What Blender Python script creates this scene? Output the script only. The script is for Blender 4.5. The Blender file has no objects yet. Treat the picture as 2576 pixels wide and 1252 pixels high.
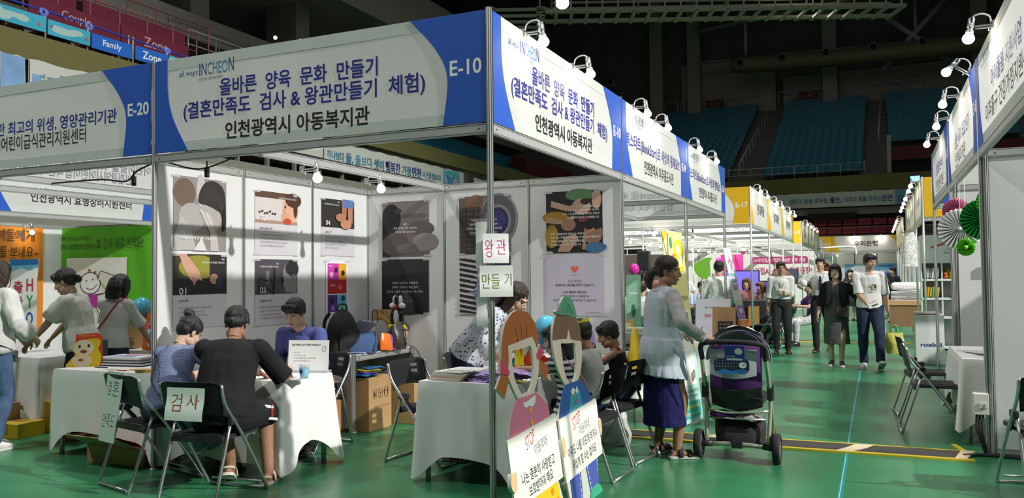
import bpy, bmesh, math, random
from math import sin, cos, pi, radians as R
from mathutils import Vector as V, Matrix as M, noise, Quaternion
from mathutils.bvhtree import BVHTree
SC = bpy.context.scene
COL = SC.collection
# ---------------------------------------------------------------- camera
F_PX, YAW, PITCH, ROLL = 2046.9, 0.4209, 0.0335, -0.0106
EYE = V((2.2727, -4.7447, 1.4949))
fw = V((-sin(YAW) * cos(PITCH), cos(YAW) * cos(PITCH), sin(PITCH)))
rt = V((cos(YAW), sin(YAW), 0)); up = rt.cross(fw)
rt2 = rt * cos(ROLL) + up * sin(ROLL); up2 = up * cos(ROLL) - rt * sin(ROLL)
cam = bpy.data.objects.new('camera', bpy.data.cameras.new('camera'))
COL.objects.link(cam)
cam.matrix_world = M(((rt2.x, up2.x, -fw.x, EYE.x), (rt2.y, up2.y, -fw.y, EYE.y), (rt2.z, up2.z, -fw.z, EYE.z), (0, 0, 0, 1)))
cam.data.sensor_width = 36; cam.data.lens = 36 * F_PX / 2576
cam.data.clip_start = 0.05; cam.data.clip_end = 300
SC.camera = cam
# ---------------------------------------------------------------- world, exposure
wd = bpy.data.worlds.new('hall_air'); SC.world = wd; wd.use_nodes = True
wd.node_tree.nodes['Background'].inputs[0].default_value = (0.80, 0.88, 1.0, 1)
wd.node_tree.nodes['Background'].inputs[1].default_value = 0.02
vs = SC.view_settings
SC.display_settings.display_device = 'sRGB'
vs.view_transform = 'Standard'; vs.look = 'None'; vs.gamma = 1; vs.use_curve_mapping = False
vs.exposure = 0.42
SC.cycles.max_bounces = 6; SC.cycles.diffuse_bounces = 3; SC.cycles.glossy_bounces = 3
SC.cycles.transmission_bounces = 4; SC.cycles.transparent_max_bounces = 6
SC.cycles.sample_clamp_indirect = 4; SC.cycles.caustics_reflective = False; SC.cycles.caustics_refractive = False
SC.cycles.use_denoising = True
# ---------------------------------------------------------------- hall floodlights, and fill lamps added beside them
def lamp(name, kind, loc, energy, col=(1, 1, 1), target=None, **kw):
 d = bpy.data.lights.new(name, kind); d.energy = energy; d.color = col
 for k, v in kw.items(): setattr(d, k, v)
 o = bpy.data.objects.new(name, d); COL.objects.link(o); o.location = loc
 if target is not None:
  o.rotation_euler = (V(target) - V(loc)).to_track_quat('-Z', 'Y').to_euler()
 return o
lamp('arena_flood_and_fill', 'SPOT', (26.0, -2.0, 18.2), 36000, (1.0, 0.98, 0.94), (0, 5, 0), spot_size=R(58), spot_blend=0.5, shadow_soft_size=0.35)
lamp('arena_flood_and_fill', 'SPOT', (-9.5, -8.0, 15.0), 2900, (1.0, 0.99, 0.96), (0, 4, 0), spot_size=R(62), spot_blend=0.5, shadow_soft_size=0.3)
lamp('arena_flood_and_fill', 'SPOT', (10.0, -13.0, 15.0), 1100, (0.97, 1.0, 0.98), (-1.5, 2, 0), spot_size=R(60), spot_blend=0.6, shadow_soft_size=0.8)
lamp('arena_flood_and_fill', 'SPOT', (3.0, 17.0, 15.0), 5200, (1.0, 0.98, 0.95), (0.5, 17, 0), spot_size=R(74), spot_blend=0.6, shadow_soft_size=0.6)
lamp('arena_flood_and_fill', 'SPOT', (-1.0, 30.0, 15.0), 5200, (1.0, 0.97, 0.93), (0, 29, 0), spot_size=R(64), spot_blend=0.6, shadow_soft_size=0.6)
lamp('arena_flood_and_fill', 'SPOT', (-5.0, 5.0, 15.0), 2600, (1.0, 0.98, 0.95), (-5, 5, 0), spot_size=R(66), spot_blend=0.6, shadow_soft_size=1.0)
lamp('arena_flood_and_fill', 'SPOT', (-4.5, 11.0, 15.0), 16000, (1.0, 0.97, 0.92), (-3.5, 27, 0.5), spot_size=R(46), spot_blend=0.6, shadow_soft_size=0.8)  # added fill, brightens the far backdrop; not one of the hall's lamps
lamp('arena_flood_and_fill', 'SPOT', (-5.0, 18.0, 15.0), 4500, (1.0, 0.97, 0.93), (-4.5, 17, 0), spot_size=R(60), spot_blend=0.6, shadow_soft_size=0.8)  # added fill from above for the far left booths
lamp('arena_flood_and_fill', 'SPOT', (14.0, 5.0, 15.0), 3400, (1.0, 0.99, 0.95), (2, 2, 0), spot_size=R(28), spot_blend=0.7, shadow_soft_size=0.5)  # added fill for the photo cutouts and the near aisle
lamp('arena_fill_area', 'AREA', (2.0, 14.0, 19.5), 1100, (0.95, 1.0, 0.97), (2, 14, 0), shape='RECTANGLE', size=34, size_y=56)  # invented broad fill under the dark roof, stands in for ambient light
# ---------------------------------------------------------------- materials
MATS = {}
def mat(name, col, rough=0.6, metal=0.0, bump=0.0, bscale=60.0, var=0.0, vscale=8.0, emit=None, es=0.0, spec=0.5, trans=0.0, alpha=1.0, stretch=(1, 1, 1), sheen=0.0, coat=0.0, sss=0.0, backlit=0.0):
 if name in MATS: return MATS[name]
 m = bpy.data.materials.new(name); m.use_nodes = True
 nt = m.node_tree; b = nt.nodes['Principled BSDF']
 c = (col[0], col[1], col[2], 1)
 b.inputs['Base Color'].default_value = c
 b.inputs['Roughness'].default_value = rough; b.inputs['Metallic'].default_value = metal
 b.inputs['Specular IOR Level'].default_value = spec
 b.inputs['Transmission Weight'].default_value = trans; b.inputs['Alpha'].default_value = alpha
 b.inputs['Sheen Weight'].default_value = sheen; b.inputs['Coat Weight'].default_value = coat
 if sss: b.inputs['Subsurface Weight'].default_value = sss; b.inputs['Subsurface Scale'].default_value = 0.01
 if emit: b.inputs['Emission Color'].default_value = (*emit, 1); b.inputs['Emission Strength'].default_value = es
 if bump or var:
  tc = nt.nodes.new('ShaderNodeTexCoord'); mp = nt.nodes.new('ShaderNodeMapping'); mp.inputs['Scale'].default_value = stretch
  nt.links.new(tc.outputs['Object'], mp.inputs['Vector'])
 if bump:
  n = nt.nodes.new('ShaderNodeTexNoise'); n.inputs['Scale'].default_value = bscale; n.inputs['Detail'].default_value = 4
  nt.links.new(mp.outputs[0], n.inputs['Vector'])
  bp = nt.nodes.new('ShaderNodeBump'); bp.inputs['Strength'].default_value = bump; bp.inputs['Distance'].default_value = 0.02
  nt.links.new(n.outputs['Fac'], bp.inputs['Height']); nt.links.new(bp.outputs[0], b.inputs['Normal'])
 if var:
  n2 = nt.nodes.new('ShaderNodeTexNoise'); n2.inputs['Scale'].default_value = vscale; n2.inputs['Detail'].default_value = 5
  nt.links.new(mp.outputs[0], n2.inputs['Vector'])
  rp = nt.nodes.new('ShaderNodeValToRGB')
  rp.color_ramp.elements[0].position = 0.3; rp.color_ramp.elements[1].position = 0.7
  rp.color_ramp.elements[0].color = (*[x * (1 - var) for x in col], 1)
  rp.color_ramp.elements[1].color = (*[min(1, x * (1 + var)) for x in col], 1)
  nt.links.new(n2.outputs['Fac'], rp.inputs[0]); nt.links.new(rp.outputs[0], b.inputs['Base Color'])
 if backlit:
  tr = nt.nodes.new('ShaderNodeBsdfTranslucent'); tr.inputs[0].default_value = c
  mx = nt.nodes.new('ShaderNodeMixShader'); mx.inputs[0].default_value = backlit
  out = nt.nodes['Material Output']
  nt.links.new(b.outputs[0], mx.inputs[1]); nt.links.new(tr.outputs[0], mx.inputs[2]); nt.links.new(mx.outputs[0], out.inputs[0])
 MATS[name] = m
 return m
def hexc(h):
 h = h.lstrip('#'); v = [int(h[i:i + 2], 16) / 255 for i in (0, 2, 4)]
 return tuple(x / 12.92 if x <= 0.04045 else ((x + 0.055) / 1.055) ** 2.4 for x in v)
def flat(h, rough=0.6, **k):            # printed ink or plain painted surface of one colour
 return mat('ink_' + h.strip('#') + ('_%g' % rough), hexc(h), rough, **k)
ALU = mat('anodised_aluminium', (0.66, 0.67, 0.66), 0.38, 0.75, var=0.06, vscale=3)
ALU_GREY = mat('grey_aluminium_rail', (0.50, 0.51, 0.50), 0.5, 0.35)
GROOVE = mat('profile_groove', (0.05, 0.05, 0.05), 0.7)
PANEL = mat('white_panel_board', (0.70, 0.705, 0.71), 0.42, bump=0.03, bscale=300, var=0.02, vscale=2)
CHROME = mat('chrome', (0.85, 0.85, 0.86), 0.28, 0.9)
STEEL = mat('steel_tube', (0.52, 0.53, 0.54), 0.3, 0.9, var=0.1, vscale=20)
BLACKP = mat('black_plastic', (0.022, 0.023, 0.026), 0.42, bump=0.05, bscale=400)
BLACKM = mat('matte_black', (0.015, 0.015, 0.016), 0.7)
FABRIC_W = mat('white_banner_cloth', (0.80, 0.80, 0.785), 0.75, bump=0.12, bscale=5, stretch=(1, 1, 3), backlit=0.34)
CLOTH_T = mat('white_table_cloth', (0.80, 0.80, 0.79), 0.85, bump=0.1, bscale=9, sheen=0.2)
PAPER = mat('white_paper', (0.82, 0.82, 0.81), 0.6)
CARD = mat('brown_cardboard', (0.45, 0.27, 0.12), 0.8, var=0.10, vscale=6, bump=0.05, bscale=120)
BULB = mat('lit_bulb', (1, 0.95, 0.85), 0.4, emit=(1.0, 0.90, 0.74), es=14.0)
GLASS = mat('clear_plastic', (0.95, 0.97, 0.97), 0.08, trans=0.95, spec=0.5)
INK_K = flat('#17171a'); INK_B = flat('#1c2a86'); WHITE = flat('#f2f2f0')
BLUE_S = mat('sign_blue', hexc('#1f57bf'), 0.7, bump=0.1, bscale=5, stretch=(1, 1, 3))
YEL_S = mat('sign_yellow', hexc('#e3b008'), 0.7, bump=0.1, bscale=5, stretch=(1, 1, 3))
# ---------------------------------------------------------------- object helpers
def tag(o, label=None, cat=None, group=None, kind=None):
 if label: o['label'] = label
 if cat: o['category'] = cat
 if group: o['group'] = group
 if kind: o['kind'] = kind
 return o
def thing(name, label, cat, loc=(0, 0, 0), rz=0.0, group=None, kind=None):
 o = bpy.data.objects.new(name, None); COL.objects.link(o); o.empty_display_size = 0.05
 o.location = loc; o.rotation_euler = (0, 0, rz)
 return tag(o, label, cat, group, kind)
def link(name, me, parent=None):
 o = bpy.data.objects.new(name, me); COL.objects.link(o)
 if parent is not None: o.parent = parent
 return o
def dup(o, parent=None):
 c = o.copy(); COL.objects.link(c)
 if parent is not None: c.parent = parent
 for ch in list(o.children): dup(ch, c)
 return c
I4 = M.Identity(4)
def T(x, y, z): return M.Translation((x, y, z))
def RZ(a): return M.Rotation(a, 4, 'Z')
def RX(a): return M.Rotation(a, 4, 'X')
def RY(a): return M.Rotation(a, 4, 'Y')
def frame(o, x, y):                     # 4x4 with origin o, axes x, y and z = x cross y
 x = V(x).normalized(); y = V(y); y = (y - x * y.dot(x)).normalized(); z = x.cross(y); o = V(o)
 return M(((x.x, y.x, z.x, o.x), (x.y, y.y, z.y, o.y), (x.z, y.z, z.z, o.z), (0, 0, 0, 1)))
def wall_frame(o, facing):              # x to the viewer's right, y up, z out of the wall
 return frame(o, {'-Y': (1, 0, 0), '+Y': (-1, 0, 0), '+X': (0, 1, 0), '-X': (0, -1, 0)}[facing], (0, 0, 1))
def catmull(pts, n):
 pts = [V(p) for p in pts]
 if len(pts) < 3 or n <= 1: return pts
 out = []
 P = [pts[0] * 2 - pts[1]] + pts + [pts[-1] * 2 - pts[-2]]
 for i in range(1, len(P) - 2):
  a, b, c, d = P[i - 1:i + 3]
  for k in range(n):
   t = k / n
   out.append(0.5 * ((2 * b) + (c - a) * t + (2 * a - 5 * b + 4 * c - d) * t * t + (3 * b - 3 * c + d - a) * t ** 3))
 out.append(pts[-1]); return out
class MB:
 """collects shapes of several materials into one mesh"""
 def __init__(s): s.v = []; s.f = []; s.m = []; s.mats = []; s.sm = []
 def mi(s, m):
  if m not in s.mats: s.mats.append(m)
  return s.mats.index(m)
 def add(s, vs, fs, m, tr=None, smooth=False):
  b = len(s.v); i = s.mi(m)
  s.v += [tuple(tr @ V(p)) for p in vs] if tr is not None else [tuple(p) for p in vs]
  for f in fs: s.f.append([b + k for k in f]); s.m.append(i); s.sm.append(smooth)
  return s
 def box(s, c, d, m, tr=None, bev=0.0):
  if bev:
   bm = bmesh.new(); bmesh.ops.create_cube(bm, size=1)
   for v in bm.verts: v.co = V((v.co.x * d[0] + c[0], v.co.y * d[1] + c[1], v.co.z * d[2] + c[2]))
   bmesh.ops.bevel(bm, geom=bm.edges[:], offset=bev, segments=2, affect='EDGES', profile=0.6)
   bm.verts.index_update()
   s.add([v.co.copy() for v in bm.verts], [[v.index for v in f.verts] for f in bm.faces], m, tr); bm.free(); return s
  x, y, z = [k / 2 for k in d]
  vs = [(c[0] + i * x, c[1] + j * y, c[2] + k * z) for i in (-1, 1) for j in (-1, 1) for k in (-1, 1)]
  return s.add(vs, [(0, 1, 3, 2), (4, 6, 7, 5), (0, 4, 5, 1), (2, 3, 7, 6), (0, 2, 6, 4), (1, 5, 7, 3)], m, tr)
 def span(s, a, b, m, tr=None, bev=0.0):       # box from corner a to corner b
  return s.box([(p + q) / 2 for p, q in zip(a, b)], [abs(q - p) for p, q in zip(a, b)], m, tr, bev)
 def tube(s, pts, r, m, seg=8, sub=1, tr=None, caps=True, flatten=None, round_=False):
  """swept tube; r a radius, a list of radii or a list of (ra, rb)"""
  P = catmull(pts, sub) if sub > 1 else [V(p) for p in pts]
  n = len(P); k = len(pts)
  def rad(i):
   if not isinstance(r, (list, tuple)): return (r, r)
   t = i / (n - 1) * (k - 1); j = min(int(t), k - 2); u = t - j
   a = r[j] if isinstance(r[j], (list, tuple)) else (r[j], r[j]); b = r[j + 1] if isinstance(r[j + 1], (list, tuple)) else (r[j + 1], r[j + 1])
   return (a[0] + (b[0] - a[0]) * u, a[1] + (b[1] - a[1]) * u)
  tans = [(P[min(i + 1, n - 1)] - P[max(i - 1, 0)]).normalized() for i in range(n)]
  u = flatten if flatten is not None else (V((0, 0, 1)) if abs(tans[0].z) < 0.9 else V((1, 0, 0)))
  vs, fs = [], []
  rows = []
  for i in range(n):
   t = tans[i]; u = V(u); u = (u - t * u.dot(t))
   u = u.normalized() if u.length > 1e-6 else t.orthogonal().normalized()
   w = t.cross(u); ra, rb = rad(i)
   rows.append((P[i], t, u, w, ra, rb))
  def ring(p, u, w, ra, rb):
   return [p + u * (ra * cos(2 * pi * j / seg)) + w * (rb * sin(2 * pi * j / seg)) for j in range(seg)]
  if round_:
   q = rows[0]; h = min(q[4], q[5]); pre = [(q[0] - q[1] * h * sin(a), q[1], q[2], q[3], q[4] * max(cos(a), .12), q[5] * max(cos(a), .12)) for a in (R(80), R(50), R(25))]
   q = rows[-1]; h = min(q[4], q[5]); post = [(q[0] + q[1] * h * sin(a), q[1], q[2], q[3], q[4] * max(cos(a), .12), q[5] * max(cos(a), .12)) for a in (R(25), R(50), R(80))]
   rows = pre + rows + post
  for q in rows: vs += ring(q[0], q[2], q[3], q[4], q[5])
  n = len(rows)
  for i in range(n - 1):
   for j in range(seg):
    a = i * seg + j; b = i * seg + (j + 1) % seg
    fs.append((a, b, b + seg, a + seg))
  if caps:
   fs.append(tuple(range(seg - 1, -1, -1))); fs.append(tuple((n - 1) * seg + j for j in range(seg)))
  return s.add(vs, fs, m, tr, True)
 def cyl(s, a, b, r, m, seg=16, r2=None, tr=None):
  return s.tube([a, b], [r, r if r2 is None else r2], m, seg, tr=tr)
 def ell(s, c, d, m, tr=None, seg=16, rings=10):
  vs, fs = [], []
  for i in range(rings + 1):
   th = pi * i / rings
   for j in range(seg):
    ph = 2 * pi * j / seg
    vs.append((c[0] + d[0] * sin(th) * cos(ph), c[1] + d[1] * sin(th) * sin(ph), c[2] + d[2] * cos(th)))
  for i in range(rings):
   for j in range(seg):
    a = i * seg + j; b = i * seg + (j + 1) % seg
    fs.append((a, a + seg, b + seg, b))
  return s.add(vs, fs, m, tr, True)
 def lathe(s, prof, m, tr=None, seg=24, caps=True):
  vs, fs = [], []
  for r, z in prof: vs += [(r * cos(2 * pi * j / seg), r * sin(2 * pi * j / seg), z) for j in range(seg)]
  for i in range(len(prof) - 1):
   for j in range(seg):
    a = i * seg + j; b = i * seg + (j + 1) % seg; fs.append((a, b, b + seg, a + seg))
  if caps: fs += [tuple(range(seg - 1, -1, -1)), tuple((len(prof) - 1) * seg + j for j in range(seg))]
  return s.add(vs, fs, m, tr, True)
 def prism(s, pts, h, m, tr=None, z0=0.0, mside=None):
  """2D outline in xy (counter-clockwise) raised from z0 to z0+h"""
  n = len(pts); a = sum(pts[i][0] * pts[(i + 1) % n][1] - pts[(i + 1) % n][0] * pts[i][1] for i in range(n))
  if a < 0: pts = pts[::-1]
  vs = [(p[0], p[1], z0) for p in pts] + [(p[0], p[1], z0 + h) for p in pts]
  s.add(vs, [tuple(range(n, 2 * n))], m, tr)
  s.add(vs, [tuple(range(n - 1, -1, -1))] + [(i, (i + 1) % n, n + (i + 1) % n, n + i) for i in range(n)], mside or m, tr)
  return s
 def ringprism(s, outer, inner, h, m, tr=None, z0=0.0, mside=None):
  """outline with a hole; both lists have the same number of points"""
  n = len(outer)
  vs = [(p[0], p[1], z) for z in (z0, z0 + h) for L in (outer, inner) for p in L]
  top, bot, side = [], [], []
  for i in range(n):
   j = (i + 1) % n
   bot.append((j, i, n + i, n + j)); top.append((2 * n + i, 2 * n + j, 3 * n + j, 3 * n + i))
   side += [(i, j, 2 * n + j, 2 * n + i), (n + j, n + i, 3 * n + i, 3 * n + j)]
  s.add(vs, top, m, tr); s.add(vs, bot + side, mside or m, tr); return s
 def grid(s, fn, nu, nv, m, tr=None, smooth=True, thick=0.0):
  vs = [V(fn(i / nu, j / nv)) for j in range(nv + 1) for i in range(nu + 1)]
  fs = [(j * (nu + 1) + i, j * (nu + 1) + i + 1, (j + 1) * (nu + 1) + i + 1, (j + 1) * (nu + 1) + i) for j in range(nv) for i in range(nu)]
  return s.add(vs, fs, m, tr, smooth)
 def build(s, name, parent=None, smooth=None, loc=None):
  me = bpy.data.meshes.new(name); me.from_pydata(s.v, [], s.f)
  for m in s.mats: me.materials.append(m)
  me.polygons.foreach_set('material_index', s.m)
  me.polygons.foreach_set('use_smooth', [bool(x if smooth is None else smooth) for x in s.sm])
  me.update()
  o = link(name, me, parent)
  if loc is not None: o.location = loc
  return o
def circ(cx, cy, rx, ry=None, n=24, a0=0.0, a1=2 * pi):
 ry = rx if ry is None else ry; full = abs(a1 - a0 - 2 * pi) < 1e-6
 return [(cx + rx * cos(a0 + (a1 - a0) * i / (n if full else n - 1)), cy + ry * sin(a0 + (a1 - a0) * i / (n if full else n - 1))) for i in range(n)]
def rect(x0, y0, x1, y1): return [(x0, y0), (x1, y0), (x1, y1), (x0, y1)]
def rrect(x0, y0, x1, y1, r, n=5):
 return circ(x1 - r, y1 - r, r, r, n, 0, pi / 2) + circ(x0 + r, y1 - r, r, r, n, pi / 2, pi) + circ(x0 + r, y0 + r, r, r, n, pi, 1.5 * pi) + circ(x1 - r, y0 + r, r, r, n, 1.5 * pi, 2 * pi)
# ---------------------------------------------------------------- lettering
TCACHE = {}
def glyphs(body, bold=0.0, res=3):
 key = (body, round(bold, 4), res)
 if key in TCACHE: return TCACHE[key]
 c = bpy.data.curves.new('lettering', 'FONT'); c.body = body; c.size = 1; c.resolution_u = res; c.offset = bold; c.space_line = 1.15
 o = bpy.data.objects.new('lettering', c)
 me = o.to_mesh()
 vs = [v.co.copy() for v in me.vertices]; fs = [tuple(p.vertices) for p in me.polygons]
 o.to_mesh_clear(); bpy.data.objects.remove(o); bpy.data.curves.remove(c)
 if vs:
  x0 = min(v.x for v in vs); x1 = max(v.x for v in vs); y0 = min(v.y for v in vs); y1 = max(v.y for v in vs)
 else: x0 = x1 = y0 = y1 = 0
 TCACHE[key] = (vs, fs, x0, x1, y0, y1); return TCACHE[key]
def write(mb, body, x, y, h, m, tr, w=None, align='C', bold=0.0, z=0.001, slant=0.0, res=3, tilt=0.0):
 """adds text to mb: h = height of the ink, w = width it is fitted to; (x, y) the middle, left or right end of the line"""
 vs, fs, x0, x1, y0, y1 = glyphs(body, bold, res)
 if not vs: return mb
 sy = h / (y1 - y0); sx = sy if w is None else w / (x1 - x0); W = sx * (x1 - x0)
 ox = {'C': x - W / 2, 'L': x, 'R': x - W}[align]
 out = []
 for v in vs:
  px = (v.x - x0) * sx; py = (v.y - (y0 + y1) / 2) * sy
  px += slant * py
  if tilt: px, py = px * cos(tilt) - py * sin(tilt), px * sin(tilt) + py * cos(tilt)
  out.append((ox + px, y + py, z))
 return mb.add(out, fs, m, tr)
class Art:
 """flat printed shapes, each layer a hair above the one before"""
 def __init__(s, tr, z=0.0008, dz=0.0004): s.mb = MB(); s.tr = tr; s.z = z; s.dz = dz
 def poly(s, pts, h):
  n = len(pts); a = sum(pts[i][0] * pts[(i + 1) % n][1] - pts[(i + 1) % n][0] * pts[i][1] for i in range(n))
  if a < 0: pts = pts[::-1]
  s.z += s.dz
  s.mb.add([(p[0], p[1], s.z) for p in pts], [tuple(range(n))], flat(h) if isinstance(h, str) else h, s.tr); return s
 def rect(s, x0, y0, x1, y1, h): return s.poly(rect(x0, y0, x1, y1), h)
 def ell(s, cx, cy, rx, ry, h, rot=0.0):
  return s.poly([(cx + (x - cx) * cos(rot) - (y - cy) * sin(rot), cy + (x - cx) * sin(rot) + (y - cy) * cos(rot)) for x, y in circ(cx, cy, rx, ry)], h)
 def line(s, pts, w, h):
  L, Rr = [], []
  for i, p in enumerate(pts):
   a = V(pts[max(i - 1, 0)]); b = V(pts[min(i + 1, len(pts) - 1)]); d = (b - a).normalized(); n = V((-d.y, d.x)) * w / 2
   L.append((p[0] + n.x, p[1] + n.y)); Rr.append((p[0] - n.x, p[1] - n.y))
  s.z += s.dz; k = len(L); mt = flat(h) if isinstance(h, str) else h
  s.mb.add([(*p, s.z) for p in Rr + L], [(i, i + 1, k + i + 1, k + i) for i in range(k - 1)], mt, s.tr); return s
 def text(s, body, x, y, h, c, **k):
  s.z += s.dz; write(s.mb, body, x, y, h, flat(c) if isinstance(c, str) else c, s.tr, z=s.z, **k); return s
 def build(s, name, parent): return s.mb.build(name, parent)
# ================================================================ the hall
def make_floor_mat():
 m = bpy.data.materials.new('green_sports_floor'); m.use_nodes = True; nt = m.node_tree; b = nt.nodes['Principled BSDF']
 tc = nt.nodes.new('ShaderNodeTexCoord')
 def noise_(scale, st, det=5):
  mp = nt.nodes.new('ShaderNodeMapping'); mp.inputs['Scale'].default_value = st; nt.links.new(tc.outputs['Object'], mp.inputs[0])
  n = nt.nodes.new('ShaderNodeTexNoise'); n.inputs['Scale'].default_value = scale; n.inputs['Detail'].default_value = det; nt.links.new(mp.outputs[0], n.inputs[0]); return n
 n1 = noise_(0.7, (1, 1, 1)); n2 = noise_(30, (1.0, 0.08, 1))
 r1 = nt.nodes.new('ShaderNodeValToRGB'); e = r1.color_ramp.elements
 e[0].position = .35; e[1].position = .7; e[0].color = (0.022, 0.155, 0.060, 1); e[1].color = (0.042, 0.235, 0.105, 1)
 nt.links.new(n1.outputs[0], r1.inputs[0])
 r2 = nt.nodes.new('ShaderNodeValToRGB'); e = r2.color_ramp.elements
 e[0].position = .68; e[1].position = .8; e[0].color = (0, 0, 0, 1); e[1].color = (.35, .35, .35, 1); nt.links.new(n2.outputs[0], r2.inputs[0])
 mx = nt.nodes.new('ShaderNodeMix'); mx.data_type = 'RGBA'; nt.links.new(r2.outputs[0], mx.inputs[0])
 nt.links.new(r1.outputs[0], mx.inputs[6]); mx.inputs[7].default_value = (.08, .34, .20, 1)
 nt.links.new(mx.outputs[2], b.inputs['Base Color'])
 b.inputs['Roughness'].default_value = .33; b.inputs['Specular IOR Level'].default_value = .6
 n3 = noise_(22, (1, .3, 1)); bp = nt.nodes.new('ShaderNodeBump'); bp.inputs['Strength'].default_value = .09; bp.inputs['Distance'].default_value = .02
 nt.links.new(n3.outputs[0], bp.inputs['Height']); nt.links.new(bp.outputs[0], b.inputs['Normal'])
 return m
b = MB(); b.span((-24, -14, -0.1), (16, 42, 0), make_floor_mat()); tag(b.build('floor'), kind='structure')
FL = mat('floor_line_teal', (0.01, 0.22, 0.20), .4); FL2 = mat('floor_scuff', (0.10, .38, .25), .5)
b = MB()
b.span((1.995, -6, 0), (2.03, 36, .0015), FL)
b.span((2.006, -6, .0015), (2.012, 30, .002), mat('floor_line_pale', (.25, .55, .45), .5))
tag(b.build('trim_1'), 'thin teal court line running down the aisle floor', kind='structure')
b = MB()
for (x, y, l, a) in ((.9, 5.2, .5, .1), (-3.2, -1.6, .35, .2), (-4.0, -1.1, .45, .15), (1.4, 6.3, .3, 1.2), (2.5, 5.6, .4, .05), (-.2, -.9, .5, .3)):
 b.box((0, 0, .0008), (l, .008, .001), FL2, T(x, y, 0) @ RZ(a))
tag(b.build('trim_2'), 'pale scuffs on the green floor', kind='structure')
# cable cover taped across the aisle
TAPE = mat('yellow_floor_tape', (.62, .47, .02), .55); CABLE = mat('dark_cable_mat', (.045, .04, .038), .8, bump=.3, bscale=30); MASK = mat('masking_tape', (.62, .52, .34), .7)
t = thing('cable_cover', 'dark cable cover with yellow tape edges across the aisle beside the stroller', 'cable cover', (1.6, 2.77, 0), R(1.2))
b = MB(); b.prism([(-1.55, -.16), (1.32, -.16), (1.32, .16), (-1.55, .16)], .012, CABLE); b.build('mat', t)
b = MB(); b.box((-.11, -.17, .007), (2.9, .05, .014), TAPE); b.box((-.11, .17, .007), (2.9, .03, .014), TAPE); b.box((1.31, 0, .008), (.04, .34, .016), TAPE, RZ(.2)); b.build('yellow_tape', t)
b = MB(); b.prism([(.32, -.17), (.44, -.17), (.56, .02), (.62, .17), (.48, .17), (.42, .02)], .016, MASK); b.prism([(-.82, .04), (-.7, .04), (-.55, .14), (-.72, .14)], .016, MASK); b.prism([(1.2, -.17), (1.28, -.17), (1.38, .17), (1.28, .17)], .017, MASK); b.build('masking_tape', t)
t = thing('cable_cover', 'narrow yellow and black cable strip across the far aisle beyond the walking couple', 'cable cover', (1.4, 14.3, 0), R(7))
b = MB(); b.span((-1.4, -.1, 0), (1.5, .1, .012), CABLE); b.build('mat', t)
b = MB(); b.span((-1.4, -.2, 0), (1.5, -.1, .012), TAPE); b.build('yellow_tape', t)
# ---------------------------------------------------------------- arena shell
OLIVE = mat('olive_parapet', (0.155, 0.135, 0.045), .8, bump=.1, bscale=40, var=.05)
CONC = mat('dark_concrete', (0.15, 0.138, 0.125), .9, bump=.1, bscale=20, var=.12, vscale=1)
CONC2 = mat('brown_grey_wall', (0.34, 0.30, 0.27), .9, var=.08, vscale=1)
ROOF = mat('dark_roof', (0.06, 0.058, 0.055), .9)
BEIGE = mat('beige_concourse', (.27, .25, .22), .8)
RAIL = mat('grey_handrail', (.40, .38, .36), .5, .3)
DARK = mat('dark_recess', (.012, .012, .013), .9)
PX, PY, PZ = -13.4, 41.0, 6.56
def struct(name, b, label=None): return tag(b.build(name), label, kind='structure')
b = MB(); b.span((PX - .25, -14, 6.0), (PX, PY, PZ), OLIVE); b.span((PX - .6, -14, 5.15), (PX - .25, PY, 6.02), OLIVE); struct('wall_left', b, 'olive parapet along the left stand')
b = MB(); b.span((PX - .25, PY, 5.0), (16, PY + .3, PZ), OLIVE); struct('wall_back', b, 'olive parapet along the far stand')
b = MB(); b.span((PX - .4, -14, 0), (PX - .15, PY, 4.4), BEIGE); b.span((PX - .55, -14, 4.4), (PX - .05, PY, 4.7), BEIGE)
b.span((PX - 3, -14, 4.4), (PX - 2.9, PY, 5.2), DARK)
struct('trim_3', b, 'beige concourse beam below the left banner')
b = MB()
for i in range(40): b.span((PX - .3, -8 + i * 1.2, 4.7), (PX - .18, -7.93 + i * 1.2, 5.2), BEIGE)
struct('trim_4', b, 'concourse rail posts')
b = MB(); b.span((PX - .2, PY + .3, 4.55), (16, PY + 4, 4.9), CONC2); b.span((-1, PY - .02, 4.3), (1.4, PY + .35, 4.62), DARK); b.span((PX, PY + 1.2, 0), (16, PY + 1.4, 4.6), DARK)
struct('trim_5', b, 'dark slab below the far stand')
# stepped stands
NR, RISE, RUN = 17, .40, .80
b = MB()
for k in range(NR): b.span((-32, PY + .3 + k * RUN, 5.0), (22, PY + .3 + (k + 1) * RUN + .02, 6.45 + k * RISE), CONC)
b.span((-32, PY + .3 + NR * RUN, 5), (22, PY + 60, 6.45 + NR * RISE), CONC); struct('trim_6', b, 'stepped concrete of the far stand')
b = MB()
for k in range(9): b.span((PX - .25 - (k + 1) * RUN, -14, 5.0), (PX - .25 - k * RUN + .02, PY + .3, 6.05 + k * .42), CONC)
struct('trim_7', b, 'stepped concrete of the left stand')
b = MB(); b.span((-40, 55.2, 5), (24, 55.6, 24), CONC); b.span((-10.5, 54.6, 12.4), (-3.9, 55.3, 16.8), CONC2); b.span((-3.4, 54.7, 12.6), (16, 55.3, 15.2), CONC2); struct('wall_far', b, 'dark upper wall behind the far stand')
b = MB(); b.span((-24, -14, 5), (-23.6, 60, 10.6), CONC2); b.span((-24.5, -14, 10.6), (-21.2, 60, 11.6), CONC2); b.span((-26, -14, 11.6), (-25.5, 60, 16), CONC)
for y in (14, 19.5, 26, 33, 40): b.span((-24.4, y, 11.6), (-22.6, y + 1.0, 16), CONC2)
b.span((-26, -14, 14.6), (-20.5, 60, 17.2), CONC2); struct('wall_left_upper', b, 'dark upper gallery wall over the left stand')
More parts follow.
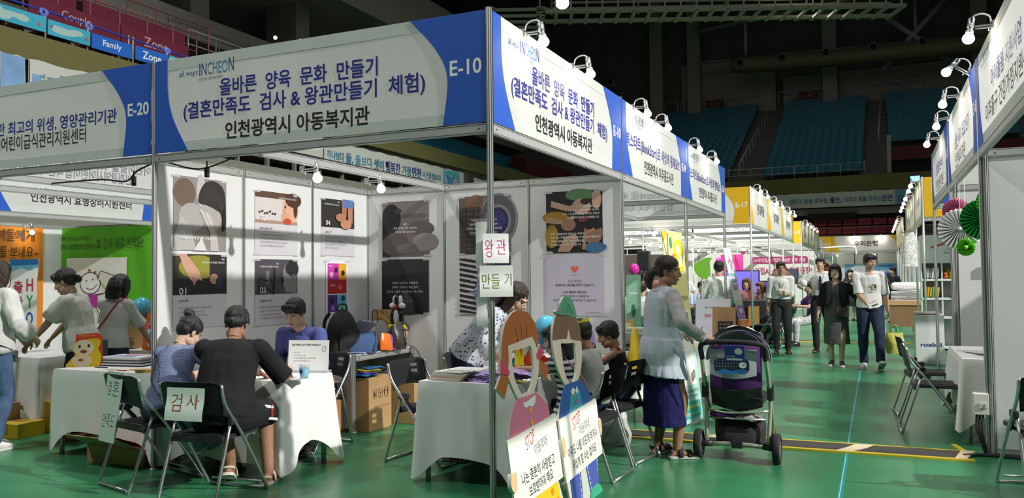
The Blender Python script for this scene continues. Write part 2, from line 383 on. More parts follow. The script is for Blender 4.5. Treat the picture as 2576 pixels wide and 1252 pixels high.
b = MB(); b.span((-40, -14, 21.5), (24, 60, 22), ROOF); struct('ceiling', b, 'dark arena roof')
# roof steel, duct, catwalk
b = MB()
for (x, w, y) in ((-12.0, .9, 53), (-9.4, .9, 53.6), (-.3, .9, 53.6), (8.5, .9, 53.6)): b.span((x - w / 2, y, 12), (x + w / 2, y + .5, 21.5), CONC2)
struct('trim_8', b, 'roof columns in front of the far wall')
b = MB()
b.tube([(-9, 52.6, 18.6), (10, 52.6, 20.2)], .16, RAIL, 8); b.tube([(-9, 52.6, 16.4), (9, 52.6, 16.0)], .12, RAIL, 8)
b.tube([(-5.6, 52.6, 16), (-5.6, 52.6, 21)], .13, RAIL, 8); b.tube([(2.6, 53, 18.6), (7, 53, 14.6)], .2, RAIL, 8); b.tube([(7, 53, 19.2), (2.9, 53, 14.6)], .2, RAIL, 8)
b.tube([(4.9, 53, 15), (4.9, 53, 21)], .1, RAIL, 8); struct('trim_9', b, 'roof bracing')
DUCT = mat('dull_green_duct', (.16, .155, .075), .6)
t = thing('air_duct', 'long dull green air duct with round outlets under the far roof', 'duct', (0, 52, 15.6))
b = MB(); b.tube([(-6.5, 0, .2), (-3, 0, .0), (5, -.1, -.2), (12, -.4, -.3)], .55, DUCT, 16, 4); b.build('pipe', t)
for x in (-5.8, -3.1, -.4, 2.4, 5.2):
 b = MB(); b.cyl((x, -.5, .25), (x, -.68, .2), .26, RAIL, 20); b.cyl((x, -.66, .2), (x, -.70, .19), .2, DARK, 20); b.build('outlet', t)
for x in (-19.5, -15.5, -11.8):
 b = MB(); b.cyl((x, 1.5, .3), (x, 1.3, .3), .28, RAIL, 20); b.cyl((x, 1.32, .3), (x, 1.28, .3), .2, DARK, 20); b.build('outlet', t)
CAT = mat('grey_brown_steel', (.30, .26, .21), .7)
t = thing('lighting_catwalk', 'steel lighting catwalk hanging under the arena roof', 'catwalk', (-9.6, 24.6, 11.6), R(23))
b = MB(); b.span((0, -.7, 0), (14, -.5, .12), CAT); b.span((0, .5, 0), (14, .7, .12), CAT); b.span((0, -.7, .55), (14, -.6, .62), CAT); b.span((0, .6, .55), (14, .7, .62), CAT); b.build('walkway', t)
b = MB()
for i in range(24): b.span((i * .6, -.7, -.05), (i * .6 + .12, .7, .04), CAT); b.span((i * .6, -.68, 0), (i * .6 + .06, -.62, .6), CAT)
b.build('slats', t)
b = MB(); b.span((-.1, -1.0, .0), (.25, 8, .14), CAT); b.span((-2.0, -1.0, .0), (-1.7, 8, .14), CAT)
for i in range(12): b.span((-2, -1 + i * .75, .0), (.2, -.88 + i * .75, .1), CAT)
b.build('cross_walk', t)
b = MB(); b.tube([(i * 3.4 + .5, .0, .6) for i in (0, 4)], .05, CAT, 6)
for i in range(5): b.tube([(i * 3.4 + .5, 0, .1), (i * 3.4 + .5, 0, 10)], .04, CAT, 6)
b.build('hanger', t)
LIT = mat('lit_floodlight_face', (1, 1, 1), .4, emit=(.93, .95, 1.0), es=9)
def floodlight(loc, aim, label, s=1.0):
 t = thing('arena_floodlight_fitting', label, 'floodlight', loc); t.rotation_euler = (V(aim) - V(loc)).to_track_quat('-Z', 'Y').to_euler()
 b = MB(); b.lathe([(.10 * s, .3 * s), (.2 * s, .25 * s), (.3 * s, 0)], mat('fitting_grey', (.12, .12, .13), .5), seg=20); b.build('housing', t)
 b = MB(); b.cyl((0, 0, .02), (0, 0, 0.0), .27 * s, LIT, 20); b.build('lens', t)
 b = MB(); b.tube([(-.3 * s, 0, .1), (-.3 * s, 0, .5 * s), (.3 * s, 0, .5 * s), (.3 * s, 0, .1)], .02, RAIL, 6); b.build('bracket', t)
floodlight((-8.55, 24.4, 12.0), (-6, 12, 0), 'lit floodlight hanging under the catwalk above the E-10 corner')
floodlight((-8.75, 24.2, 12.45), (-6, 12, 0), 'lit floodlight at the very top edge above the E-10 corner')
floodlight((-21.2, 16.6, 12.0), (-14, 6, 0), 'bright floodlight in the dark gallery above the left stand', .8)
floodlight((-21.2, 22.9, 11.9), (-14, 10, 0), 'small spotlight in the gallery, right of the brighter one', .3)
floodlight((-21.2, 24.6, 12.2), (-14, 10, 0), 'gallery spotlight nearest the E-10 sign top', .35)
# ---------------------------------------------------------------- stadium seats
TEAL = mat('teal_seat_plastic', (.012, .16, .235), .5, var=.1, vscale=2); REDS = mat('dark_red_seat_plastic', (.28, .02, .035), .5)
def seat_mesh(m, name):
 b = MB()
 b.grid(lambda u, v: ((u - .5) * .44, .21 + .03 * v - .04 * (1 - (2 * u - 1) ** 2), .03 + v * .40), 6, 4, m); b.grid(lambda u, v: ((.5 - u) * .44, .25 + .03 * v - .04 * (1 - (2 * u - 1) ** 2), .03 + v * .40), 6, 4, m)
 b.span((-.22, .2, .40), (.22, .30, .45), m, bev=.02); b.span((-.22, -.20, -.02), (.22, .22, .045), m, bev=.02); b.span((-.2, -.21, -.07), (.2, -.16, .02), m, bev=.012)
 o = b.build(name); me = o.data; bpy.data.objects.remove(o); return me
TS = seat_mesh(TEAL, 'stadium_seat')
b = MB(); b.span((-.33, .12, .0), (.33, .2, .30), REDS, bev=.03); b.span((-.33, -.22, -.06), (.33, .14, .03), REDS, bev=.025); o_ = b.build('bleacher_seat'); RS = o_.data; bpy.data.objects.remove(o_)
def place_seat(me, x, y, z, rz, label, group, name):
 o = link(name, me); o.location = (x, y, z); o.rotation_euler = (0, 0, rz); tag(o, label, 'seat', group)
blocks = [(-11.6, -4.9), (-3.3, 1.75)]
rest = []
for k in range(NR - 1):
 for bi, (x0, x1) in enumerate(blocks):
  n = int((x1 - x0) / .455)
  for i in range(n):
   p = (x0 + .23 + i * .455 + k * .012, PY + .75 + k * RUN, 6.9 + k * RISE)
   if k < 8: place_seat(TS, *p, 0, 'teal plastic seat in the lower rows of the far stand, one of hundreds alike', 'teal seats of the far stand', 'stadium_seat')
   else: rest.append((p, 0))
 if k > 4:
  for i in range(14): rest.append(((3.3 + i * .455, PY + .75 + k * RUN, 6.9 + k * RISE), 0))
for k in range(5):
 for i in range(44):
  p = (PX - .75 - k * RUN, 20.2 + i * .46, 6.5 + k * .42)
  if k < 3 and i < 22: place_seat(TS, *p, R(90), 'teal plastic seat on the left stand above the E-10 booth wall', 'teal seats of the left stand', 'stadium_seat')
  else: rest.append((p, R(90)))
b = MB()
for p, a in rest:
 tr = T(*p) @ RZ(a); b.span((-.22, .2, .0), (.22, .27, .45), TEAL, tr); b.span((-.22, -.2, -.06), (.22, .22, .04), TEAL, tr)
tag(b.build('seat_rows'), 'dim upper rows of teal stadium seats', 'seat', kind='stuff')
b = MB()
for k in range(6): b.span((PX + 2, 39.0 + k * .42, 0), (16, 39.46 + k * .42, 1.6 + k * .46), mat('bleacher_deck', (.16, .13, .12), .8))
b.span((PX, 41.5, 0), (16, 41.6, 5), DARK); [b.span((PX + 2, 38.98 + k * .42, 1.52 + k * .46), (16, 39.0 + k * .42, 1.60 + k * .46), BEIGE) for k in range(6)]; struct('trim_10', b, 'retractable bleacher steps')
for k in range(6):
 for i in range(17):
  place_seat(RS, -7.6 + i * .72, 39.2 + k * .42, 1.72 + k * .46, 0, 'dark red bleacher seat in the rows behind the far yellow signs', 'red bleacher seats', 'bleacher_seat')
for i, y in enumerate((3.6, 4.5, 5.4, 6.4, 7.2, 8.0)):
 place_seat(RS, -15.2 + i * .02, y, 3.02, R(90), 'dark red seat just visible over the rail above the green cloth', 'red seats above the green cloth', 'bleacher_seat')
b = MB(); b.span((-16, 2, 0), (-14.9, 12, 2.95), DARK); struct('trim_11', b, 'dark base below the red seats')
# stand details
b = MB()
for i in range(15):
 x = -11.2 + i * 1.14
 if i in (6, 11): continue
 z = 13.3 - .35
 b.tube([(x - .47, 54.2, z), (x - .47, 54.2, z + 1.0), (x - .36, 54.2, z + 1.15), (x + .36, 54.2, z + 1.15), (x + .47, 54.2, z + 1.0), (x + .47, 54.2, z)], .045, RAIL, 6)
tag(b.build('vomitory_railing'), 'row of arched grey barriers along the top of the far stand', 'railing', kind='stuff')
for x, s, w in ((-8.0, '나3', 'above the left teal block'), (-1.7, '나4', 'above the right teal block')):
 t = thing('section_sign', 'small dark red block sign %s on a far barrier' % w, 'sign', (x, 54.0, 13.6))
 b = MB(); b.box((0, 0, 0), (1.2, .06, .6), mat('dark_red_sign', (.10, .012, .012), .7)); b.build('board', t)
 b = MB(); write(b, s, 0, 0, .4, mat('dull_pink_letter', (.45, .25, .25), .7), wall_frame((0, -.035, 0), '-Y')); b.build('lettering', t)
for (x0, y0, x1, y1, z0, lab) in ((-4.55, 41.5, -4.05, 50.5, 7, 'handrail on the steps between the two teal seat blocks'), (2.55, 45, 2.75, 52, 9.2, 'handrail on the right steps of the far stand')):
 b = MB(); s = (y1 - y0) / 9
 for i in range(10):
  y = y0 + i * s; z = 6.45 + (y - PY) / RUN * RISE; xx = x0 + (x1 - x0) * i / 9
  b.tube([(xx, y, z), (xx, y, z + .9)], .03, RAIL, 6)
 b.tube([(x0, y0, 6.45 + (y0 - PY) / 2 + .9), (x1, y1, 6.45 + (y1 - PY) / 2 + .9)], .04, RAIL, 6)
 tag(b.build('handrail'), lab, 'railing')
b = MB(); b.tube([(-12, PY + .35, 7.25), (1.9, PY + .35, 7.25)], .025, RAIL, 6); b.tube([(-12, PY + .35, 6.9), (1.9, PY + .35, 6.9)], .02, RAIL, 6)
for i in range(13): b.tube([(-12 + i * 1.15, PY + .35, 6.5), (-12 + i * 1.15, PY + .35, 7.25)], .025, RAIL, 6)
tag(b.build('guard_rail'), 'thin guard rail along the front of the far stand', 'railing')
b = MB(); b.span((3.1, PY + .6, 7.3), (9, PY + .75, 8.0), mat('dull_red_wall', (.10, .012, .012), .8)); b.span((2.9, PY + .5, 6.5), (3.1, PY + .8, 8.6), CONC2); b.span((3.1, PY + .8, 6.5), (9, PY + .9, 7.3), DARK)
struct('trim_12', b, 'dull red portal wall in the far stand')
b = MB(); b.span((PX - 1.5, 33.5, 6.5), (PX - .6, 40.5, 7.6), mat('dull_red_wall', (.10, .012, .012), .8)); struct('trim_13', b, 'dull red portal wall in the corner')
t = thing('exit_sign', 'small lit blue sign on the olive parapet near the right booths', 'sign', (4.15, PY - .06, 6.2))
b = MB(); b.box((0, 0, 0), (.5, .1, .34), DARK); b.build('case', t)
b = MB(); b.box((0, -.056, 0), (.44, .01, .28), mat('lit_blue_sign', (.1, .4, .9), .4, emit=(.12, .45, 1.0), es=1.6)); b.build('face', t)
b = MB(); b.box((-.08, -.064, 0), (.06, .006, .18), mat('lit_pale_sign', (1, 1, 1), .4, emit=(.8, .9, 1), es=2)); b.box((.06, -.064, 0), (.07, .006, .2), MATS['lit_pale_sign']); b.build('symbol', t)
# ---------------------------------------------------------------- left stand: railing, boards, café tables
SKY = hexc('#39a7c4'); FBL = mat('board_blue', hexc('#1c62c4'), .6); SKB = mat('board_sky', SKY, .6, var=.12, vscale=1.2)
def board(y0, y1, z0, z1, m, label, body=None, clouds=0, x=PX - .05, txt=WHITE):
 t = thing('balcony_board', label, 'sign', (x, (y0 + y1) / 2, z0)); w = y1 - y0; h = z1 - z0
 b = MB(); b.span((-.015, -w / 2, 0), (.015, w / 2, h), m); b.build('panel', t)
 fr = wall_frame((.0155, 0, h / 2), '+X')
 if clouds:
  a = Art(fr)
  for i in range(clouds): a.ell(-w * .3 + i * w * .6 / clouds, random.uniform(-.04, .05), random.uniform(.12, .26), random.uniform(.05, .09), '#a9c4c0')
  a.ell(-w * .42, .02, .03, .03, '#c8324a'); a.ell(w * .4, -.03, .035, .04, '#d04a62'); a.build('printed_clouds', t)
 if body:
  b = MB(); write(b, body, 0, 0, h * .55, txt, fr, bold=.012); b.build('lettering', t)
 return t
random.seed(5)
board(5.0, 6.66, 6.68, 7.0, SKB, 'sky blue board with clouds on the balcony rail, leftmost', None, 5)
board(6.70, 7.70, 6.66, 6.98, SKB, 'sky blue board with clouds left of the Family board', None, 5)
board(7.74, 8.80, 6.64, 6.97, FBL, 'blue balcony board reading Family', 'Family')
board(8.90, 9.86, 6.66, 6.99, FBL, 'blue balcony board reading Zone', 'Zone')
board(9.9, 11.0, 6.70, 7.0, SKB, 'sky blue board right of the Zone board', None, 3)
t = thing('balcony_railing', 'glass balcony rail with a blue garland rope over the olive parapet', 'railing', (PX - .12, 8, PZ))
b = MB()
for y in (-3.0, -1.3, -.3, .78, .9, 1.9, 3, 4, 5): b.tube([(0, y, 0), (0, y, .64)], .018, mat('pale_rail_post', (.5, .48, .4), .5), 6)
b.build('post', t)
b = MB(); b.tube([(0, -3.6, .62), (0, -1.3, .6), (0, -.3, .6), (0, 1.9, .56), (0, 5.5, .56)], .022, mat('blue_garland', hexc('#2b39b0'), .5, bump=.5, bscale=60), 8, 4); b.build('garland', t)
for y in (-1.35, -.28, 1.9):
 b = MB()
 for i in range(9): a = i * .7; b.ell((.02 * cos(a * 2), y + .07 * cos(a), .56 + .06 * sin(a)), (.03, .045, .04), mat('blue_white_bow', hexc('#6d80d8'), .5), seg=8, rings=5)
 b.build('bow', t)
WOOD = mat('brown_wood', (.14, .062, .022), .6, var=.2, vscale=5)
def cafe_table(x, y, z, label):
 t = thing('balcony_table', label, 'table', (x, y, z))
 b = MB(); b.box((0, 0, .72), (.7, .75, .05), WOOD); b.build('tabletop', t)
 for i in (-.3, .3):
  for j in (-.3, .3): b = MB(); b.span((i - .03, j - .03, 0), (i + .03, j + .03, .7), WOOD); b.build('leg', t)
def cafe_chair(x, y, z, label, rz):
 t = thing('balcony_chair', label, 'chair', (x, y, z), rz)
 b = MB(); b.box((0, 0, .43), (.4, .4, .04), WOOD); b.build('seat', t)
 b = MB(); b.box((0, -.2, .75), (.4, .03, .1), WOOD); b.box((0, -.2, .6), (.4, .03, .06), WOOD); b.build('backrest', t)
 for i in (-.17, .17):
  for j in (-.2, .17): b = MB(); b.span((i - .02, j - .02, 0), (i + .02, j + .02, .9 if j < 0 else .42), WOOD); b.build('leg', t)
for i, (y, w) in enumerate(((5.6, 'leftmost, behind the first sky board'), (7.1, 'behind the second sky board'), (8.3, 'behind the Family board'), (9.5, 'behind the Zone board'))):
 cafe_table(PX - .62, y, 6.05, 'wooden table on the balcony, ' + w)
 cafe_chair(PX - .6, y + .62, 6.05, 'wooden chair right of the balcony table ' + w, R(180)); cafe_chair(PX - .6, y - .62, 6.05, 'wooden chair left of the balcony table ' + w, 0)
MAR = mat('couple_zone_red', hexc('#6c1832'), .7)
b = MB()
for x0, z0 in ((-16.4, 7.1), (-19.2, 8.6)): b.span((x0 - .3, 4, 6), (x0, 40, z0), CONC)
struct('trim_14', b, 'upper terrace fronts of the left stand')
board(8.3, 10.9, 7.95, 8.45, MAR, 'dark red board reading Couple on the second balcony row', 'Couple', 0, -16.35, mat('pale_pink_letter', (.5, .35, .36), .7))
board(10.95, 13.3, 7.95, 8.45, MAR, 'dark red board reading Zone on the second balcony row', 'Zone', 0, -16.35, MATS['pale_pink_letter'])
board(7.6, 10.4, 8.72, 9.2, MAR, 'dark red board reading Zone at the top left, cut by the picture edge', 'Zone', 0, -17.4, MATS['pale_pink_letter'])
board(10.6, 14.2, 8.72, 9.2, MAR, 'plain dark red board at the end of the top balcony row', None, 0, -17.4)
def railrow(x, y0, y1, z, h, label, n, c=RAIL):
 b = MB(); b.tube([(x, y0, z + h), (x, y1, z + h)], .03, c, 6); b.tube([(x, y0, z + h * .5), (x, y1, z + h * .5)], .02, c, 6)
 for i in range(n + 1): y = y0 + (y1 - y0) * i / n; b.tube([(x, y, z), (x, y, z + h)], .025, c, 6)
 tag(b.build('stand_railing'), label, 'railing')
railrow(-16.4, 8.2, 13.7, 7.9, 1.0, 'reddish rail above the Couple Zone boards', 6, mat('reddish_rail', (.25, .10, .10), .5))
railrow(-17.5, 9.0, 15.3, 8.7, 1.0, 'reddish rail of the top balcony row', 6, MATS['reddish_rail'])
railrow(-19, 15.9, 21, 9.05, 1.0, 'grey stair rail on the left stand, nearer one', 4); railrow(-20.5, 14.2, 22, 9.6, 1.0, 'grey rail on the left stand behind the stair rail', 5); railrow(-21, 17, 28, 10.2, .9, 'grey upper rail below the dark gallery', 6)
# ---------------------------------------------------------------- banners on the parapets
CREAM = mat('cream_banner_cloth', (.60, .60, .56), .8, bump=.1, bscale=4, var=.03)
def pbanner(name, fr, W, H, label):
 t = thing('parapet_banner', label, 'banner', (0, 0, 0)); t.matrix_world = fr
 b = MB(); b.grid(lambda u, v: ((u - .5) * W, (v - .5) * H + (.02 * sin(u * 60) * (1 if v > .9 else 0)), .02 + .012 * sin(u * W * 3 + v * 3)), int(W * 6), 6, CREAM); b.grid(lambda u, v: ((.5 - u) * W, (v - .5) * H, -.02), 4, 2, CREAM); b.build('cloth', t); return t
BW = mat('watercolour_blue', hexc('#7fa3cf'), .8, var=.25, vscale=1.5)
DB = '#27358c'; TB = '#4b86a8'
# left banner with the big title (only its end is in view)
t = pbanner('b', wall_frame((PX + .06, 3.83, 5.64), '+X'), 4.6, .74, 'cream parapet banner at far left ending in a big purple letter and a blue wash')
a = Art(I4, .034, .001); a.rect(1.78, -.36, 2.28, .36, BW); a.text('세상', 1.76, 0, .5, '#6b2a7d', align='R', bold=.03); a.build('printed_picture', t)
t = pbanner('b', wall_frame((PX + .06, 11.02, 5.62), '+X'), 9.6, .78, 'cream parapet banner above the E-20 sign with a city logo and slogan')
a = Art(I4, .034, .001); a.rect(-4.75, -.38, -4.55, .1, BW); a.text('all ways', -4.17, .08, .12, TB, align='R'); a.text('INCHEON', -4.12, .1, .2, DB, align='L', w=.9); a.text('새로운 인천, 행복한 시민', -4.3, -.18, .12, '#222222', align='L'); a.text('하나보다', .1, 0, .36, TB, w=1.2); a.text('all ways', 1.9, .08, .12, TB); a.text('INCHEON', 3.0, .1, .22, DB, w=1.2); a.text('시민이 시장, 새로운 인천', 2.8, -.2, .14, '#333333'); a.build('printed_slogan', t)
t = pbanner('b', wall_frame((PX + .06, 20.55, 5.38), '+X'), 9.4, .86, 'long cream parapet banner reading two are better than one, three make a happy home')
a = Art(I4, .034, .001)
for s, x, w, c, h in (('하나보다', -4.1, .9, TB, .3), ('둘, 둘보다', -2.8, 1.5, TB, .36), ('셋이', -1.65, .62, TB, .38), ('행복한', -.75, .95, DB, .42), ('가정', .15, .62, TB, .36), ('인천', .88, .66, DB, .42), ('이 만들겠습니다.', 2.05, 1.45, TB, .26)): a.text(s, x, 0, h, c, w=w, bold=.02)
a.rect(2.95, -.4, 4.3, .4, BW); a.poly([(2.95, .25), (3.3, .38), (3.9, .36), (4.2, .22), (4.2, .05), (3.8, .2), (3.3, .22), (2.95, .08)], '#59a9a5'); a.ell(3.5, -.1, .22, .24, '#4f86a5'); a.ell(3.95, -.18, .2, .18, '#c98aa0'); a.ell(3.28, .1, .06, .1, '#3c57a5'); a.ell(3.75, .14, .06, .1, '#3c57a5'); a.build('printed_slogan', t)
t = pbanner('b', wall_frame((PX + .06, 31.0, 5.28), '+X'), 9.6, .86, 'cream parapet banner reading pregnancy is joy, birth is happiness')
a = Art(I4, .034, .001); a.text('all ways INCHEON', -3.8, .1, .2, TB, w=1.5); a.text('시민이 시장, 인천특별시', -3.8, -.2, .16, '#333333', w=1.5)
for s, x, w, c, h in (('임신', -2.0, .75, DB, .42), ('은 기쁨,', -1.0, 1.0, TB, .34), ('출산', .1, .75, DB, .42), ('은 행복,', 1.1, 1.0, TB, .34), ('아이는 미래', 2.6, 1.5, DB, .36)): a.text(s, x, 0, h, c, w=w, bold=.02)
a.rect(3.6, -.4, 4.7, .4, BW); a.ell(3.95, -.02, .18, .22, '#7a6d6a'); a.ell(4.35, .0, .22, .2, '#3d6ba3'); a.build('printed_slogan', t)
t = pbanner('b', wall_frame((.35, PY - .06, 5.32), '-Y'), 7.6, .76, 'cream parapet banner on the far stand reading birth blooms the flower of life')
a = Art(I4, .034, .001); a.text('all ways INCHEON', -3.2, .0, .18, TB, w=.8)
for s, x, w, c, h in (('생명의 꽃을 피우는', -1.3, 1.95, TB, .28), ('출산,', .05, .55, DB, .32), ('미래의 꿈을 키우는', 1.35, 1.75, TB, .28), ('인천', 2.5, .5, DB, .34)): a.text(s, x, -.02, h, c, w=w, bold=.02)
a.rect(2.85, -.36, 3.75, .36, BW); a.poly([(2.85, .1), (3.2, .3), (3.75, .33), (3.75, .2), (3.3, .2), (2.85, .0)], '#59a9a5'); a.ell(3.15, -.1, .2, .2, '#4f7f9c'); a.ell(3.5, -.14, .2, .18, '#c0788a'); a.build('printed_slogan', t)
# ================================================================ booth system
HB, HT = 2.48, 3.245
def post_mesh(h, fine=True):
 b = MB()
 if fine:
  n = 24
  ring = [((.0215 if j % 3 else .018) * cos(2 * pi * (j + .5) / n), (.0215 if j % 3 else .018) * sin(2 * pi * (j + .5) / n)) for j in range(n)]
  vs = [(*p, 0) for p in ring] + [(*p, h) for p in ring]
  for j in range(n):
   k = (j + 1) % n
   b.add([vs[j], vs[k], vs[n + k], vs[n + j]], [(0, 1, 2, 3)], GROOVE if (j % 3 == 0) else ALU)
  b.add(vs, [tuple(range(n, 2 * n))], GROOVE)
  b.cyl((0, 0, 0), (0, 0, .012), .03, ALU, 12)
 else: b.tube([(0, 0, 0), (0, 0, h)], .021, ALU, 8)
 o = b.build('post'); me = o.data; bpy.data.objects.remove(o); return me
PM = {}
def post(parent, x, y, h, fine=True):
 k = (round(h, 3), fine)
 if k not in PM: PM[k] = post_mesh(h, fine)
 o = link('post', PM[k], parent); o.location = (x, y, 0); return o
def beam(parent, a, b_, z0=HB - .055, z1=HB + .012, w=.034, name='beam', m=None):
 a = V((*a, 0)); c = V((*b_, 0)); d = c - a; L = d.length; d.normalize(); a = a + d * .02; L -= .04
 mb = MB(); tr = T(*a) @ RZ(math.atan2(d.y, d.x)); m = m or ALU_GREY
 mb.span((0, -w / 2, z0), (L, w / 2, z1), m, tr); zm = (z0 + z1) / 2
 mb.span((0, -w / 2 - .001, z1 - .010), (L, w / 2 + .001, z1 - .006), GROOVE, tr); mb.span((0, -w / 2 - .001, z0 + .006), (L, w / 2 + .001, z0 + .009), GROOVE, tr)
 for x in (.05, L - .05): mb.cyl((x, -w / 2 - .002, zm), (x, w / 2 + .002, zm), .007, GROOVE, 8, tr=tr)
 return mb.build(name, parent)
def panel(parent, a, b_, m=PANEL):
 a_ = V((*a, 0)); c = V((*b_, 0)); d = c - a_; L = d.length
 mb = MB(); tr = T(*a_) @ RZ(math.atan2(d.y, d.x)); mb.span((.018, -.006, .05), (L - .018, .006, HB - .04), m, tr); o = mb.build('wall_panel', parent)
 beam(parent, a, b_, name='top_rail', m=ALU); beam(parent, a, b_, .015, .065, name='bottom_rail', m=ALU); return o
def booth_frame(label, posts=(), beams=(), panels=(), fine=True):
 t = thing('booth_frame', label, 'booth frame')
 for p in posts: post(t, *p, fine)
 for a, c in beams: beam(t, a, c)
 for a, c in panels: panel(t, a, c)
 return t
Q = 2.97
# E-10 : the main booth
booth_frame('aluminium frame and white wall panels of the E-10 corner booth',
 posts=[(0, 0, HT + .005), (-Q, 0, HT + .005), (0, Q, HT + .005)] + [(-Q, Q * i / 3, HB + .01) for i in (1, 2, 3)] + [(-Q + Q * i / 3, Q, HB + .01) for i in (1, 2)],
 beams=[((-Q, 0), (0, 0)), ((0, 0), (0, Q)), ((-2 * Q / 3, 0), (-2 * Q / 3, Q))],
 panels=[((-Q, Q * i / 3), (-Q, Q * (i + 1) / 3)) for i in range(3)] + [((-Q + Q * i / 3, Q), (-Q + Q * (i + 1) / 3, Q)) for i in range(3)])
booth_frame('aluminium frame of the E-20 booth left of the big corner booth', posts=[(-2 * Q, 0, HT), (-2 * Q, Q, HT)], beams=[((-2 * Q, 0), (-Q, 0)), ((-2 * Q, 0), (-2 * Q, Q)), ((-5.0, 0), (-5.0, Q)), ((-2 * Q, Q), (-Q, Q))])
booth_frame('aluminium frame of the book booths E-9 and E-8', posts=[(0, 2 * Q, HT), (0, 3 * Q, HT), (-Q, 2 * Q, HB), (-Q, 3 * Q, HB), (-2 * Q, 2 * Q, HB), (-2 * Q, 3 * Q, HT)],
 beams=[((0, Q), (0, 2 * Q)), ((0, 2 * Q), (0, 3 * Q)), ((-Q, 3 * Q), (0, 3 * Q)), ((-2 * Q, 3 * Q), (-Q, 3 * Q)), ((-Q, 2 * Q), (0, 2 * Q)), ((-Q / 2, Q), (-Q / 2, 3 * Q)), ((-Q, 2 * Q), (-Q, 3 * Q))])
far = [('first yellow block behind E-8', 12.0), ('second yellow block by the E-3 sign', 24.0)]
for lab, y0 in far:
 ps = [(0, y0 + i * 3, HT) for i in range(4)] + [(-3, y0 + i * 3, HB) for i in range(4)] + [(-6, y0 + i * 3, HB) for i in range(4)] + [(-9, y0, HB), (-9, y0 + 9, HB)]
 bs = [((0, y0 + i * 3), (0, y0 + i * 3 + 3)) for i in range(3)] + [((-3, y0 + i * 3), (0, y0 + i * 3)) for i in range(4)] + [((-6, y0 + i * 3), (-3, y0 + i * 3)) for i in range(4)] + [((-9, y0), (-6, y0)), ((-9, y0 + 9), (-6, y0 + 9)), ((-1.7, y0), (-1.7, y0 + 9)), ((-3.4, y0), (-3.4, y0 + 9)), ((-4.6, y0), (-4.6, y0 + 9))]
 booth_frame('aluminium frame of the ' + lab, ps, bs, (), False)
XR = 3.075
booth_frame('grey panel wall and post at the right edge of the picture', posts=[(XR, 2.92, HT), (XR, -.05, HT), (XR + .99, 2.92, HB), (XR + .032, 2.905, HB)], panels=[((XR + .03, 2.905), (XR + 1.02, 2.905)), ((XR + 1.02, 2.905), (XR + 2, 2.905))], beams=[((XR, -.05), (XR, 2.92))])
booth_frame('frame of the right booth nearest the camera, mostly outside the picture', [(XR, -3.02, HT), (XR + 2.97, -3.02, HB), (XR + 2.97, 2.92, HB)], [((XR, -3.02), (XR, -.05))], [((XR + 2.97, -6 + i * 1.485), (XR + 2.97, -4.515 + i * 1.485)) for i in range(6)], False)
booth_frame('frame and panels of the right booth with the paper fans', posts=[(XR, 5.88, HT), (XR + .99, 5.88, HB), (XR + .04, 5.9, HB), (XR + 1.98, 5.88, HB)], panels=[((XR + .04, 5.88), (XR + .99, 5.88)), ((XR + .99, 5.88), (XR + 1.98, 5.88)), ((XR + 1.98, 2.92), (XR + 1.98, 5.88))], beams=[((XR, 2.92), (XR, 5.88))])
booth_frame('frame of the third right booth', posts=[(XR, 8.85, HT), (XR + 2.97, 8.85, HB)], beams=[((XR, 5.88), (XR, 8.85)), ((XR, 8.85), (XR + 2.97, 8.85))], panels=[((XR + 2.97, 5.88), (XR + 2.97, 8.85))])
for lab, y0 in (('right yellow block with the clothes and shelf', 12.0), ('far right yellow block', 24.0)):
 booth_frame('aluminium frame of the ' + lab, [(XR, y0 + i * 3, HT) for i in range(4)] + [(XR + 2.97, y0, HB)], [((XR, y0 + i * 3), (XR, y0 + i * 3 + 3)) for i in range(3)] + [((XR, y0), (XR + 2.97, y0))], [((XR + .0, y0 + 9), (XR + 1, y0 + 9)), ((XR + 2.97, y0), (XR + 2.97, y0 + 3))], False)
booth_frame('white back wall of the bank booth at the end of the aisle', [(-.05, 37, HT), (3.45, 37, HT), (.35, 37.0, HT), (2.4, 39, HB)], [((.35, 37), (3.45, 37)), ((-2.7, 37), (.35, 37))], [((-2.7 + i, 38.4), (-1.7 + i, 38.4)) for i in range(7)], False)
booth_frame('frame and walls of the F-12 booth across the left aisle', [(-9, 2.6, HT), (-9, 5.6, HT), (-11.1, 5.6, HB), (-11.1, 2.6, HB)], [((-9, 2.6), (-9, 5.6)), ((-9, 5.6), (-11.1, 5.6))], [((-11.1, 5.6), (-9.95, 5.6)), ((-9.95, 5.6), (-9, 5.6)), ((-11.1, 2.6), (-11.1, 4.1)), ((-11.1, 4.1), (-11.1, 5.6)), ((-11.1, 1.0), (-11.1, 2.6))], False)
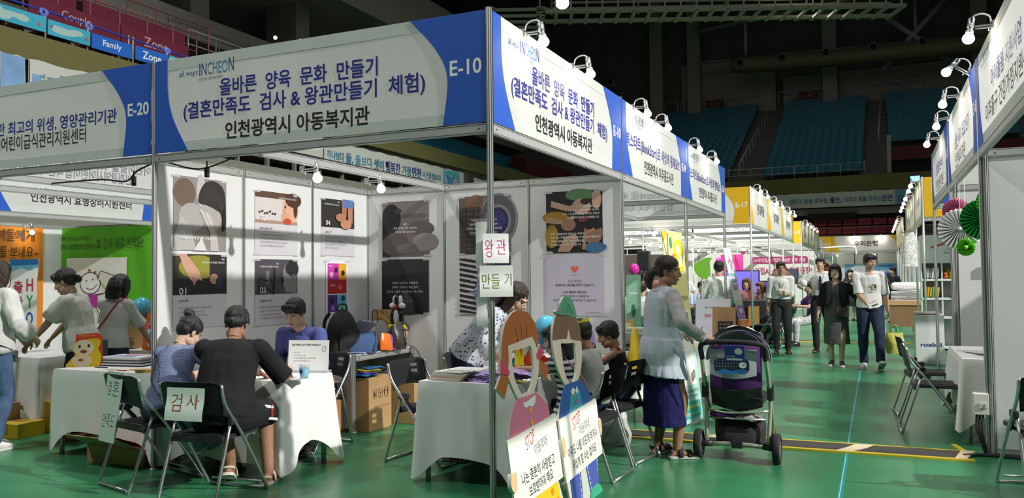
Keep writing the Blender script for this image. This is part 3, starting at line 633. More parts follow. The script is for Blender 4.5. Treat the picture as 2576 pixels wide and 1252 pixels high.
# ---------------------------------------------------------------- fascia signs
WL = catmull([(.37, 0), (.22, .25), (.16, .45), (.15, .735)], 8)
WR = catmull([(2.634, 0), (2.668, .31), (2.584, .51), (2.385, .735)], 8)
GREYT = mat('show_through_ink', (.42, .42, .47), .8)
def fascia(label, p, facing, W=Q, scheme='blue', lines=(), code=None, logo=True, left=True, right=True, through=False, res=3, simple=False):
 """p = lower left corner as its reader sees it"""
 fr = wall_frame((p[0], p[1], 2.5), facing); H = .735
 t = thing('fascia_sign', label, 'sign'); t.matrix_world = fr; s = W / Q
 b = MB(); b.grid(lambda u, v: (.022 + u * (W - .044), v * H, .012 + .0015 * sin(9 * u + 7 * v)), 24, 6, FABRIC_W); b.build('cloth', t)
 hm_ = mat('dimmed_double_hem', (.60, .63, .60), .8, bump=.15, bscale=6, stretch=(.4, 1, 4))  # hem colour greyed to imitate less light passing through the doubled cloth
 for z0, z1 in ((H - .085, H), (0, .075)): b = MB(); b.span((.022, z0, .006), (W - .022, z1, .0142), hm_); b.build('hem', t)
 m = BLUE_S if scheme == 'blue' else YEL_S; b = MB()
 if left: b.prism([(.022, 0)] + [(x.x * s, x.y) for x in [V((*q,)) for q in WL]] + [(.022, H)], .003, m, z0=.0145)
 if right: b.prism([(W - .022, H)] + [(W - (Q - q[0]) * s, q[1]) for q in WR[::-1]] + [(W - .022, 0)], .003, m, z0=.0145)
 if left or right: b.build('colour_band', t)
 b = MB(); c = MB()
 def put(body, x, y, h, mt, **k):
  write(b, body, x, y, h, mt, None, z=.0182 if mt is WHITE else .0149, res=res, **k)
  if through: write(c, body, x, y, h, GREYT, None, z=-.002, res=2, **{kk: vv for kk, vv in k.items()})
 for body, x0, x1, y, h, col, bold in lines: put(body, (x0 + x1) / 2, y, h, flat(col), w=x1 - x0, bold=bold)
 if code: put(code, W - .165, .375, .105, WHITE, w=.235, bold=.02)
 if logo:
  put('all ways', .37, .60, .06, flat('#2f6d95'), w=.19)
  put('I', .489, .62, .095, INK_B, w=.010); put('N', .532, .62, .095, INK_B, w=.05); put('CHEO', .668, .62, .095, flat('#2b7d9f'), w=.20); put('N', .805, .63, .105, INK_B, w=.05)
  if not simple: put('모든 길은 인천으로 통한다', .60, .545, .024, flat('#444444'), w=.24)
 if b.v: b.build('lettering', t)
 if c.v: c.build('show_through_lettering', t)
 return t
NAVY = '#16208c'
E10 = [('올바른  양육  문화  만들기', .69, 2.12, .462, .135, NAVY, .018), ('(결혼만족도  검사 & 왕관만들기  체험)', .32, 2.497, .302, .158, NAVY, .018), ('인천광역시 아동복지관', .746, 2.05, .125, .135, '#17171a', .020)]
fascia('white and blue E-10 sign over the open front of the corner booth', (-Q, 0), '-Y', lines=E10, code='E-10')
fascia('white and blue E-10 sign lit by two lamps on the aisle side', (0, 0), '+X', lines=E10, code='E-10')
fascia('white and blue E-20 sign at the left edge of the picture', (-2 * Q, 0), '-Y', lines=[('어린이들을 위한 최고의 위생, 영양관리기관', .34, 2.557, .345, .125, NAVY, .012), ('인천광역시어린이급식관리지원센터', .62, 2.198, .215, .13, '#17171a', .008)], code='E-20')
fascia('back of the sign across booth E-20, its words showing through reversed', (-2 * Q, Q), '-X', lines=[('어린이들을 위한 최고의 위생, 영양관리기관', .34, 2.557, .345, .125, NAVY, .012), ('인천광역시어린이급식관리지원센터', .62, 2.198, .215, .13, '#17171a', .008)], code='E-20', through=True)
BK = [('북스타트(BookStart)로 세상과 통해요!!', .16, 2.56, .36, .175, NAVY, .008), ('인천광역시 미추홀도서관', .85, 2.22, .16, .15, '#17171a', .008)]
fascia('white and blue E-9 sign of the library booth on the aisle', (0, Q), '+X', lines=BK, code='E-9')
fascia('white and blue E-8 sign, last of the blue row on the aisle', (0, 2 * Q), '+X', lines=BK, code='E-8')
fascia('reversed library sign seen from behind through the book booths', (0, 3 * Q), '+Y', lines=BK, code='E-8', through=True)
fascia('plain back of a white sign deeper in the book booths', (-Q, 3 * Q), '+Y', lines=BK, code='E-11', through=True, simple=True)
fascia('white and blue F-12 sign across the left aisle', (-9, 2.55), '+X', lines=[('가족사랑을 영상으로 전해요', .72, 2.35, .40, .14, NAVY, .01), ('인천광역시 효행장려지원센터', .66, 2.42, .235, .15, '#17171a', .016)], code='F-12')
HD = [('현대해상', .95, 2.1, .36, .24, '#26262a', .022)]
fascia('yellow E-17 sign facing the camera above the far booths', (-3, 12), '-Y', 3, 'yellow', [('현대해상', .9, 2.0, .33, .2, '#26262a', .02)], 'E-17', False, left=False)
fascia('white and yellow insurance sign, nearest of the three on the aisle', (0, 12), '+X', 3, 'yellow', HD, None, False, through=True)
fascia('white and yellow insurance sign, middle of the three on the aisle', (0, 15), '+X', 3, 'yellow', HD, None, False, through=True)
fascia('white and yellow insurance sign, farthest of the three on the aisle', (0, 18), '+X', 3, 'yellow', HD, None, False)
fascia('yellow E-3 sign facing the camera farther down the left row', (-3, 24), '-Y', 3, 'yellow', [], 'E-3', False, left=False)
fascia('reversed insurance sign seen from behind at the back of the first yellow block', (0, 21), '+Y', 3, 'yellow', HD, None, False, through=True)
fascia('reversed insurance sign seen from behind, deeper left of the first yellow block', (-3, 21), '+Y', 3, 'yellow', HD, None, False, through=True)
fascia('back of a yellow-ended white sign over the middle of the far left booths', (-3, 12), '-Y', 3, 'yellow', [], None, False) if False else None
fascia('far white sign with a script word, first beyond E-3', (0, 24), '+X', 3, 'yellow', [('One', .9, 1.9, .36, .3, '#26262a', .0)], None, False)
fascia('far white sign with a script word, second beyond E-3', (0, 27), '+X', 3, 'yellow', [('One', .9, 1.9, .36, .3, '#26262a', .0)], None, False)
fascia('far plain white sign at the end of the left row', (0, 30), '+X', 3, 'yellow', [], None, False)
fascia('yellow and white bank sign at the end of the aisle', (.35, 37), '-Y', 3.1, 'yellow', [('우리은행', .98, 2.0, .36, .25, '#232326', .03)], 'A-6', False)
fascia('yellow and white A-7 sign left of the bank sign', (-2.7, 37), '-Y', 3.05, 'yellow', [('다', 2.2, 2.4, .36, .2, '#232326', .02)], 'A-7', False)
fascia('white and blue family centre sign at the top right corner', (XR, 2.92), '-X', lines=[('아이돌봄 지원사업', .9, 2.25, .385, .15, NAVY, .01), ('미추홀구 건강가정지원센터', .55, 2.6, .19, .15, '#17171a', .008)], code='D-9')
fascia('sign of the nearest right booth, outside the picture edge', (XR, -.05), '-X', code=None, logo=False)
fascia('white and blue second sign of the right row', (XR, 5.88), '-X', lines=[('출산 육아 태교 쓰기', .9, 2.3, .36, .17, NAVY, .01), ('인천육아지원', .85, 1.9, .16, .16, '#17171a', .008)], code='D-8')
fascia('white and blue third sign of the right row', (XR, 8.85), '-X', lines=[('상담센터', .9, 2.1, .40, .17, NAVY, .012), ('인천상담지원', .8, 2.1, .18, .16, '#17171a', .01)], code='D-7')
fascia('yellow sign facing the camera on the right row', (XR, 12), '-Y', Q, 'yellow', [], None, False, left=True)
for i, w in enumerate(('nearest', 'second', 'third')):
 fascia('narrow white and yellow sign on the right row beyond the yellow corner, ' + w, (XR, 15 + i * 3), '-X', 3, 'yellow', [('유아복', .9, 2.1, .36, .2, '#333336', .01)], None, False)
for i, w in enumerate(('nearest', 'second', 'farthest')):
 fascia('far white sign toward the bank booth on the right row, ' + w, (XR, 27 + i * 3), '-X', 3, 'yellow', [('육아', 1.1, 1.9, .36, .2, '#333336', .01)], None, False)
fascia('back of the sign on the inner side of the right fan booth', (XR + 2.97, 2.92), '+X', lines=[], code=None, logo=False)
fascia('white and blue sign over the back of the third right booth', (XR, 8.86), '+Y' if False else '-Y', lines=[], code=None, logo=False)
# ---------------------------------------------------------------- arm spotlights
CABLE_W = mat('white_cable', (.8, .8, .78), .5)
def make_spot():
 t = thing('arm_spotlight', 'x', 'lamp')
 b = MB(); b.box((-.005, 0, -.02), (.03, .03, .05), CHROME, bev=.004); b.tube([(0, 0, -.03), (.03, 0, -.045), (.03, 0, -.065)], .005, CHROME, 8); b.build('clamp', t)
 b = MB(); b.box((.06, 0, -.022), (.11, .014, .008), CHROME); b.box((.06, 0, -.040), (.11, .014, .008), CHROME); b.build('arm', t)
 tr = T(.14, 0, -.01) @ RY(R(-10))
 b = MB(); b.lathe([(.014, .05), (.022, .046), (.023, -.02), (.019, -.024), (.019, -.038), (.027, -.041), (.028, -.055), (.022, -.058)], CHROME, tr, 16); b.cyl((0, -.028, 0), (0, .028, 0), .010, CHROME, 10, tr=tr); b.box((.0, .023, .02), (.014, .008, .05), BLACKP, tr); b.build('housing', t)
 b = MB(); b.tube([(.015, 0, -.01), (.025, .006, .035), (.065, .006, .058), (.11, 0, .055), (.135, 0, .030)], .006, CABLE_W, 8, 5); b.build('cable', t)
 b = MB(); b.lathe([(.018, -.058), (.032, -.072), (.040, -.092), (.0395, -.106), (.031, -.122), (.015, -.132), (.002, -.134)], BULB, tr, 18); b.build('bulb', t)
 return t
SPOT0 = make_spot(); spot_used = [False]
def spot(x, y, z, rz, label, group=None, watts=2.1, tilt=0.0, s=1.0):
 t = SPOT0 if not spot_used[0] else dup(SPOT0); spot_used[0] = True
 t.location = (x, y, z); t.rotation_euler = (0, tilt, rz); t.scale = (s, s, s); t['label'] = label
 if group: t['group'] = group
 elif 'group' in t: del t['group']
 if watts: t['watts'] = watts
 return t
spots = []
for y, lab in ((.53, 'chrome arm spotlight on the aisle-side E-10 sign, nearest the corner post'), (1.56, 'chrome arm spotlight on the aisle-side E-10 sign, farther from the corner post'), (3.38, 'chrome arm spotlight at the logo of the E-9 library sign'), (4.28, 'chrome arm spotlight in the middle of the E-9 library sign'), (6.07, 'chrome arm spotlight at the logo of the E-8 library sign'), (7.33, 'chrome arm spotlight at the far end of the E-8 library sign')):
 spots.append(spot(.015, y, HT + .0, 0, lab))
for y, lab, tl in ((1.79, 'chrome arm spotlight at the logo of the top right family centre sign', 0), (3.31, 'tilted chrome arm spotlight at the blue end of the second right sign', -.6), (4.27, 'chrome arm spotlight in the middle of the second right sign', 0), (5.49, 'chrome arm spotlight where the second and third right signs meet', .15), (7.03, 'chrome arm spotlight lowest over the third right sign', 0)):
 spots.append(spot(XR - .015, y, HT, pi, lab, tilt=tl))
for y in (12.3, 13.5, 15.25, 16.5, 18.5, 19.9): spots.append(spot(.015, y, HT, 0, 'small lit arm spotlight over the row of insurance signs', 'spotlights over the insurance signs', 1.4))
for y in (24.6, 26.4, 27.8, 29.6): spots.append(spot(.015, y, HT, 0, 'tiny lit arm spotlight over the far white signs beyond E-3', 'spotlights beyond E-3', 1.4))
for y in (12.6, 13.7, 15.6, 17.0, 18.3, 19.6): spots.append(spot(XR - .015, y, HT, pi, 'small lit arm spotlight over the narrow signs of the right row', 'spotlights over the right yellow row', 1.4))
for y in (24.3, 25.5, 27, 28.5, 30, 31.6): spots.append(spot(XR - .015, y, HT, pi, 'tiny lit arm spotlight over the farthest right signs', 'spotlights over the farthest right signs', 1.3))
for x, lab in ((1.35, 'lit arm spotlight on the bank sign, left one'), (2.5, 'lit arm spotlight on the bank sign, right one')): spots.append(spot(x, 36.98, HT, -pi / 2, lab, watts=5))
# lamps clipped under the beams inside the booths
def inner(x, y, lab, group=None, watts=1.8, z=2.43, rz=0.0): spots.append(spot(x, y, z, rz, lab, group, watts))
inner(-2.10, .74, 'lit spotlight under the inner beam of booth E-10, nearer the front', watts=1.8); inner(-2.10, 1.69, 'lit spotlight under the inner beam of booth E-10, nearer the back wall', watts=1.8)
inner(-11.0, 4.55, 'lit spotlight over the orange cloth in the F-12 booth', watts=1.8)
for x, ys in ((-1.9, (11.7, 12.8, 15.5, 17.3, 18.1, 23.8, 24.2, 25.6)), (-3.46, (15.4, 17.4, 18.6, 23.0, 24.1, 26.0, 27.3))):
 for y in ys: inner(x - .14, y, 'small lit spotlight hanging inside the far left booths', 'spotlights inside the far left booths', 5.0)
for x in (.55, 2.2): inner(x, 37.6, 'lit spotlight under the bank booth beam', 'spotlights inside the bank booth', 6.0, rz=-pi / 2)
for t in spots:
 d = bpy.data.lights.get('bulb_%g' % t['watts'])
 if d is None:
  d = bpy.data.lights.new('bulb_%g' % t['watts'], 'POINT'); d.energy = t['watts']; d.color = (1, .87, .70); d.shadow_soft_size = .03
 o = bpy.data.objects.new('bulb_light', d); COL.objects.link(o); o.parent = t; o.location = (.165, 0, -.175); del t['watts']
# cables on the booth beams
b = MB(); b.tube([(-2.9, .03, 2.44), (-2.55, .05, 2.36), (-2.2, .04, 2.42), (-2.0, .05, 2.46), (-1.98, .6, 2.50), (-1.97, 1.6, 2.50), (-1.98, 2.8, 2.50)], .006, BLACKM, 6, 5); tag(b.build('power_cable'), 'black power cable slung along the beams inside booth E-10', 'cable')
b = MB(); b.tube([(-2.98, .04, 2.45), (-3.3, .12, 2.40), (-3.7, .35, 2.36), (-4.2, .5, 2.42), (-5, .6, 2.44)], .008, BLACKM, 6, 5); tag(b.build('power_cable'), 'black power cable under the beam of booth E-20', 'cable')
for x, y, z, lab in ((-2.48, .06, 2.36, 'small black cable plug hanging from the E-10 front beam'), (-3.35, .13, 2.35, 'small black cable plug hanging under the E-20 beam')):
 b = MB(); b.box((0, 0, -.03), (.03, .03, .08), BLACKP, bev=.006); b.tube([(0, 0, .0), (0, 0, .06)], .006, BLACKM, 6); o = b.build('cable_plug'); o.location = (x, y, z); tag(o, lab, 'plug')
# ================================================================ furniture and props
def make_chair(label):
 t = thing('folding_chair', label, 'chair')          # local: sitter faces +y
 hw = .245
 for s in (-1, 1):
  b = MB(); b.tube([(s * hw, -.235, .80), (s * hw, -.19, .66), (s * hw, .0, .42), (s * hw, .255, .035), (s * (hw - .03), .272, .014)], .0115, STEEL, 10, 5); b.build('front_leg', t)
  b = MB(); b.tube([(s * (hw - .022), -.10, .565), (s * (hw - .022), -.275, .035), (s * (hw - .05), -.288, .014)], .0115, STEEL, 10, 4); b.build('rear_leg', t)
  b = MB(); b.box((s * (hw - .012), -.085, .545), (.034, .10, .05), BLACKP, bev=.01); b.tube([(s * (hw - .012), -.11, .565), (s * (hw - .012), .02, .42)], [(.012, .02), (.012, .02)], BLACKP, 8); b.build('hinge', t)
 b = MB(); b.tube([(-hw + .03, .272, .014), (hw - .03, .272, .014)], .0115, STEEL, 10); b.tube([(-hw + .035, .25, .06), (hw - .035, .25, .06)], .008, STEEL, 8); b.build('front_foot_bar', t)
 b = MB(); b.tube([(-hw + .05, -.288, .014), (hw - .05, -.288, .014)], .0115, STEEL, 10); b.build('rear_foot_bar', t)
 b = MB(); b.prism(rrect(-.215, -.17, .215, .24, .05), .028, BLACKP, T(0, 0, .425)); b.prism(rrect(-.17, -.14, .17, .21, .04), .004, BLACKM, T(0, 0, .453)); b.span((-.21, -.175, .40), (.21, -.15, .44), BLACKP, bev=.008); b.build('seat', t)
 bm = bmesh.new(); nu, nv = 22, 9; vs = []
 for j in range(nv + 1):
  row = []
  for i in range(nu + 1):
   u = i / nu * 2 - 1; v = j / nv; w = .250 - .018 * (1 - v); lo = .575 + .035 * (1 - u * u) * (1 if abs(u) < .9 else .6)
   z = lo + (.815 - lo) * v - (.02 * v * max(0, abs(u) - .75) * 4) ; y = -.19 - .05 * v - .045 * (1 - u * u) + .012 * v * (1 - u * u)
   row.append(bm.verts.new((u * w, y, z)))
  vs.append(row)
 for j in range(nv):
  for i in range(nu):
   if j in (4, 6) and (4 <= i <= 6): continue
   bm.faces.new((vs[j][i], vs[j][i + 1], vs[j + 1][i + 1], vs[j + 1][i]))
 bmesh.ops.solidify(bm, geom=bm.faces[:], thickness=.014)
 me = bpy.data.meshes.new('backrest'); bm.to_mesh(me); bm.free(); me.materials.append(BLACKP)
 me.polygons.foreach_set('use_smooth', [True] * len(me.polygons)); link('backrest', me, t)
 return t
CH0 = make_chair('x'); ch_used = [False]
def chair(x, y, rz, label, group=None, z=0):
 t = CH0 if not ch_used[0] else dup(CH0); ch_used[0] = True
 t.location = (x, y, z); t.rotation_euler = (0, 0, rz); t['label'] = label
 if group: t['group'] = group
 elif 'group' in t: del t['group']
 return t
chair(-2.70, -.26, R(-14), 'black folding chair with a tall paper note reading marriage satisfaction taped to its back')
chair(-1.94, -.42, R(6), 'black folding chair with a square paper note reading test on its back')
chair(-2.36, 1.20, R(178), 'black folding chair under the staff man in the blue shirt')
chair(-1.10, 1.10, R(-96), 'empty black folding chair standing before the cardboard boxes')
chair(-1.02, 1.80, R(-78), 'black folding chair partly hidden behind the bending woman in the floral blouse')
chair(.24, 1.16, R(86), 'black folding chair of the child in grey, just behind the boy cutout')
chair(.26, 1.78, R(80), 'black folding chair of the child in the black tank top beside the stroller woman')
chair(2.73, 3.90, R(-88), 'empty black folding chair in the right aisle, nearer of the two'); chair(2.71, 4.90, R(-84), 'empty black folding chair in the right aisle, behind the nearer one')
chair(3.30, 1.72, R(10), 'black folding chair cut off at the lower right edge of the picture')
for i in range(5): chair(.25 + .02 * i, 12.6 + .45 * i, R(70), 'black folding chair in the row behind the man in glasses', 'chairs behind the man in glasses')
# notes taped to the chairs
def sheet(label, fr, w, h, lines, m=PAPER, curl=.012, cat='paper sign', name='paper_sign', skew=0.0):
 t = thing(name, label, cat); t.matrix_world = fr
 b = MB(); fn = lambda u, v: ((u - .5) * w + skew * (v - .5), (v - .5) * h, curl * (1 - (2 * u - 1) ** 2) + .004 * sin(7 * v))
 b.grid(fn, 8, 8, m); b.grid(lambda u, v: (fn(1 - u, v)[0], fn(1 - u, v)[1], fn(1 - u, v)[2] - .0012), 8, 8, m); b.build('sheet', t)
 b = MB()
 for body, x, y, hh, c, k in lines: write(b, body, x, y, hh, flat(c), None, **k)
 b.v = [(p[0], p[1], fn(p[0] / w + .5, p[1] / h + .5)[2] + .0006) for p in b.v]
 if b.v: b.build('handwriting', t)
 return t
GRN_P = mat('pale_mint_paper', (.63, .74, .66), .7)
def chair_frame(cx, cy, rz, z, back=-.292, side=0.0):
 d = RZ(rz); o = V((cx, cy, 0)) + d @ V((side, back, 0)); x = d @ V((1, 0, 0)); return frame((o.x, o.y, z), x, d @ V((0, .14, 1)))
sheet('tall mint paper with purple handwriting taped to the left folding chair', chair_frame(-2.70, -.26, R(-14), .585, side=-.03), .23, .50, [('결', -.06, .13, .10, '#33203c', dict(bold=-.012, w=.06)), ('혼', .035, .13, .11, '#33203c', dict(bold=-.012, w=.085)), ('만족도', .0, -.1, .10, '#33203c', dict(bold=-.012, w=.18))], GRN_P, .003)
sheet('square mint paper with red-brown handwriting taped to the nearer folding chair', chair_frame(-1.94, -.42, R(6), .675, side=.0), .30, .215, [('검', -.065, .01, .115, '#8c3a24', dict(bold=-.006, w=.085)), ('사', .065, .02, .10, '#8c3a24', dict(bold=-.006, w=.10))], GRN_P, .002)
# ---------------------------------------------------------------- tables with cloths
def table(x0, x1, y0, y1, z, label, hem=.2, corner=.015, seed=0, m=CLOTH_T, name='display_table', legs=True, wave=.014, cl_label=None, hems=None):
 t = thing(name, label, 'table', ((x0 + x1) / 2, (y0 + y1) / 2, 0)); W = (x1 - x0) / 2; H = (y1 - y0) / 2
 b = MB(); b.box((0, 0, z - .02), (2 * W - .01, 2 * H - .01, .03), PANEL); b.build('tabletop', t)
 if legs:
  for i in (-1, 1):
   for j in (-1, 1):
    b = MB(); b.tube([(i * (W - .05), j * (H - .05), 0), (i * (W - .05), j * (H - .05), z - .03)], .02, ALU, 10); b.build('leg', t)
 c = thing('tablecloth', cl_label or ('white cloth over the ' + label), 'tablecloth', ((x0 + x1) / 2, (y0 + y1) / 2, 0)); rnd = random.Random(seed)
 per = []; n = 36
 sides = [((-W, -H), (W, -H)), ((W, -H), (W, H)), ((W, H), (-W, H)), ((-W, H), (-W, -H))]; hh = hems or (hem,) * 4
 for k, (a, e) in enumerate(sides):
  for i in range(n): u = i / n; per.append((a[0] + (e[0] - a[0]) * u, a[1] + (e[1] - a[1]) * u, u, k))
 N = len(per); ph = [rnd.uniform(0, 6.28) for _ in range(6)]; nv = 12
 b = MB()
 def pt(i, v):
  x, y, u, k = per[i % N]; L = 2 * (W if k % 2 == 0 else H); nx, ny = ((0, -1), (1, 0), (0, 1), (-1, 0))[k]
  cd = min(u, 1 - u) * L; cf = math.exp(-(cd / .13) ** 2)           # near a corner
  h0 = hh[k]
  if cf > .02:
   o = hh[(k + 1) % 4] if u > .5 else hh[(k - 1) % 4]; h0 = h0 + (min(h0, o) - h0) * cf * .5
  hz = h0 + (corner - h0) * cf ** .8 + .018 * sin(5 * u * L + ph[k]) * (1 - cf)
  zz = z + .004 - (z - hz) * v
  s = i / N * 2 * (2 * W + 2 * H) / .62 * 2 * pi
  amp = wave * v ** 1.2 * (1 + 1.6 * cf)
  off = .006 + .018 * v + amp * (sin(s + ph[4]) + .6 * sin(2.3 * s + ph[5])) + .04 * cf * v ** 1.1
  if cf > .02:
   kx, ky = ((1, 0), (0, 1), (-1, 0), (0, -1))[k]; sg = 1 if u > .5 else -1; px, py = kx * sg, ky * sg
   e2 = .04 * cf * v ** 1.1; x += px * e2; y += py * e2
  r = .012 * (1 - (1 - min(v * 12, 1)) ** 2) - .012 if v < .09 else 0
  return (x + nx * (off + r), y + ny * (off + r), zz)
 vs = [pt(i, j / nv) for j in range(nv + 1) for i in range(N)]
 fs = [(j * N + i, (j + 1) * N + i, (j + 1) * N + (i + 1) % N, j * N + (i + 1) % N) for j in range(nv) for i in range(N)]
 b.add(vs, fs, m, None, True); b.add(vs[:N], [tuple(range(N))], m); b.build('cloth', c)
 return t
T1 = (-2.93, -1.80, .10, .74); table(*T1, .725, 'couple consulting table with the acrylic notice', .24, .03, 1, hems=(.12, .22, .3, .3), cl_label='white cloth on the table where the couple sits')
T3 = (-4.27, -3.0, .10, .70); table(*T3, .73, 'give-away table of booth E-20', .2, .02, 2, cl_label='white cloth on the left booth table with leaflets and the smiling cutout')
T2 = (-.83, -.04, .47, 1.52); table(*T2, .73, 'craft table nearest the corner post', .2, .02, 3, cl_label='white cloth on the craft table nearest the corner post')
T2b = (-.80, -.06, 1.56, 2.72); table(*T2b, .73, 'second craft table against the back wall', .22, .12, 4, cl_label='white cloth on the second craft table where the child in black sits')
table(-6.9, -5.32, .72, 1.5, .73, 'table behind the left booth staff', .25, .1, 5, cl_label='white cloth on the table behind the woman in cream')
table(.24, .85, 4.7, 5.6, .71, 'library give-away table behind the stroller', .34, .25, 6, cl_label='white cloth on the library table behind the stroller')
table(2.93, 3.9, 3.35, 4.75, .73, 'table behind the right panel', .28, .1, 7, cl_label='white cloth on the table beside the power box')
BLK_C = mat('black_table_cloth', (.012, .012, .016), .8)
table(-.9, .15, 13.0, 13.8, .92, 'black draped counter left of the man in glasses', .03, .02, 8, BLK_C, cl_label='black cloth on the counter left of the man in glasses', wave=.02)
table(-2.1, -1.1, 13.6, 14.4, .9, 'black draped counter by the leaning purple banner', .03, .02, 9, BLK_C, cl_label='black cloth on the counter by the leaning purple banner', wave=.02)
# ---------------------------------------------------------------- posters in the corner booth
def poster(label, fr, w, h, draw, curled=True):
 t = thing('poster', label, 'poster'); t.matrix_world = fr
 b = MB(); b.prism(rrect(-w / 2, -h / 2, w / 2, h / 2, .02), .003, mat('glossy_poster_paper', (.62, .60, .64), .28), z0=.001); b.build('sheet', t)
 a = Art(I4, .0048, .0004); draw(a, w, h); a.build('print', t)
 b = MB(); tp = mat('clear_tape', (.75, .75, .75), .15, alpha=.45)
 for sx, sy, rr in ((-1, 1, .6), (1, 1, -.5), (-1, -1, -.6), (1, -1, .7)): b.box((sx * w * .46, sy * h * .49, .0068), (.09, .022, .0006), tp, T(0, 0, 0)); 
 b.build('tape', t); return t
def smooth_closed(pts, n=5):
 P = [V((*p,)) for p in pts]; k = len(P); out = []
 for i in range(k):
  a, b_, c, d = P[i - 1], P[i], P[(i + 1) % k], P[(i + 2) % k]
  for j in range(n):
   s = j / n; q = 0.5 * ((2 * b_) + (c - a) * s + (2 * a - 5 * b_ + 4 * c - d) * s * s + (3 * b_ - 3 * c + d - a) * s ** 3); out.append((q.x, q.y))
 return out
def head_line(a, x, y, al='R', c='#e8e8e8'):
 a.text('체벌', x, y, .018, c, align=al); a.text('아이들에게 왜 위험한 것일까요?', x, y - .03, .018, c, align=al, w=.26)
def body_text(a, w, y, lines, c='#55505a', al='L', x=None, hh=.017, step=.034):
 for i, s in enumerate(lines): a.text(s, -w / 2 + .05 if x is None else x, y - i * step, hh, c, align=al)
def pA(a, w, h):
 a.rect(-w / 2, -h / 2, w / 2, h / 2, '#8d8785'); a.ell(-.18, .17, .12, .12, '#6d594c'); a.ell(-.1, -.03, .14, .12, '#a9a6a6'); a.ell(.0, .2, .05, .14, '#b9b7b8')
 a.poly([(-.29, -.2), (-.22, -.02), (-.12, -.1), (-.05, -.31), (-.29, -.31)], '#b3b0b0')
 a.poly([(.04, -.31), (.12, -.16), (.22, -.13), (.29, -.1), (.29, -.31)], '#8e8886'); a.poly([(.0, .06), (.02, -.06), (.08, -.12), (.18, -.13), (.24, -.04), (.2, .08), (.1, .12)], '#aba5a3')
 a.poly(smooth_closed([(-.03, .1), (-.01, .2), (.06, .28), (.17, .29), (.26, .23), (.285, .1), (.28, -.08), (.24, -.14), (.235, .0), (.16, .05), (.06, .08)]), '#2a2626')
 for i in range(6): a.line([(.0 + i * .01, .13 + i * .025), (.1, .15 + i * .02), (.2, .12 + i * .012), (.265, .02 + i * .02)], .004, '#4b4645')
 for i in range(4): a.line([(.12 + i * .012, -.17), (.06 + i * .025, -.06), (-.01 + i * .035, .04 - i * .012)], .026, ('#c9c4c2', '#bdb8b6', '#cbc6c4', '#b5b0ae')[i])
 a.poly([(.1, -.14), (.18, -.16), (.2, -.31), (.1, -.31)], '#b9b4b2'); a.ell(.265, -.03, .02, .1, '#1c1919'); a.poly([(-.09, -.31), (.0, -.2), (.06, -.31)], '#d6d3d2')
 a.text('체벌', -.24, -.16, .03, '#efefef', align='L'); a.text('아이들에게 왜 위험한 것일까요?', -.24, -.205, .03, '#efefef', align='L', w=.4, bold=.01)
def pB(a, w, h):
 a.rect(-w / 2, -.03, w / 2, h / 2, '#3c3a24'); a.ell(-.02, .2, .22, .1, '#8b8a2e'); a.rect(.1, .1, w / 2, h / 2, '#20201f'); a.rect(-w / 2, -.03, w / 2, .1, '#151517')
 a.poly([(-.24, .31), (-.16, .31), (-.02, .17), (.02, .08), (-.03, .1), (-.07, .06), (-.12, .1), (-.19, .2)], '#c79a86'); a.line([(-.09, .12), (-.07, .05)], .02, '#b88a76'); a.ell(.15, .1, .05, .045, '#b88670'); a.ell(.21, .07, .04, .05, '#23304d')
 head_line(a, .27, .27); a.text('01', -.2, .0, .055, '#f2f2f2', w=.075); a.text('신뢰의 측면', -.24, -.08, .02, '#33303a', align='L', bold=.01)
 body_text(a, w, -.14, ['가장 신뢰하는 사람인 부모가 아이를 무시하거나', '공격적인 태도를 보였을 경우 아이는', "'세상에 믿을 만한 사람이 있는가'에 대한", '기본적인 신뢰가 흔들립니다.'], x=-.24)
def pC(a, w, h):
 a.rect(-w / 2, .0, w / 2, h / 2, '#cfc8c6'); a.rect(-w / 2, .24, w / 2, h / 2, '#5a4032'); a.rect(-w / 2, .0, w / 2, .03, '#a88a78'); a.ell(.2, .15, .12, .13, '#dba98d'); a.ell(.24, .24, .12, .07, '#4b2d1c'); a.ell(.12, .07, .06, .05, '#d59d80'); a.ell(.27, .16, .03, .09, '#4b2d1c'); a.ell(.12, .17, .012, .016, '#2d1d16'); a.ell(.1, .12, .02, .03, '#cf9478'); a.ell(.15, .03, .06, .03, '#b94b33')
 for i in range(7): a.ell(-.24 + i * .035, .1 + .012 * sin(i * 2), .014, .01, '#3b3636')
 head_line(a, .28, .28); a.text('02', -.2, .045, .05, '#f2f2f2', w=.07); a.text('폭력의 순환성 측면', -.24, -.05, .02, '#33303a', align='L', bold=.01)
 body_text(a, w, -.11, ['맞는 아이들 입장에서는 무언가 잘못하면 맞는구나라고', '생각하기 때문에, 다른 누군가 잘못된 행동을 할 경우', "'얼마든지 때려도 된다'는 생각을 가질 수 있습니다.", '이는 곧 폭력적인 행동으로 나타나게 됩니다.'], x=-.24)
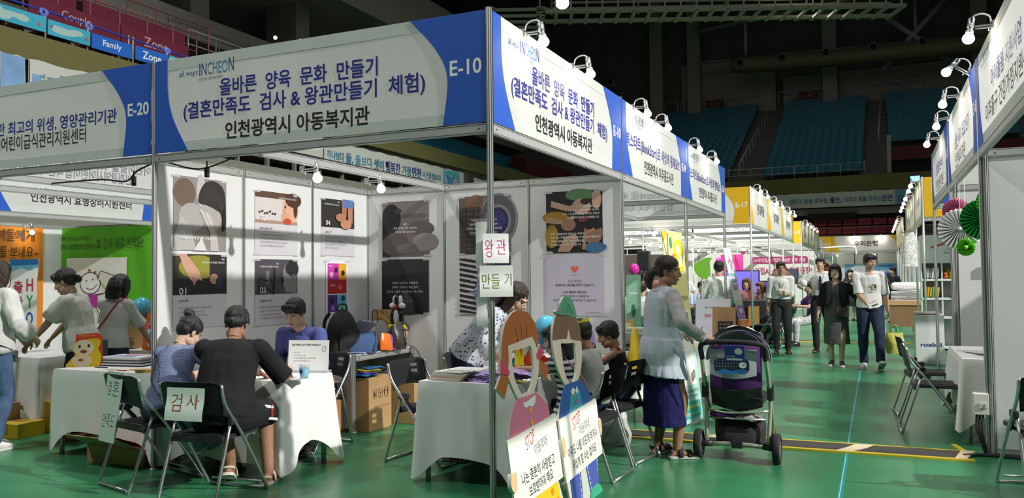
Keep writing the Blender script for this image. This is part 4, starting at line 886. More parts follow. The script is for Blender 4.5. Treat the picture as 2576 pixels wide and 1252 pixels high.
def pD(a, w, h):
 a.rect(-w / 2, -.02, w / 2, h / 2, '#4b474d'); a.ell(.19, .16, .1, .13, '#908d92'); a.ell(.22, .22, .1, .08, '#262328'); a.poly([(.1, .2), (.06, .1), (.1, .05), (.12, .0), (.28, -.02), (.3, .1)], '#8a868b'); a.ell(.08, .11, .02, .04, '#201e22'); a.ell(.24, .14, .02, .035, '#77737a')
 a.ell(-.04, .12, .015, .12, '#19181b'); a.rect(-.16, .08, -.11, .2, '#77737a'); a.line([(-.26, -.02), (-.24, .13), (-.13, .1), (-.08, .13), (-.05, -.02)], .012, '#1b1a1d'); a.line([(-.2, .06), (-.1, .02), (-.04, -.02)], .014, '#1b1a1d')
 head_line(a, .02, .27, 'R'); a.text('03', -.2, .02, .055, '#f2f2f2', w=.075); a.text('지능발달 저하 측면', -.24, -.08, .02, '#33303a', align='L', bold=.01)
 body_text(a, w, -.14, ['어릴 때 부모님에게 주기적으로 매를 맞은 아이들은', '매를 맞지 않은 아이들에 비해 IQ가 평균적으로', '약 5점 정도 낮은 것으로 나타났습니다.', '이는 즉, 매를 맞는 것이 두뇌 발달에 해롭다는 것'], x=-.24)
def pE(a, w, h):
 a.rect(-w / 2, .0, w / 2, h / 2, '#2e2b2a')
 for i in range(30): a.ell(random.uniform(-.27, .27), random.uniform(.02, .28), .01, .006, '#3c3837')
 a.poly([(.04, .29), (.05, .12), (.13, .12), (.14, .29)], '#a87258'); a.poly([(.15, .29), (.16, .06), (.24, .06), (.24, .29)], '#b87d62'); a.ell(.03, .11, .09, .045, '#b37a5f'); a.ell(.12, .04, .1, .05, '#c08767'); a.rect(.06, .22, .26, .31, '#5c78ac')
 head_line(a, .0, .27, 'R'); a.text('04', -.2, .045, .05, '#f2f2f2', w=.07); a.text('체벌의 측면', -.24, -.05, .02, '#33303a', align='L', bold=.01)
 body_text(a, w, -.11, ['아동을 때리면 보면 자신의 행동에 대한 반성보다', '벌이 지체되기 마련이고 그릇의 폐해가 아닌', '육체적 고통의 폐해로 의식이 결정되기 때문에', '체벌의 교육적 효과는 없습니다.'], x=-.24)
def pG(a, w, h):
 a.rect(-w / 2, -h / 2, w / 2, h / 2, '#e9e6ee'); s = w / 2 - .03
 a.rect(-s, .1, .03, .27, '#c93aa6'); a.rect(.03, .1, s, .27, '#e0a81c'); a.rect(-s, -.05, s, .1, '#b8232e'); a.rect(-s, -.24, -.0, -.06, '#4a2f7f'); a.rect(.0, -.24, s, -.06, '#5ab4cf')
 for x, y, c in ((-.1, .15, '#f2b6de'), (-.02, .2, '#2b1d2b'), (.1, .17, '#2b2416'), (.05, .02, '#c47a3a'), (-.09, -.13, '#1c1438'), (-.08, -.2, '#8d6fd0'), (.08, -.18, '#58a83c'), (.1, -.1, '#173a56')): a.ell(x, y, .032, .03, c)
 a.text('아동권리', -.12, .245, .018, '#ffffff'); a.text('비밀 엄수', -.08, .04, .02, '#ffffff'); a.text('세이브 더 아동', .02, -.28, .014, '#444444')
def pH(a, w, h):
 a.rect(-w / 2, -h / 2, w / 2, h / 2, '#6c6364'); a.rect(-w / 2, .1, w / 2, h / 2, '#7d7475'); a.ell(.2, .0, .16, .08, '#5b5354'); a.ell(.25, -.15, .16, .1, '#8c8485'); a.ell(.1, .14, .18, .03, '#655d5e'); a.ell(-.18, .12, .12, .16, '#19171a'); a.rect(-.3, -.31, -.2, .1, '#1b191b'); a.ell(-.13, -.17, .17, .13, '#57504f'); a.ell(.02, -.22, .14, .06, '#6a6362'); a.ell(-.09, .2, .04, .03, '#3b373a')
 for i, s in enumerate(('체벌,', '과연 아이를 위한 길일까요,', '부모를 위한 길일까요?')): a.text(s, .0, .05 - i * .042, .026, '#f0f0f0')
def pI(a, w, h):
 a.rect(-w / 2, -h / 2, w / 2, h / 2, '#19181b'); a.poly([(-w / 2, h / 2), (w / 2, h / 2), (w / 2, .16), (-w / 2, .1)], '#2b292c'); a.poly([(-.02, -.31), (-.06, -.12), (.02, -.06), (.1, -.14), (.12, -.31)], '#4b484b')
 for i in range(4): a.line([(-.04 + i * .02, -.05), (-.03 + i * .022, -.14)], .014, '#5a5659')
 for i, s in enumerate(('아동의 보호자는 아동에게', '신체적 고통이나 폭언 등의', '정신적 고통을 가하여서는 아니 된다.')): a.text(s, .0, .04 - i * .048, .028, '#e6e6e6')
 a.text('- 아동복지법 제5조 제2항 -', .0, -.16, .018, '#a5a5a5')
def pJ(a, w, h):
 a.rect(-w / 2, -h / 2, w / 2, h / 2, '#5b5350'); a.ell(-.1, .22, .12, .1, '#7d5b44'); a.rect(-.02, -.31, w / 2, h / 2, '#77727a'); a.ell(.16, .06, .22, .27, '#8f8a92'); a.ell(.16, .06, .2, .25, '#5f5a62'); a.ell(.16, .04, .15, .17, '#8f8a92'); a.ell(.16, .04, .12, .14, '#353474')
 for i in range(14): a.ell(.16 + .1 * cos(i * .45), .04 + .118 * sin(i * .45), .012, .014, '#191625')
 for j in range(9):
  for i in range(3): a.rect(-.28 + i * .085, -.29 + j * .055, -.28 + i * .085 + .07, -.29 + j * .055 + .04, '#453e3c')
 for i, s in enumerate(("'아동복지법'은 아동에게", '부모를 비롯한 보호자에게', '신체적, 정신적 고통을 주는 행위를', '법으로 금지하고 있습니다.')): a.text(s, .0, .05 - i * .045, .028, '#f0f0f0')
def pK(a, w, h):
 a.rect(-w / 2, -h / 2, w / 2, h / 2, '#c9c7cc')
 for i in range(12): a.poly([(-.3, .31 - i * .09), (-.3, .27 - i * .09), (.3, -.13 - i * .09 + .1), (.3, -.09 - i * .09 + .1)] if False else [(-.3, max(-.31, .3 - i * .055)), (-.3, max(-.31, .27 - i * .055)), (.1, max(-.31, .2 - i * .055)), (.1, max(-.31, .23 - i * .055))], '#1d1c20')
 a.rect(.05, -.31, .3, .31, '#23294f'); a.ell(.05, -.05, .17, .2, '#32406e'); a.ell(.0, -.1, .12, .18, '#56659a')
 for i, s in enumerate(('모든 아동은 폭력과', '유기로부터 보호받아야 하며', '당사국은 아동을', '학대와 방임으로부터', '보호하기 위한 조치를 취해야 한다')): a.text(s, .0, .1 - i * .045, .026, '#f0f0f0')
def pL(a, w, h):
 a.rect(-w / 2, -h / 2, w / 2, h / 2, '#1b1815'); a.ell(.06, .27, .15, .06, '#5c8a5a'); a.poly([(-.24, .22), (-.05, .16), (.1, .2), (.08, .1), (-.12, .12), (-.25, .16)], '#c7a08a'); a.ell(.08, .15, .1, .08, '#c9a18b'); a.ell(.24, .22, .05, .1, '#c9a18b'); a.ell(.12, .2, .05, .03, '#3a2a1e')
 a.ell(-.2, .05, .14, .06, '#a5821d'); a.poly([(-.3, .06), (-.1, .02), (.0, .06), (.0, -.01), (-.2, -.02), (-.3, .0)], '#b9937c'); a.ell(-.06, -.03, .08, .06, '#8d6a55'); a.ell(.14, .02, .09, .03, '#7e2f3a'); a.ell(.2, -.12, .1, .11, '#8d6a55'); a.ell(.2, -.03, .1, .06, '#171311'); a.ell(.22, -.26, .12, .05, '#3d6a94'); a.ell(-.24, -.14, .07, .12, '#94771f'); a.line([(.1, -.28), (.12, -.12), (.22, -.08)], .035, '#a37d66')
 a.poly([(-.18, -.3), (-.1, -.15), (.02, -.12), (.05, -.18), (-.05, -.3)], '#b08a74')
 for i, s in enumerate(('유엔아동권리위원회는', "'그 어떤 폭력도 정당화될 수 없으며,", '특히 아동에게 행하는 폭력은 마땅히', "금지되어야 한다'고 전제합니다.")): a.text(s, .27, .15 - i * .036, .024, '#f0f0f0', align='R')
 for i, s in enumerate(('또한 아동들에게 행해지는 폭력이', '관습 또는 전통이란 이름으로 자연스럽게 행해지고,', '때로는 훈육이라는 위장된 행위로', '정당화되고 있다고 지적합니다.')): a.text(s, -.25, -.12 - i * .036, .024, '#f0f0f0', align='L')
def pM(a, w, h):
 a.rect(-w / 2, -h / 2, w / 2, h / 2, '#c3bccb'); hp = []
 for i in range(40): q = i / 40 * 2 * pi; hp.append((.0026 * 16 * sin(q) ** 3, .16 + .0026 * (13 * cos(q) - 5 * cos(2 * q) - 2 * cos(3 * q) - cos(4 * q))))
 a.poly(hp, '#e5694f'); a.rect(-.035, .098, .035, .102, '#e5694f')
 for y, s, bo in ((.04, '모든 인간은', 0), (.0, '존엄하게 사랑받을 권리가 있습니다.', .01), (-.07, '인간 존중의 목적으로', .01), (-.11, '아이를 훈육하고 양육할 때,', 0), (-.15, '아이들은 행복하게 자라날 수 있습니다.', 0)): a.text(s, 0, y, .026, '#2b2830', bold=bo)
 a.text('출처 : 인천광역시아동복지관', .27, -.275, .012, '#333333', align='R')
def lw(y, z): return wall_frame((-Q + .008, y, z), '+X')
def bw(x, z): return wall_frame((x, Q - .008, z), '-Y')
random.seed(3)
poster('grey poster of a girl covering her face, upper left of the left wall', lw(.475, 2.05), .59, .615, pA); poster('poster 01 of a big hand reaching for a small fist, below the crying girl', lw(.475, 1.40), .60, .62, pB)
poster('poster 02 of a boy resting his chin, middle panel of the left wall', lw(1.435, 2.02), .60, .60, pC); poster('poster 03 of a child shouting at a microphone, below poster 02', lw(1.435, 1.37), .60, .62, pD)
poster('poster 04 of bare feet on dark ground, right panel of the left wall', lw(2.41, 2.03), .58, .60, pE); poster('small colourful cartoon poster in five blocks, below poster 04', lw(2.385, 1.38), .39, .60, pG)
poster('grey poster of a long haired child seen from behind, left on the back wall', bw(-2.46, 2.03), .60, .61, pH); poster('black poster with a hand and white text, below the long haired child', bw(-2.47, 1.395), .60, .60, pI)
poster('brown poster with a round blue clock behind the corner post', bw(-1.49, 2.04), .60, .615, pJ); poster('striped blue poster partly hidden by the crown making notes', bw(-1.49, 1.40), .60, .61, pK)
poster('dark poster of laughing children lying down, right on the back wall', bw(-.49, 2.035), .60, .62, pL); poster('lilac poster with a small red heart, below the laughing children', bw(-.49, 1.40), .61, .61, pM)
# ---------------------------------------------------------------- notes on the corner post
sheet('white note reading crown in pink on the corner post', frame((.042, -.014, 1.675), (.78, .62, 0), (-.03, .02, 1)), .17, .19, [('왕', -.045, .0, .115, '#c2307f', dict(w=.055, bold=-.004)), ('관', .035, .01, .10, '#c2307f', dict(w=.065, bold=-.004))], PAPER, .003)
sheet('white note reading making in olive green on the corner post', frame((.047, -.022, 1.465), (.86, .5, 0), (-.01, -.02, 1)), .215, .20, [('만들', -.035, .0, .095, '#66761f', dict(w=.115, bold=-.004)), ('기', .075, .01, .085, '#66761f', dict(w=.045, bold=-.004))], PAPER, .003)
for z, h, lab in ((1.70, .30, 'long blank white strip behind the crown note, upper'), (1.27, .19, 'short white strip below the making note on the post')):
 sheet(lab, frame((-.055, -.028, z), (.97, .2, 0), (0, 0, 1)), .075, h, [], PAPER, .003)
sheet('thin grey reverse side of the notes taped along the corner post', frame((-.058, -.02, 1.5), (.97, .2, 0), (0, 0, 1)), .06, .5, [], mat('grey_paper', (.55, .55, .58), .7), .002)
# ---------------------------------------------------------------- photo cutout figures
LEAN = R(6.5)
FOAM = mat('foam_board_edge', (.62, .66, .55), .7)
def resample(pts, c, n=72):             # radius of a closed outline in n directions round c
 out = []
 for i in range(n):
  a = -pi + 2 * pi * i / n; dx, dy = cos(a), sin(a); best = None
  for k in range(len(pts)):
   p, q = pts[k - 1], pts[k]; ex, ey = q[0] - p[0], q[1] - p[1]; den = dx * ey - dy * ex
   if abs(den) < 1e-9: continue
   t_ = ((p[0] - c[0]) * ey - (p[1] - c[1]) * ex) / den; s_ = ((p[0] - c[0]) * dy - (p[1] - c[1]) * dx) / den
   if t_ > 0 and -1e-6 <= s_ <= 1 + 1e-6: best = t_ if best is None else max(best, t_)
  best = best or .1; out.append((c[0] + dx * best, c[1] + dy * best))
 return out
GS = dict( hair= [(-0.128, 1.305), (-0.238, 1.288), (-0.339, 1.235), (-0.397, 1.165), (-0.429, 1.095), (-0.446, 1.016), (-0.375, 0.972), (-0.333, 1.11), (0.028, 1.137), (0.088, 1.06), (0.13, 1.137), (0.084, 1.221), (0.006, 1.282)], head= [(-0.128, 1.305), (-0.238, 1.288), (-0.339, 1.235), (-0.397, 1.165), (-0.429, 1.095), (-0.437, 1.015), (-0.382, 0.945), (-0.341, 0.877), (-0.273, 0.796), (-0.203, 0.77), (-0.129, 0.775), (-0.032, 0.818), (0.051, 0.895), (0.087, 0.971), (0.109, 1.059), (0.107, 1.139), (0.079, 1.221), (0.006, 1.282)], ltail= [(-0.372, 0.981), (-0.46, 0.963), (-0.547, 0.894), (-0.454, 0.826), (-0.366, 0.925)], rtail= [(0.095, 0.998), (0.238, 0.92), (0.169, 0.849), (0.104, 0.897), (0.074, 0.962)], lbow= [(-0.462, 1.049), (-0.377, 0.988), (-0.355, 0.962), (-0.371, 0.946), (-0.484, 0.966)], rbow= [(0.129, 1.082), (0.183, 1.022), (0.092, 0.988), (0.054, 1.002), (0.056, 1.023)], face= [(-0.337, 1.11), (0.028, 1.137), (0.083, 1.061), (0.082, 0.971), (0.051, 0.895), (-0.032, 0.818), (-0.129, 0.775), (-0.203, 0.77), (-0.273, 0.796), (-0.341, 0.877), (-0.373, 0.963)], hole= [(-0.291, 1.072), (-0.009, 1.08), (0.005, 0.999), (-0.01, 0.932), (-0.055, 0.859), (-0.134, 0.81), (-0.187, 0.808), (-0.238, 0.836), (-0.288, 0.907), (-0.305, 0.983)], dress= [(-0.273, 0.794), (-0.349, 0.768), (-0.404, 0.714), (-0.435, 0.657), (-0.453, 0.593), (-0.5, 0.345), (0.151, 0.238), (0.175, 0.635), (0.147, 0.694), (0.085, 0.753), (-0.012, 0.8), (-0.146, 0.785)], collar= [(-0.218, 0.769), (-0.145, 0.771), (-0.039, 0.788), (-0.054, 0.744), (-0.101, 0.731), (-0.139, 0.742), (-0.18, 0.736), (-0.21, 0.748)], board= [(-0.518, 0.606), (0.227, 0.642), (0.233, 0.249), (-0.506, 0.26)], lhand= [(-0.497, 0.431), (-0.457, 0.422), (-0.477, 0.335), (-0.505, 0.327), (-0.538, 0.363), (-0.526, 0.42)], rhand= [(0.225, 0.479), (0.299, 0.427), (0.29, 0.332), (0.245, 0.336), (0.209, 0.414)], btn= [(-0.128, 0.714), (-0.128, 0.641)], stop= [(-0.208, 0.541)], l1= [(-0.07, 0.493)], l2= [(-0.148, 0.368)], l3= [(-0.131, 0.285)], l1a= [(-0.164, 0.478), (0.028, 0.503)], l2a= [(-0.375, 0.36), (0.108, 0.375)], l3a= [(-0.301, 0.275), (0.061, 0.297)], stopa= [(-0.277, 0.515), (-0.14, 0.558)], skirt= [(-0.217, 0.222), (0.151, 0.238), (0.186, 0.092), (0.179, -0.015), (-0.252, 0.104)],
)
BS = dict( hat= [(0.079, 1.365), (0.023, 1.355), (-0.042, 1.316), (-0.058, 1.268), (0.062, 1.241), (0.234, 1.214), (0.23, 1.278), (0.178, 1.344)], brim= [(-0.145, 1.274), (-0.079, 1.279), (0.007, 1.262), (0.062, 1.241), (-0.031, 1.24), (-0.131, 1.255)], hair= [(-0.114, 1.263), (-0.176, 1.215), (-0.227, 1.155), (-0.247, 1.096), (0.008, 1.084), (0.063, 1.153), (0.084, 1.075), (0.288, 1.046), (0.29, 1.145), (0.234, 1.216), (0.064, 1.246)], head= [(-0.114, 1.263), (-0.176, 1.215), (-0.227, 1.155), (-0.25, 1.084), (-0.251, 1.022), (-0.232, 0.948), (-0.191, 0.871), (-0.121, 0.795), (-0.039, 0.765), (0.059, 0.775), (0.172, 0.819), (0.238, 0.889), (0.276, 0.976), (0.288, 1.046), (0.29, 1.145), (0.234, 1.216), (0.064, 1.246)], face= [(-0.247, 1.096), (0.008, 1.084), (0.288, 1.046), (0.276, 0.976), (0.238, 0.889), (0.172, 0.819), (0.059, 0.775), (-0.039, 0.765), (-0.121, 0.795), (-0.191, 0.871), (-0.232, 0.948), (-0.251, 1.022)], hole= [(-0.107, 1.059), (0.153, 1.042), (0.152, 0.976), (0.132, 0.889), (0.092, 0.823), (0.022, 0.79), (-0.042, 0.803), (-0.093, 0.86), (-0.109, 0.946), (-0.109, 1.01)], body= [(-0.109, 0.786), (-0.179, 0.755), (-0.248, 0.682), (-0.287, 0.607), (-0.323, 0.372), (0.355, 0.289), (0.345, 0.617), (0.322, 0.688), (0.248, 0.749), (0.195, 0.788)], shirt= [(-0.027, 0.73), (-0.07, 0.677), (-0.092, 0.596), (0.128, 0.605), (0.144, 0.668), (0.122, 0.726)], col1= [(0.006, 0.761), (-0.043, 0.737), (-0.012, 0.709), (0.042, 0.737)], col2= [(0.042, 0.737), (0.073, 0.705), (0.1, 0.729), (0.086, 0.76)], board= [(-0.34, 0.601), (0.407, 0.631), (0.405, 0.251), (-0.327, 0.213)], rhand= [(0.402, 0.486), (0.436, 0.461), (0.419, 0.379), (0.37, 0.385)], btn= [(0.028, 0.706), (0.035, 0.662), (0.035, 0.619)], stopa= [(-0.105, 0.504), (0.044, 0.553)], l1a= [(0.005, 0.464), (0.203, 0.489)], l2a= [(-0.241, 0.355), (0.331, 0.395)], l3a= [(-0.181, 0.271), (0.278, 0.304)], stop= [(-0.03, 0.534)], l1= [(0.107, 0.484)], l2= [(0.03, 0.379)], l3= [(0.038, 0.287)], lleg= [(-0.201, 0.214), (-0.019, 0.22), (-0.069, -0.023), (-0.228, 0.008)], rleg= [(0.094, 0.224), (0.297, 0.234), (0.262, 0.032), (0.121, 0.002)], gap= [(-0.019, 0.22), (0.094, 0.224), (0.121, 0.002), (0.08, -0.062), (-0.069, -0.023)], shoe= [(0.109, 0.013), (0.151, 0.035), (0.292, 0.036), (0.331, -0.012), (0.263, -0.036), (0.126, -0.032)],
)
def standee(label, x0, y0):
 t = thing('photo_cutout', label, 'cutout figure'); t.matrix_world = T(x0, y0, 0) @ RY(-LEAN) @ frame((0, 0, 0), (0, 1, 0), (0, 0, 1)); return t
def prt(t, name, pts, z, m, h=.004, side=None, smooth=True, label=None):
 b = MB(); b.prism(smooth_closed(pts) if smooth else pts, h, m, z0=z, mside=side); o = b.build(name, t)
 if label: o['label'] = label
 return o
def ring_part(t, name, outer, hole, c, z, h, m, side):
 b = MB(); b.ringprism(resample(outer, c), resample(hole, c), h, m, z0=z, mside=side); return b.build(name, t)
ORH = flat('#b86428'); SKIN_F = flat('#f0d9cd'); PINKD = flat('#e27fa0'); BOWP = flat('#dd4a6c'); BRH = flat('#84604a'); BOARD = flat('#f0ece4', .5); HAND = flat('#f0bd8c')
t = standee('smiling girl photo cutout with orange hair, pink dress and an open face hole', .48, -.2); D_ = GS
prt(t, 'back_plate', [(-.45, .62), (-.47, .3), (-.42, .005), (.2, .005), (.17, .3), (.16, .66), (.02, .8), (-.25, .8)], -.012, FOAM, .012, FOAM)
ho = smooth_closed([(-.291, 1.072), (-.2, 1.076), (-.1, 1.079), (-.009, 1.08), (.005, .999), (-.01, .932), (-.055, .859), (-.134, .81), (-.187, .808), (-.238, .836), (-.288, .907), (-.305, .983)], 3); c = (-.15, .95)
ring_part(t, 'head', smooth_closed(D_['head']), ho, c, -.012, .012, SKIN_F, FOAM)
ring_part(t, 'face', smooth_closed(D_['head']), ho, c, 0, .0025, SKIN_F, SKIN_F)
hair = D_['hair']
prt(t, 'hair', [hair[i] for i in range(6)] + [(-.40, .97), (-.372, .985), (-.350, 1.03), (-.337, 1.11), (-.2, 1.12), (-.08, 1.13), (.028, 1.137), (.06, 1.10), (.083, 1.061), (.106, 1.09)] + hair[10:], .0026, ORH, .002, smooth=False)
b = MB()
for p, q in (((-.2, 1.12), (-.21, 1.2)), ((-.13, 1.13), (-.13, 1.21)), ((-.06, 1.14), (-.05, 1.22))): b.tube([(*p, .0052), (*q, .0052)], .002, flat('#7a3d16'), 4)
b.build('fringe_line', t)
for k in ('ltail', 'rtail'): prt(t, 'pigtail', D_[k], -.012, ORH, .0135, FOAM, False)
for k in ('lbow', 'rbow'): prt(t, 'bow', D_[k], -.010, BOWP, .016, FOAM, False)
prt(t, 'dress', [(-.273, .805), (-.349, .768), (-.404, .714), (-.435, .657), (-.453, .593), (-.48, .3), (.16, .3), (.172, .6), (.147, .694), (.085, .753), (-.012, .805), (-.146, .80)], .0, PINKD, .003, smooth=False)
prt(t, 'collar', D_['collar'], .0032, WHITE, .002)
for p in D_['btn']: prt(t, 'button', circ(p[0], p[1], .017), .0032, flat('#eec02a'), .003, smooth=False)
prt(t, 'skirt', [(-.40, .30), (.14, .30), (.19, .09), (-.42, .09)], .001, flat('#f2c81e'), .003, smooth=False)
for x, y in ((-.3, .2), (-.1, .16), (.06, .2), (.13, .13)): prt(t, 'skirt_dot', circ(x, y, .022), .0045, flat('#e8862a'), .001, smooth=False)
prt(t, 'hand', D_['lhand'], .0, HAND, .024, FOAM); prt(t, 'hand', D_['rhand'], .0, HAND, .024, FOAM)
bd = [(-.518, .606), (.227, .642), (.233, .249), (-.506, .228)]
prt(t, 'message_board', bd, .006, BOARD, .012, FOAM, False)
def letters(t, rows, z):
 b = MB()
 for body, (p, q), h, col, bo, sl in rows: write(b, body, (p[0] + q[0]) / 2, (p[1] + q[1]) / 2, h, flat(col), None, w=V((q[0] - p[0], q[1] - p[1])).length, bold=bo, z=z, slant=sl, tilt=math.atan2(q[1] - p[1], q[0] - p[0]))
 b.build('handwriting', t)
letters(t, [('STOP', ((-.277, .525), (-.14, .56)), .075, '#c23036', -.005, .1), ('아동학대', ((-.164, .478), (.028, .503)), .065, '#1b1b1c', -.005, .1), ('나는 충분히 사랑받고', ((-.385, .357), (.118, .378)), .068, '#1b1b1c', .01, 0), ('보호받아야 해요', ((-.30, .275), (.065, .297)), .068, '#1b1b1c', .01, 0)], .0184)
t = standee('boy photo cutout with a green cap, blue jacket and an open face hole', .50, .35); D_ = BS
prt(t, 'back_plate', [(-.32, .6), (-.3, .3), (-.24, .005), (.3, .005), (.34, .3), (.34, .62), (.2, .78), (-.1, .78)], -.012, FOAM, .012, FOAM, False)
ho = smooth_closed([(-.107, 1.059), (-.02, 1.054), (.07, 1.048), (.153, 1.042), (.152, .976), (.132, .889), (.092, .823), (.022, .79), (-.042, .803), (-.093, .86), (-.109, .946), (-.109, 1.01)], 3); c = (.02, .94)
ring_part(t, 'head', smooth_closed(D_['head']), ho, c, -.012, .012, SKIN_F, FOAM)
ring_part(t, 'face', smooth_closed(D_['head']), ho, c, 0, .0025, SKIN_F, SKIN_F)
prt(t, 'hair', [(-.114, 1.263), (-.176, 1.215), (-.227, 1.155), (-.25, 1.09), (-.12, 1.09), (.008, 1.084), (.063, 1.153), (.084, 1.075), (.19, 1.06), (.288, 1.046), (.29, 1.145), (.234, 1.216), (.064, 1.246)], .0026, BRH, .002, smooth=False)
prt(t, 'cap', D_['hat'], -.012, flat('#5aa583'), .018, FOAM); prt(t, 'cap_brim', D_['brim'], -.012, flat('#6f8f88'), .024, FOAM)
b = MB()
for i in range(5): b.tube([(.06 + i * .012, 1.35 - .01 * i, .0066), (-.02 + i * .05, 1.26 - .006 * i, .0066)], .0018, flat('#3f8566'), 4)
b.build('cap_stripe', t)
prt(t, 'jacket', [(-.09, .795), (-.179, .755), (-.248, .682), (-.287, .607), (-.31, .372), (.345, .3), (.345, .617), (.322, .688), (.248, .749), (.18, .79)], 0, flat('#2f62b0'), .003, smooth=False)
prt(t, 'shirt', D_['shirt'], .0031, flat('#45a0b8'), .002)
for k in ('col1', 'col2'): prt(t, 'collar', D_[k], .0052, WHITE, .002, smooth=False)
for p, col in zip(D_['btn'], ('#e08a3c', '#c95aa0', '#5ab06a')): prt(t, 'button', circ(p[0], p[1], .013), .0052, flat(col), .003, smooth=False)
TR = flat('#4d5db0')
prt(t, 'trouser_leg', [(-.23, .3), (-.02, .3), (-.04, .012), (-.22, .012)], .001, TR, .003, smooth=False); prt(t, 'trouser_leg', [(.07, .3), (.31, .3), (.30, .03), (.12, .03)], .001, TR, .003, smooth=False)
b = MB()
for x0, x1 in ((-.05, -.065), (.10, .145)):
 for i in range(7): b.prism(rect(-.004, -.012, .004, .012), .0006, WHITE, T(x0 + (x1 - x0) * i / 6, .25 - i * .036, .0042))
b.build('stitch_line', t)
prt(t, 'shoe', [(.11, .008), (.13, .06), (.2, .075), (.28, .07), (.33, .03), (.32, .004)], .003, flat('#3fb08a'), .006); prt(t, 'shoe', [(-.25, .008), (-.22, .05), (-.1, .055), (-.04, .03), (-.03, .004)], .003, flat('#3fb08a'), .006)
prt(t, 'hand', [(.385, .47), (.41, .495), (.44, .47), (.435, .40), (.40, .375)], .0, HAND, .024, FOAM); prt(t, 'hand', [(-.34, .47), (-.30, .49), (-.29, .40), (-.33, .375)], .0, HAND, .024, FOAM)
prt(t, 'message_board', [(-.34, .601), (.407, .631), (.405, .251), (-.327, .213)], .006, BOARD, .012, FOAM, False)
letters(t, [('STOP', ((-.105, .514), (.044, .553)), .075, '#c23036', -.005, .1), ('아동학대', ((.0, .464), (.205, .489)), .065, '#1b1b1c', -.005, .1), ('아무도 나를 아프게 하거나', ((-.25, .352), (.34, .395)), .068, '#1b1b1c', .008, 0), ('무섭게 할 수는 없어요', ((-.19, .268), (.285, .304)), .066, '#1b1b1c', .008, 0)], .0184)
# ================================================================ things on tables, floor and walls
def item(name, label, cat, parts, loc=(0, 0, 0), rz=0.0, group=None):
 """parts: list of (part name, MB); a single part becomes the thing's own mesh"""
 if len(parts) == 1:
  o = parts[0][1].build(name); o.location = loc; o.rotation_euler = (0, 0, rz); return tag(o, label, cat, group)
 t = thing(name, label, cat, loc, rz, group)
 for n, b in parts: b.build(n, t)
 return t
def crumple(fn, amp, sc, seed=0):
 def g(u, v):
  p = V(fn(u, v)); n = noise.noise_vector(p * sc + V((seed, 0, 0))); return p + n * amp
 return g
def bag_shape(mb, w, d, h, m, lean=0.0, amp=.012, top=.75, seed=0, belly=.15):
 """soft closed bag standing on z=0"""
 def fn(u, v):
  a = 2 * pi * u; s = (1 - (1 - top) * v) * (1 + belly * sin(pi * v)); k = abs(cos(a)) ** .6 * (1 if cos(a) > 0 else -1); q = abs(sin(a)) ** .6 * (1 if sin(a) > 0 else -1)
  dd = d * (1 - .75 * v ** 2)
  return (w / 2 * s * k, dd / 2 * q * (1 + belly * sin(pi * v)) + lean * v, h * v)
 mb.grid(crumple(fn, amp, 9, seed), 28, 12, m); mb.add([fn(i / 20, 0) for i in range(20)], [tuple(range(19, -1, -1))], m); mb.add([fn(i / 20, 1) for i in range(20)], [tuple(range(20))], m); return mb
Zt = .733
# ---- couple's table
t = thing('acrylic_notice', 'white notice in a clear acrylic stand on the couple table', 'notice stand', (-1.985, .66, Zt), R(14))
b = MB(); b.box((0, 0, .008), (.37, .10, .012), mat('clear_acrylic', (.75, .8, .8), .05, alpha=.45)); b.build('base', t)
b = MB(); b.box((0, .0, .135), (.35, .004, .245), PAPER, RX(R(-6))); b.build('paper', t)
b = MB(); fr = RX(R(-6)) @ wall_frame((0, -.0026, .135), '-Y')
write(b, '결혼 만족도 검사 무료로 해드립니다', -.02, .085, .016, INK_K, fr, w=.25, bold=.02)
for i, s in enumerate(('• 장소 : 부스', '• 시간 : 약 10분 ~ 15분', '• 준비사항 : 결혼만족도 검사지 작성 후 상담', '• 부스 방문 후 결과지를 드립니다.')): write(b, s, -.13, .02 - i * .022, .010, INK_K, fr, align='L')
b.tube([tuple(fr @ V((.135 + .016 * cos(a), .055 + .022 * sin(a), .0004))) for a in [i * pi / 8 for i in range(17)]], .0012, INK_K, 4); b.build('lettering', t)
t = thing('drink_cup', 'clear plastic cup of blue drink with a straw on the couple table', 'cup', (-1.735, .30, Zt))
CUPM = mat('clear_cup', (.85, .92, .95), .05, alpha=.35)
b = MB(); b.lathe([(.030, 0), (.033, .02), (.043, .105), (.045, .107)], CUPM, seg=24); b.build('cup', t)
b = MB(); b.lathe([(.029, .004), (.032, .02), (.039, .082)], mat('blue_drink', (.05, .42, .62), .1), seg=24); b.build('drink', t)
b = MB(); b.tube([(0, 0, .02), (.004, .01, .12), (.0, .025, .19), (-.012, .03, .215)], .004, mat('pale_straw', (.7, .75, .55), .4), 8, 4); b.build('straw', t)
b = MB(); b.lathe([(.044, .105), (.046, .11), (.04, .114)], CUPM, seg=24); b.build('lid_rim', t)
b = MB(); b.prism(circ(0, 0, .017), .001, flat('#2a4f8c'), wall_frame((.0, -.0385, .055), '-Y')); b.build('printed_badge', t)
def leaf(x, y, z, w, h, rz, label, c='#e8e8e4', art=None, cat='leaflet', name='leaflet', th=.002, group=None):
 b = MB(); b.box((0, 0, th / 2), (w, h, th), flat(c)); t = b.build(name)
 t.location = (x, y, z); t.rotation_euler = (0, 0, rz); tag(t, label, cat, group)
 if art:
  a = Art(T(0, 0, th), .0003, .0003)
  for q in art: a.rect(*q)
  a.build('print', t)
 return t
leaf(-1.80, .22, Zt, .21, .14, .5, 'white form with blue blocks at the near corner of the couple table', art=[(-.08, -.05, -.03, .05, '#6d7fb0'), (-.01, -.05, .08, .0, '#a9b3c9')])
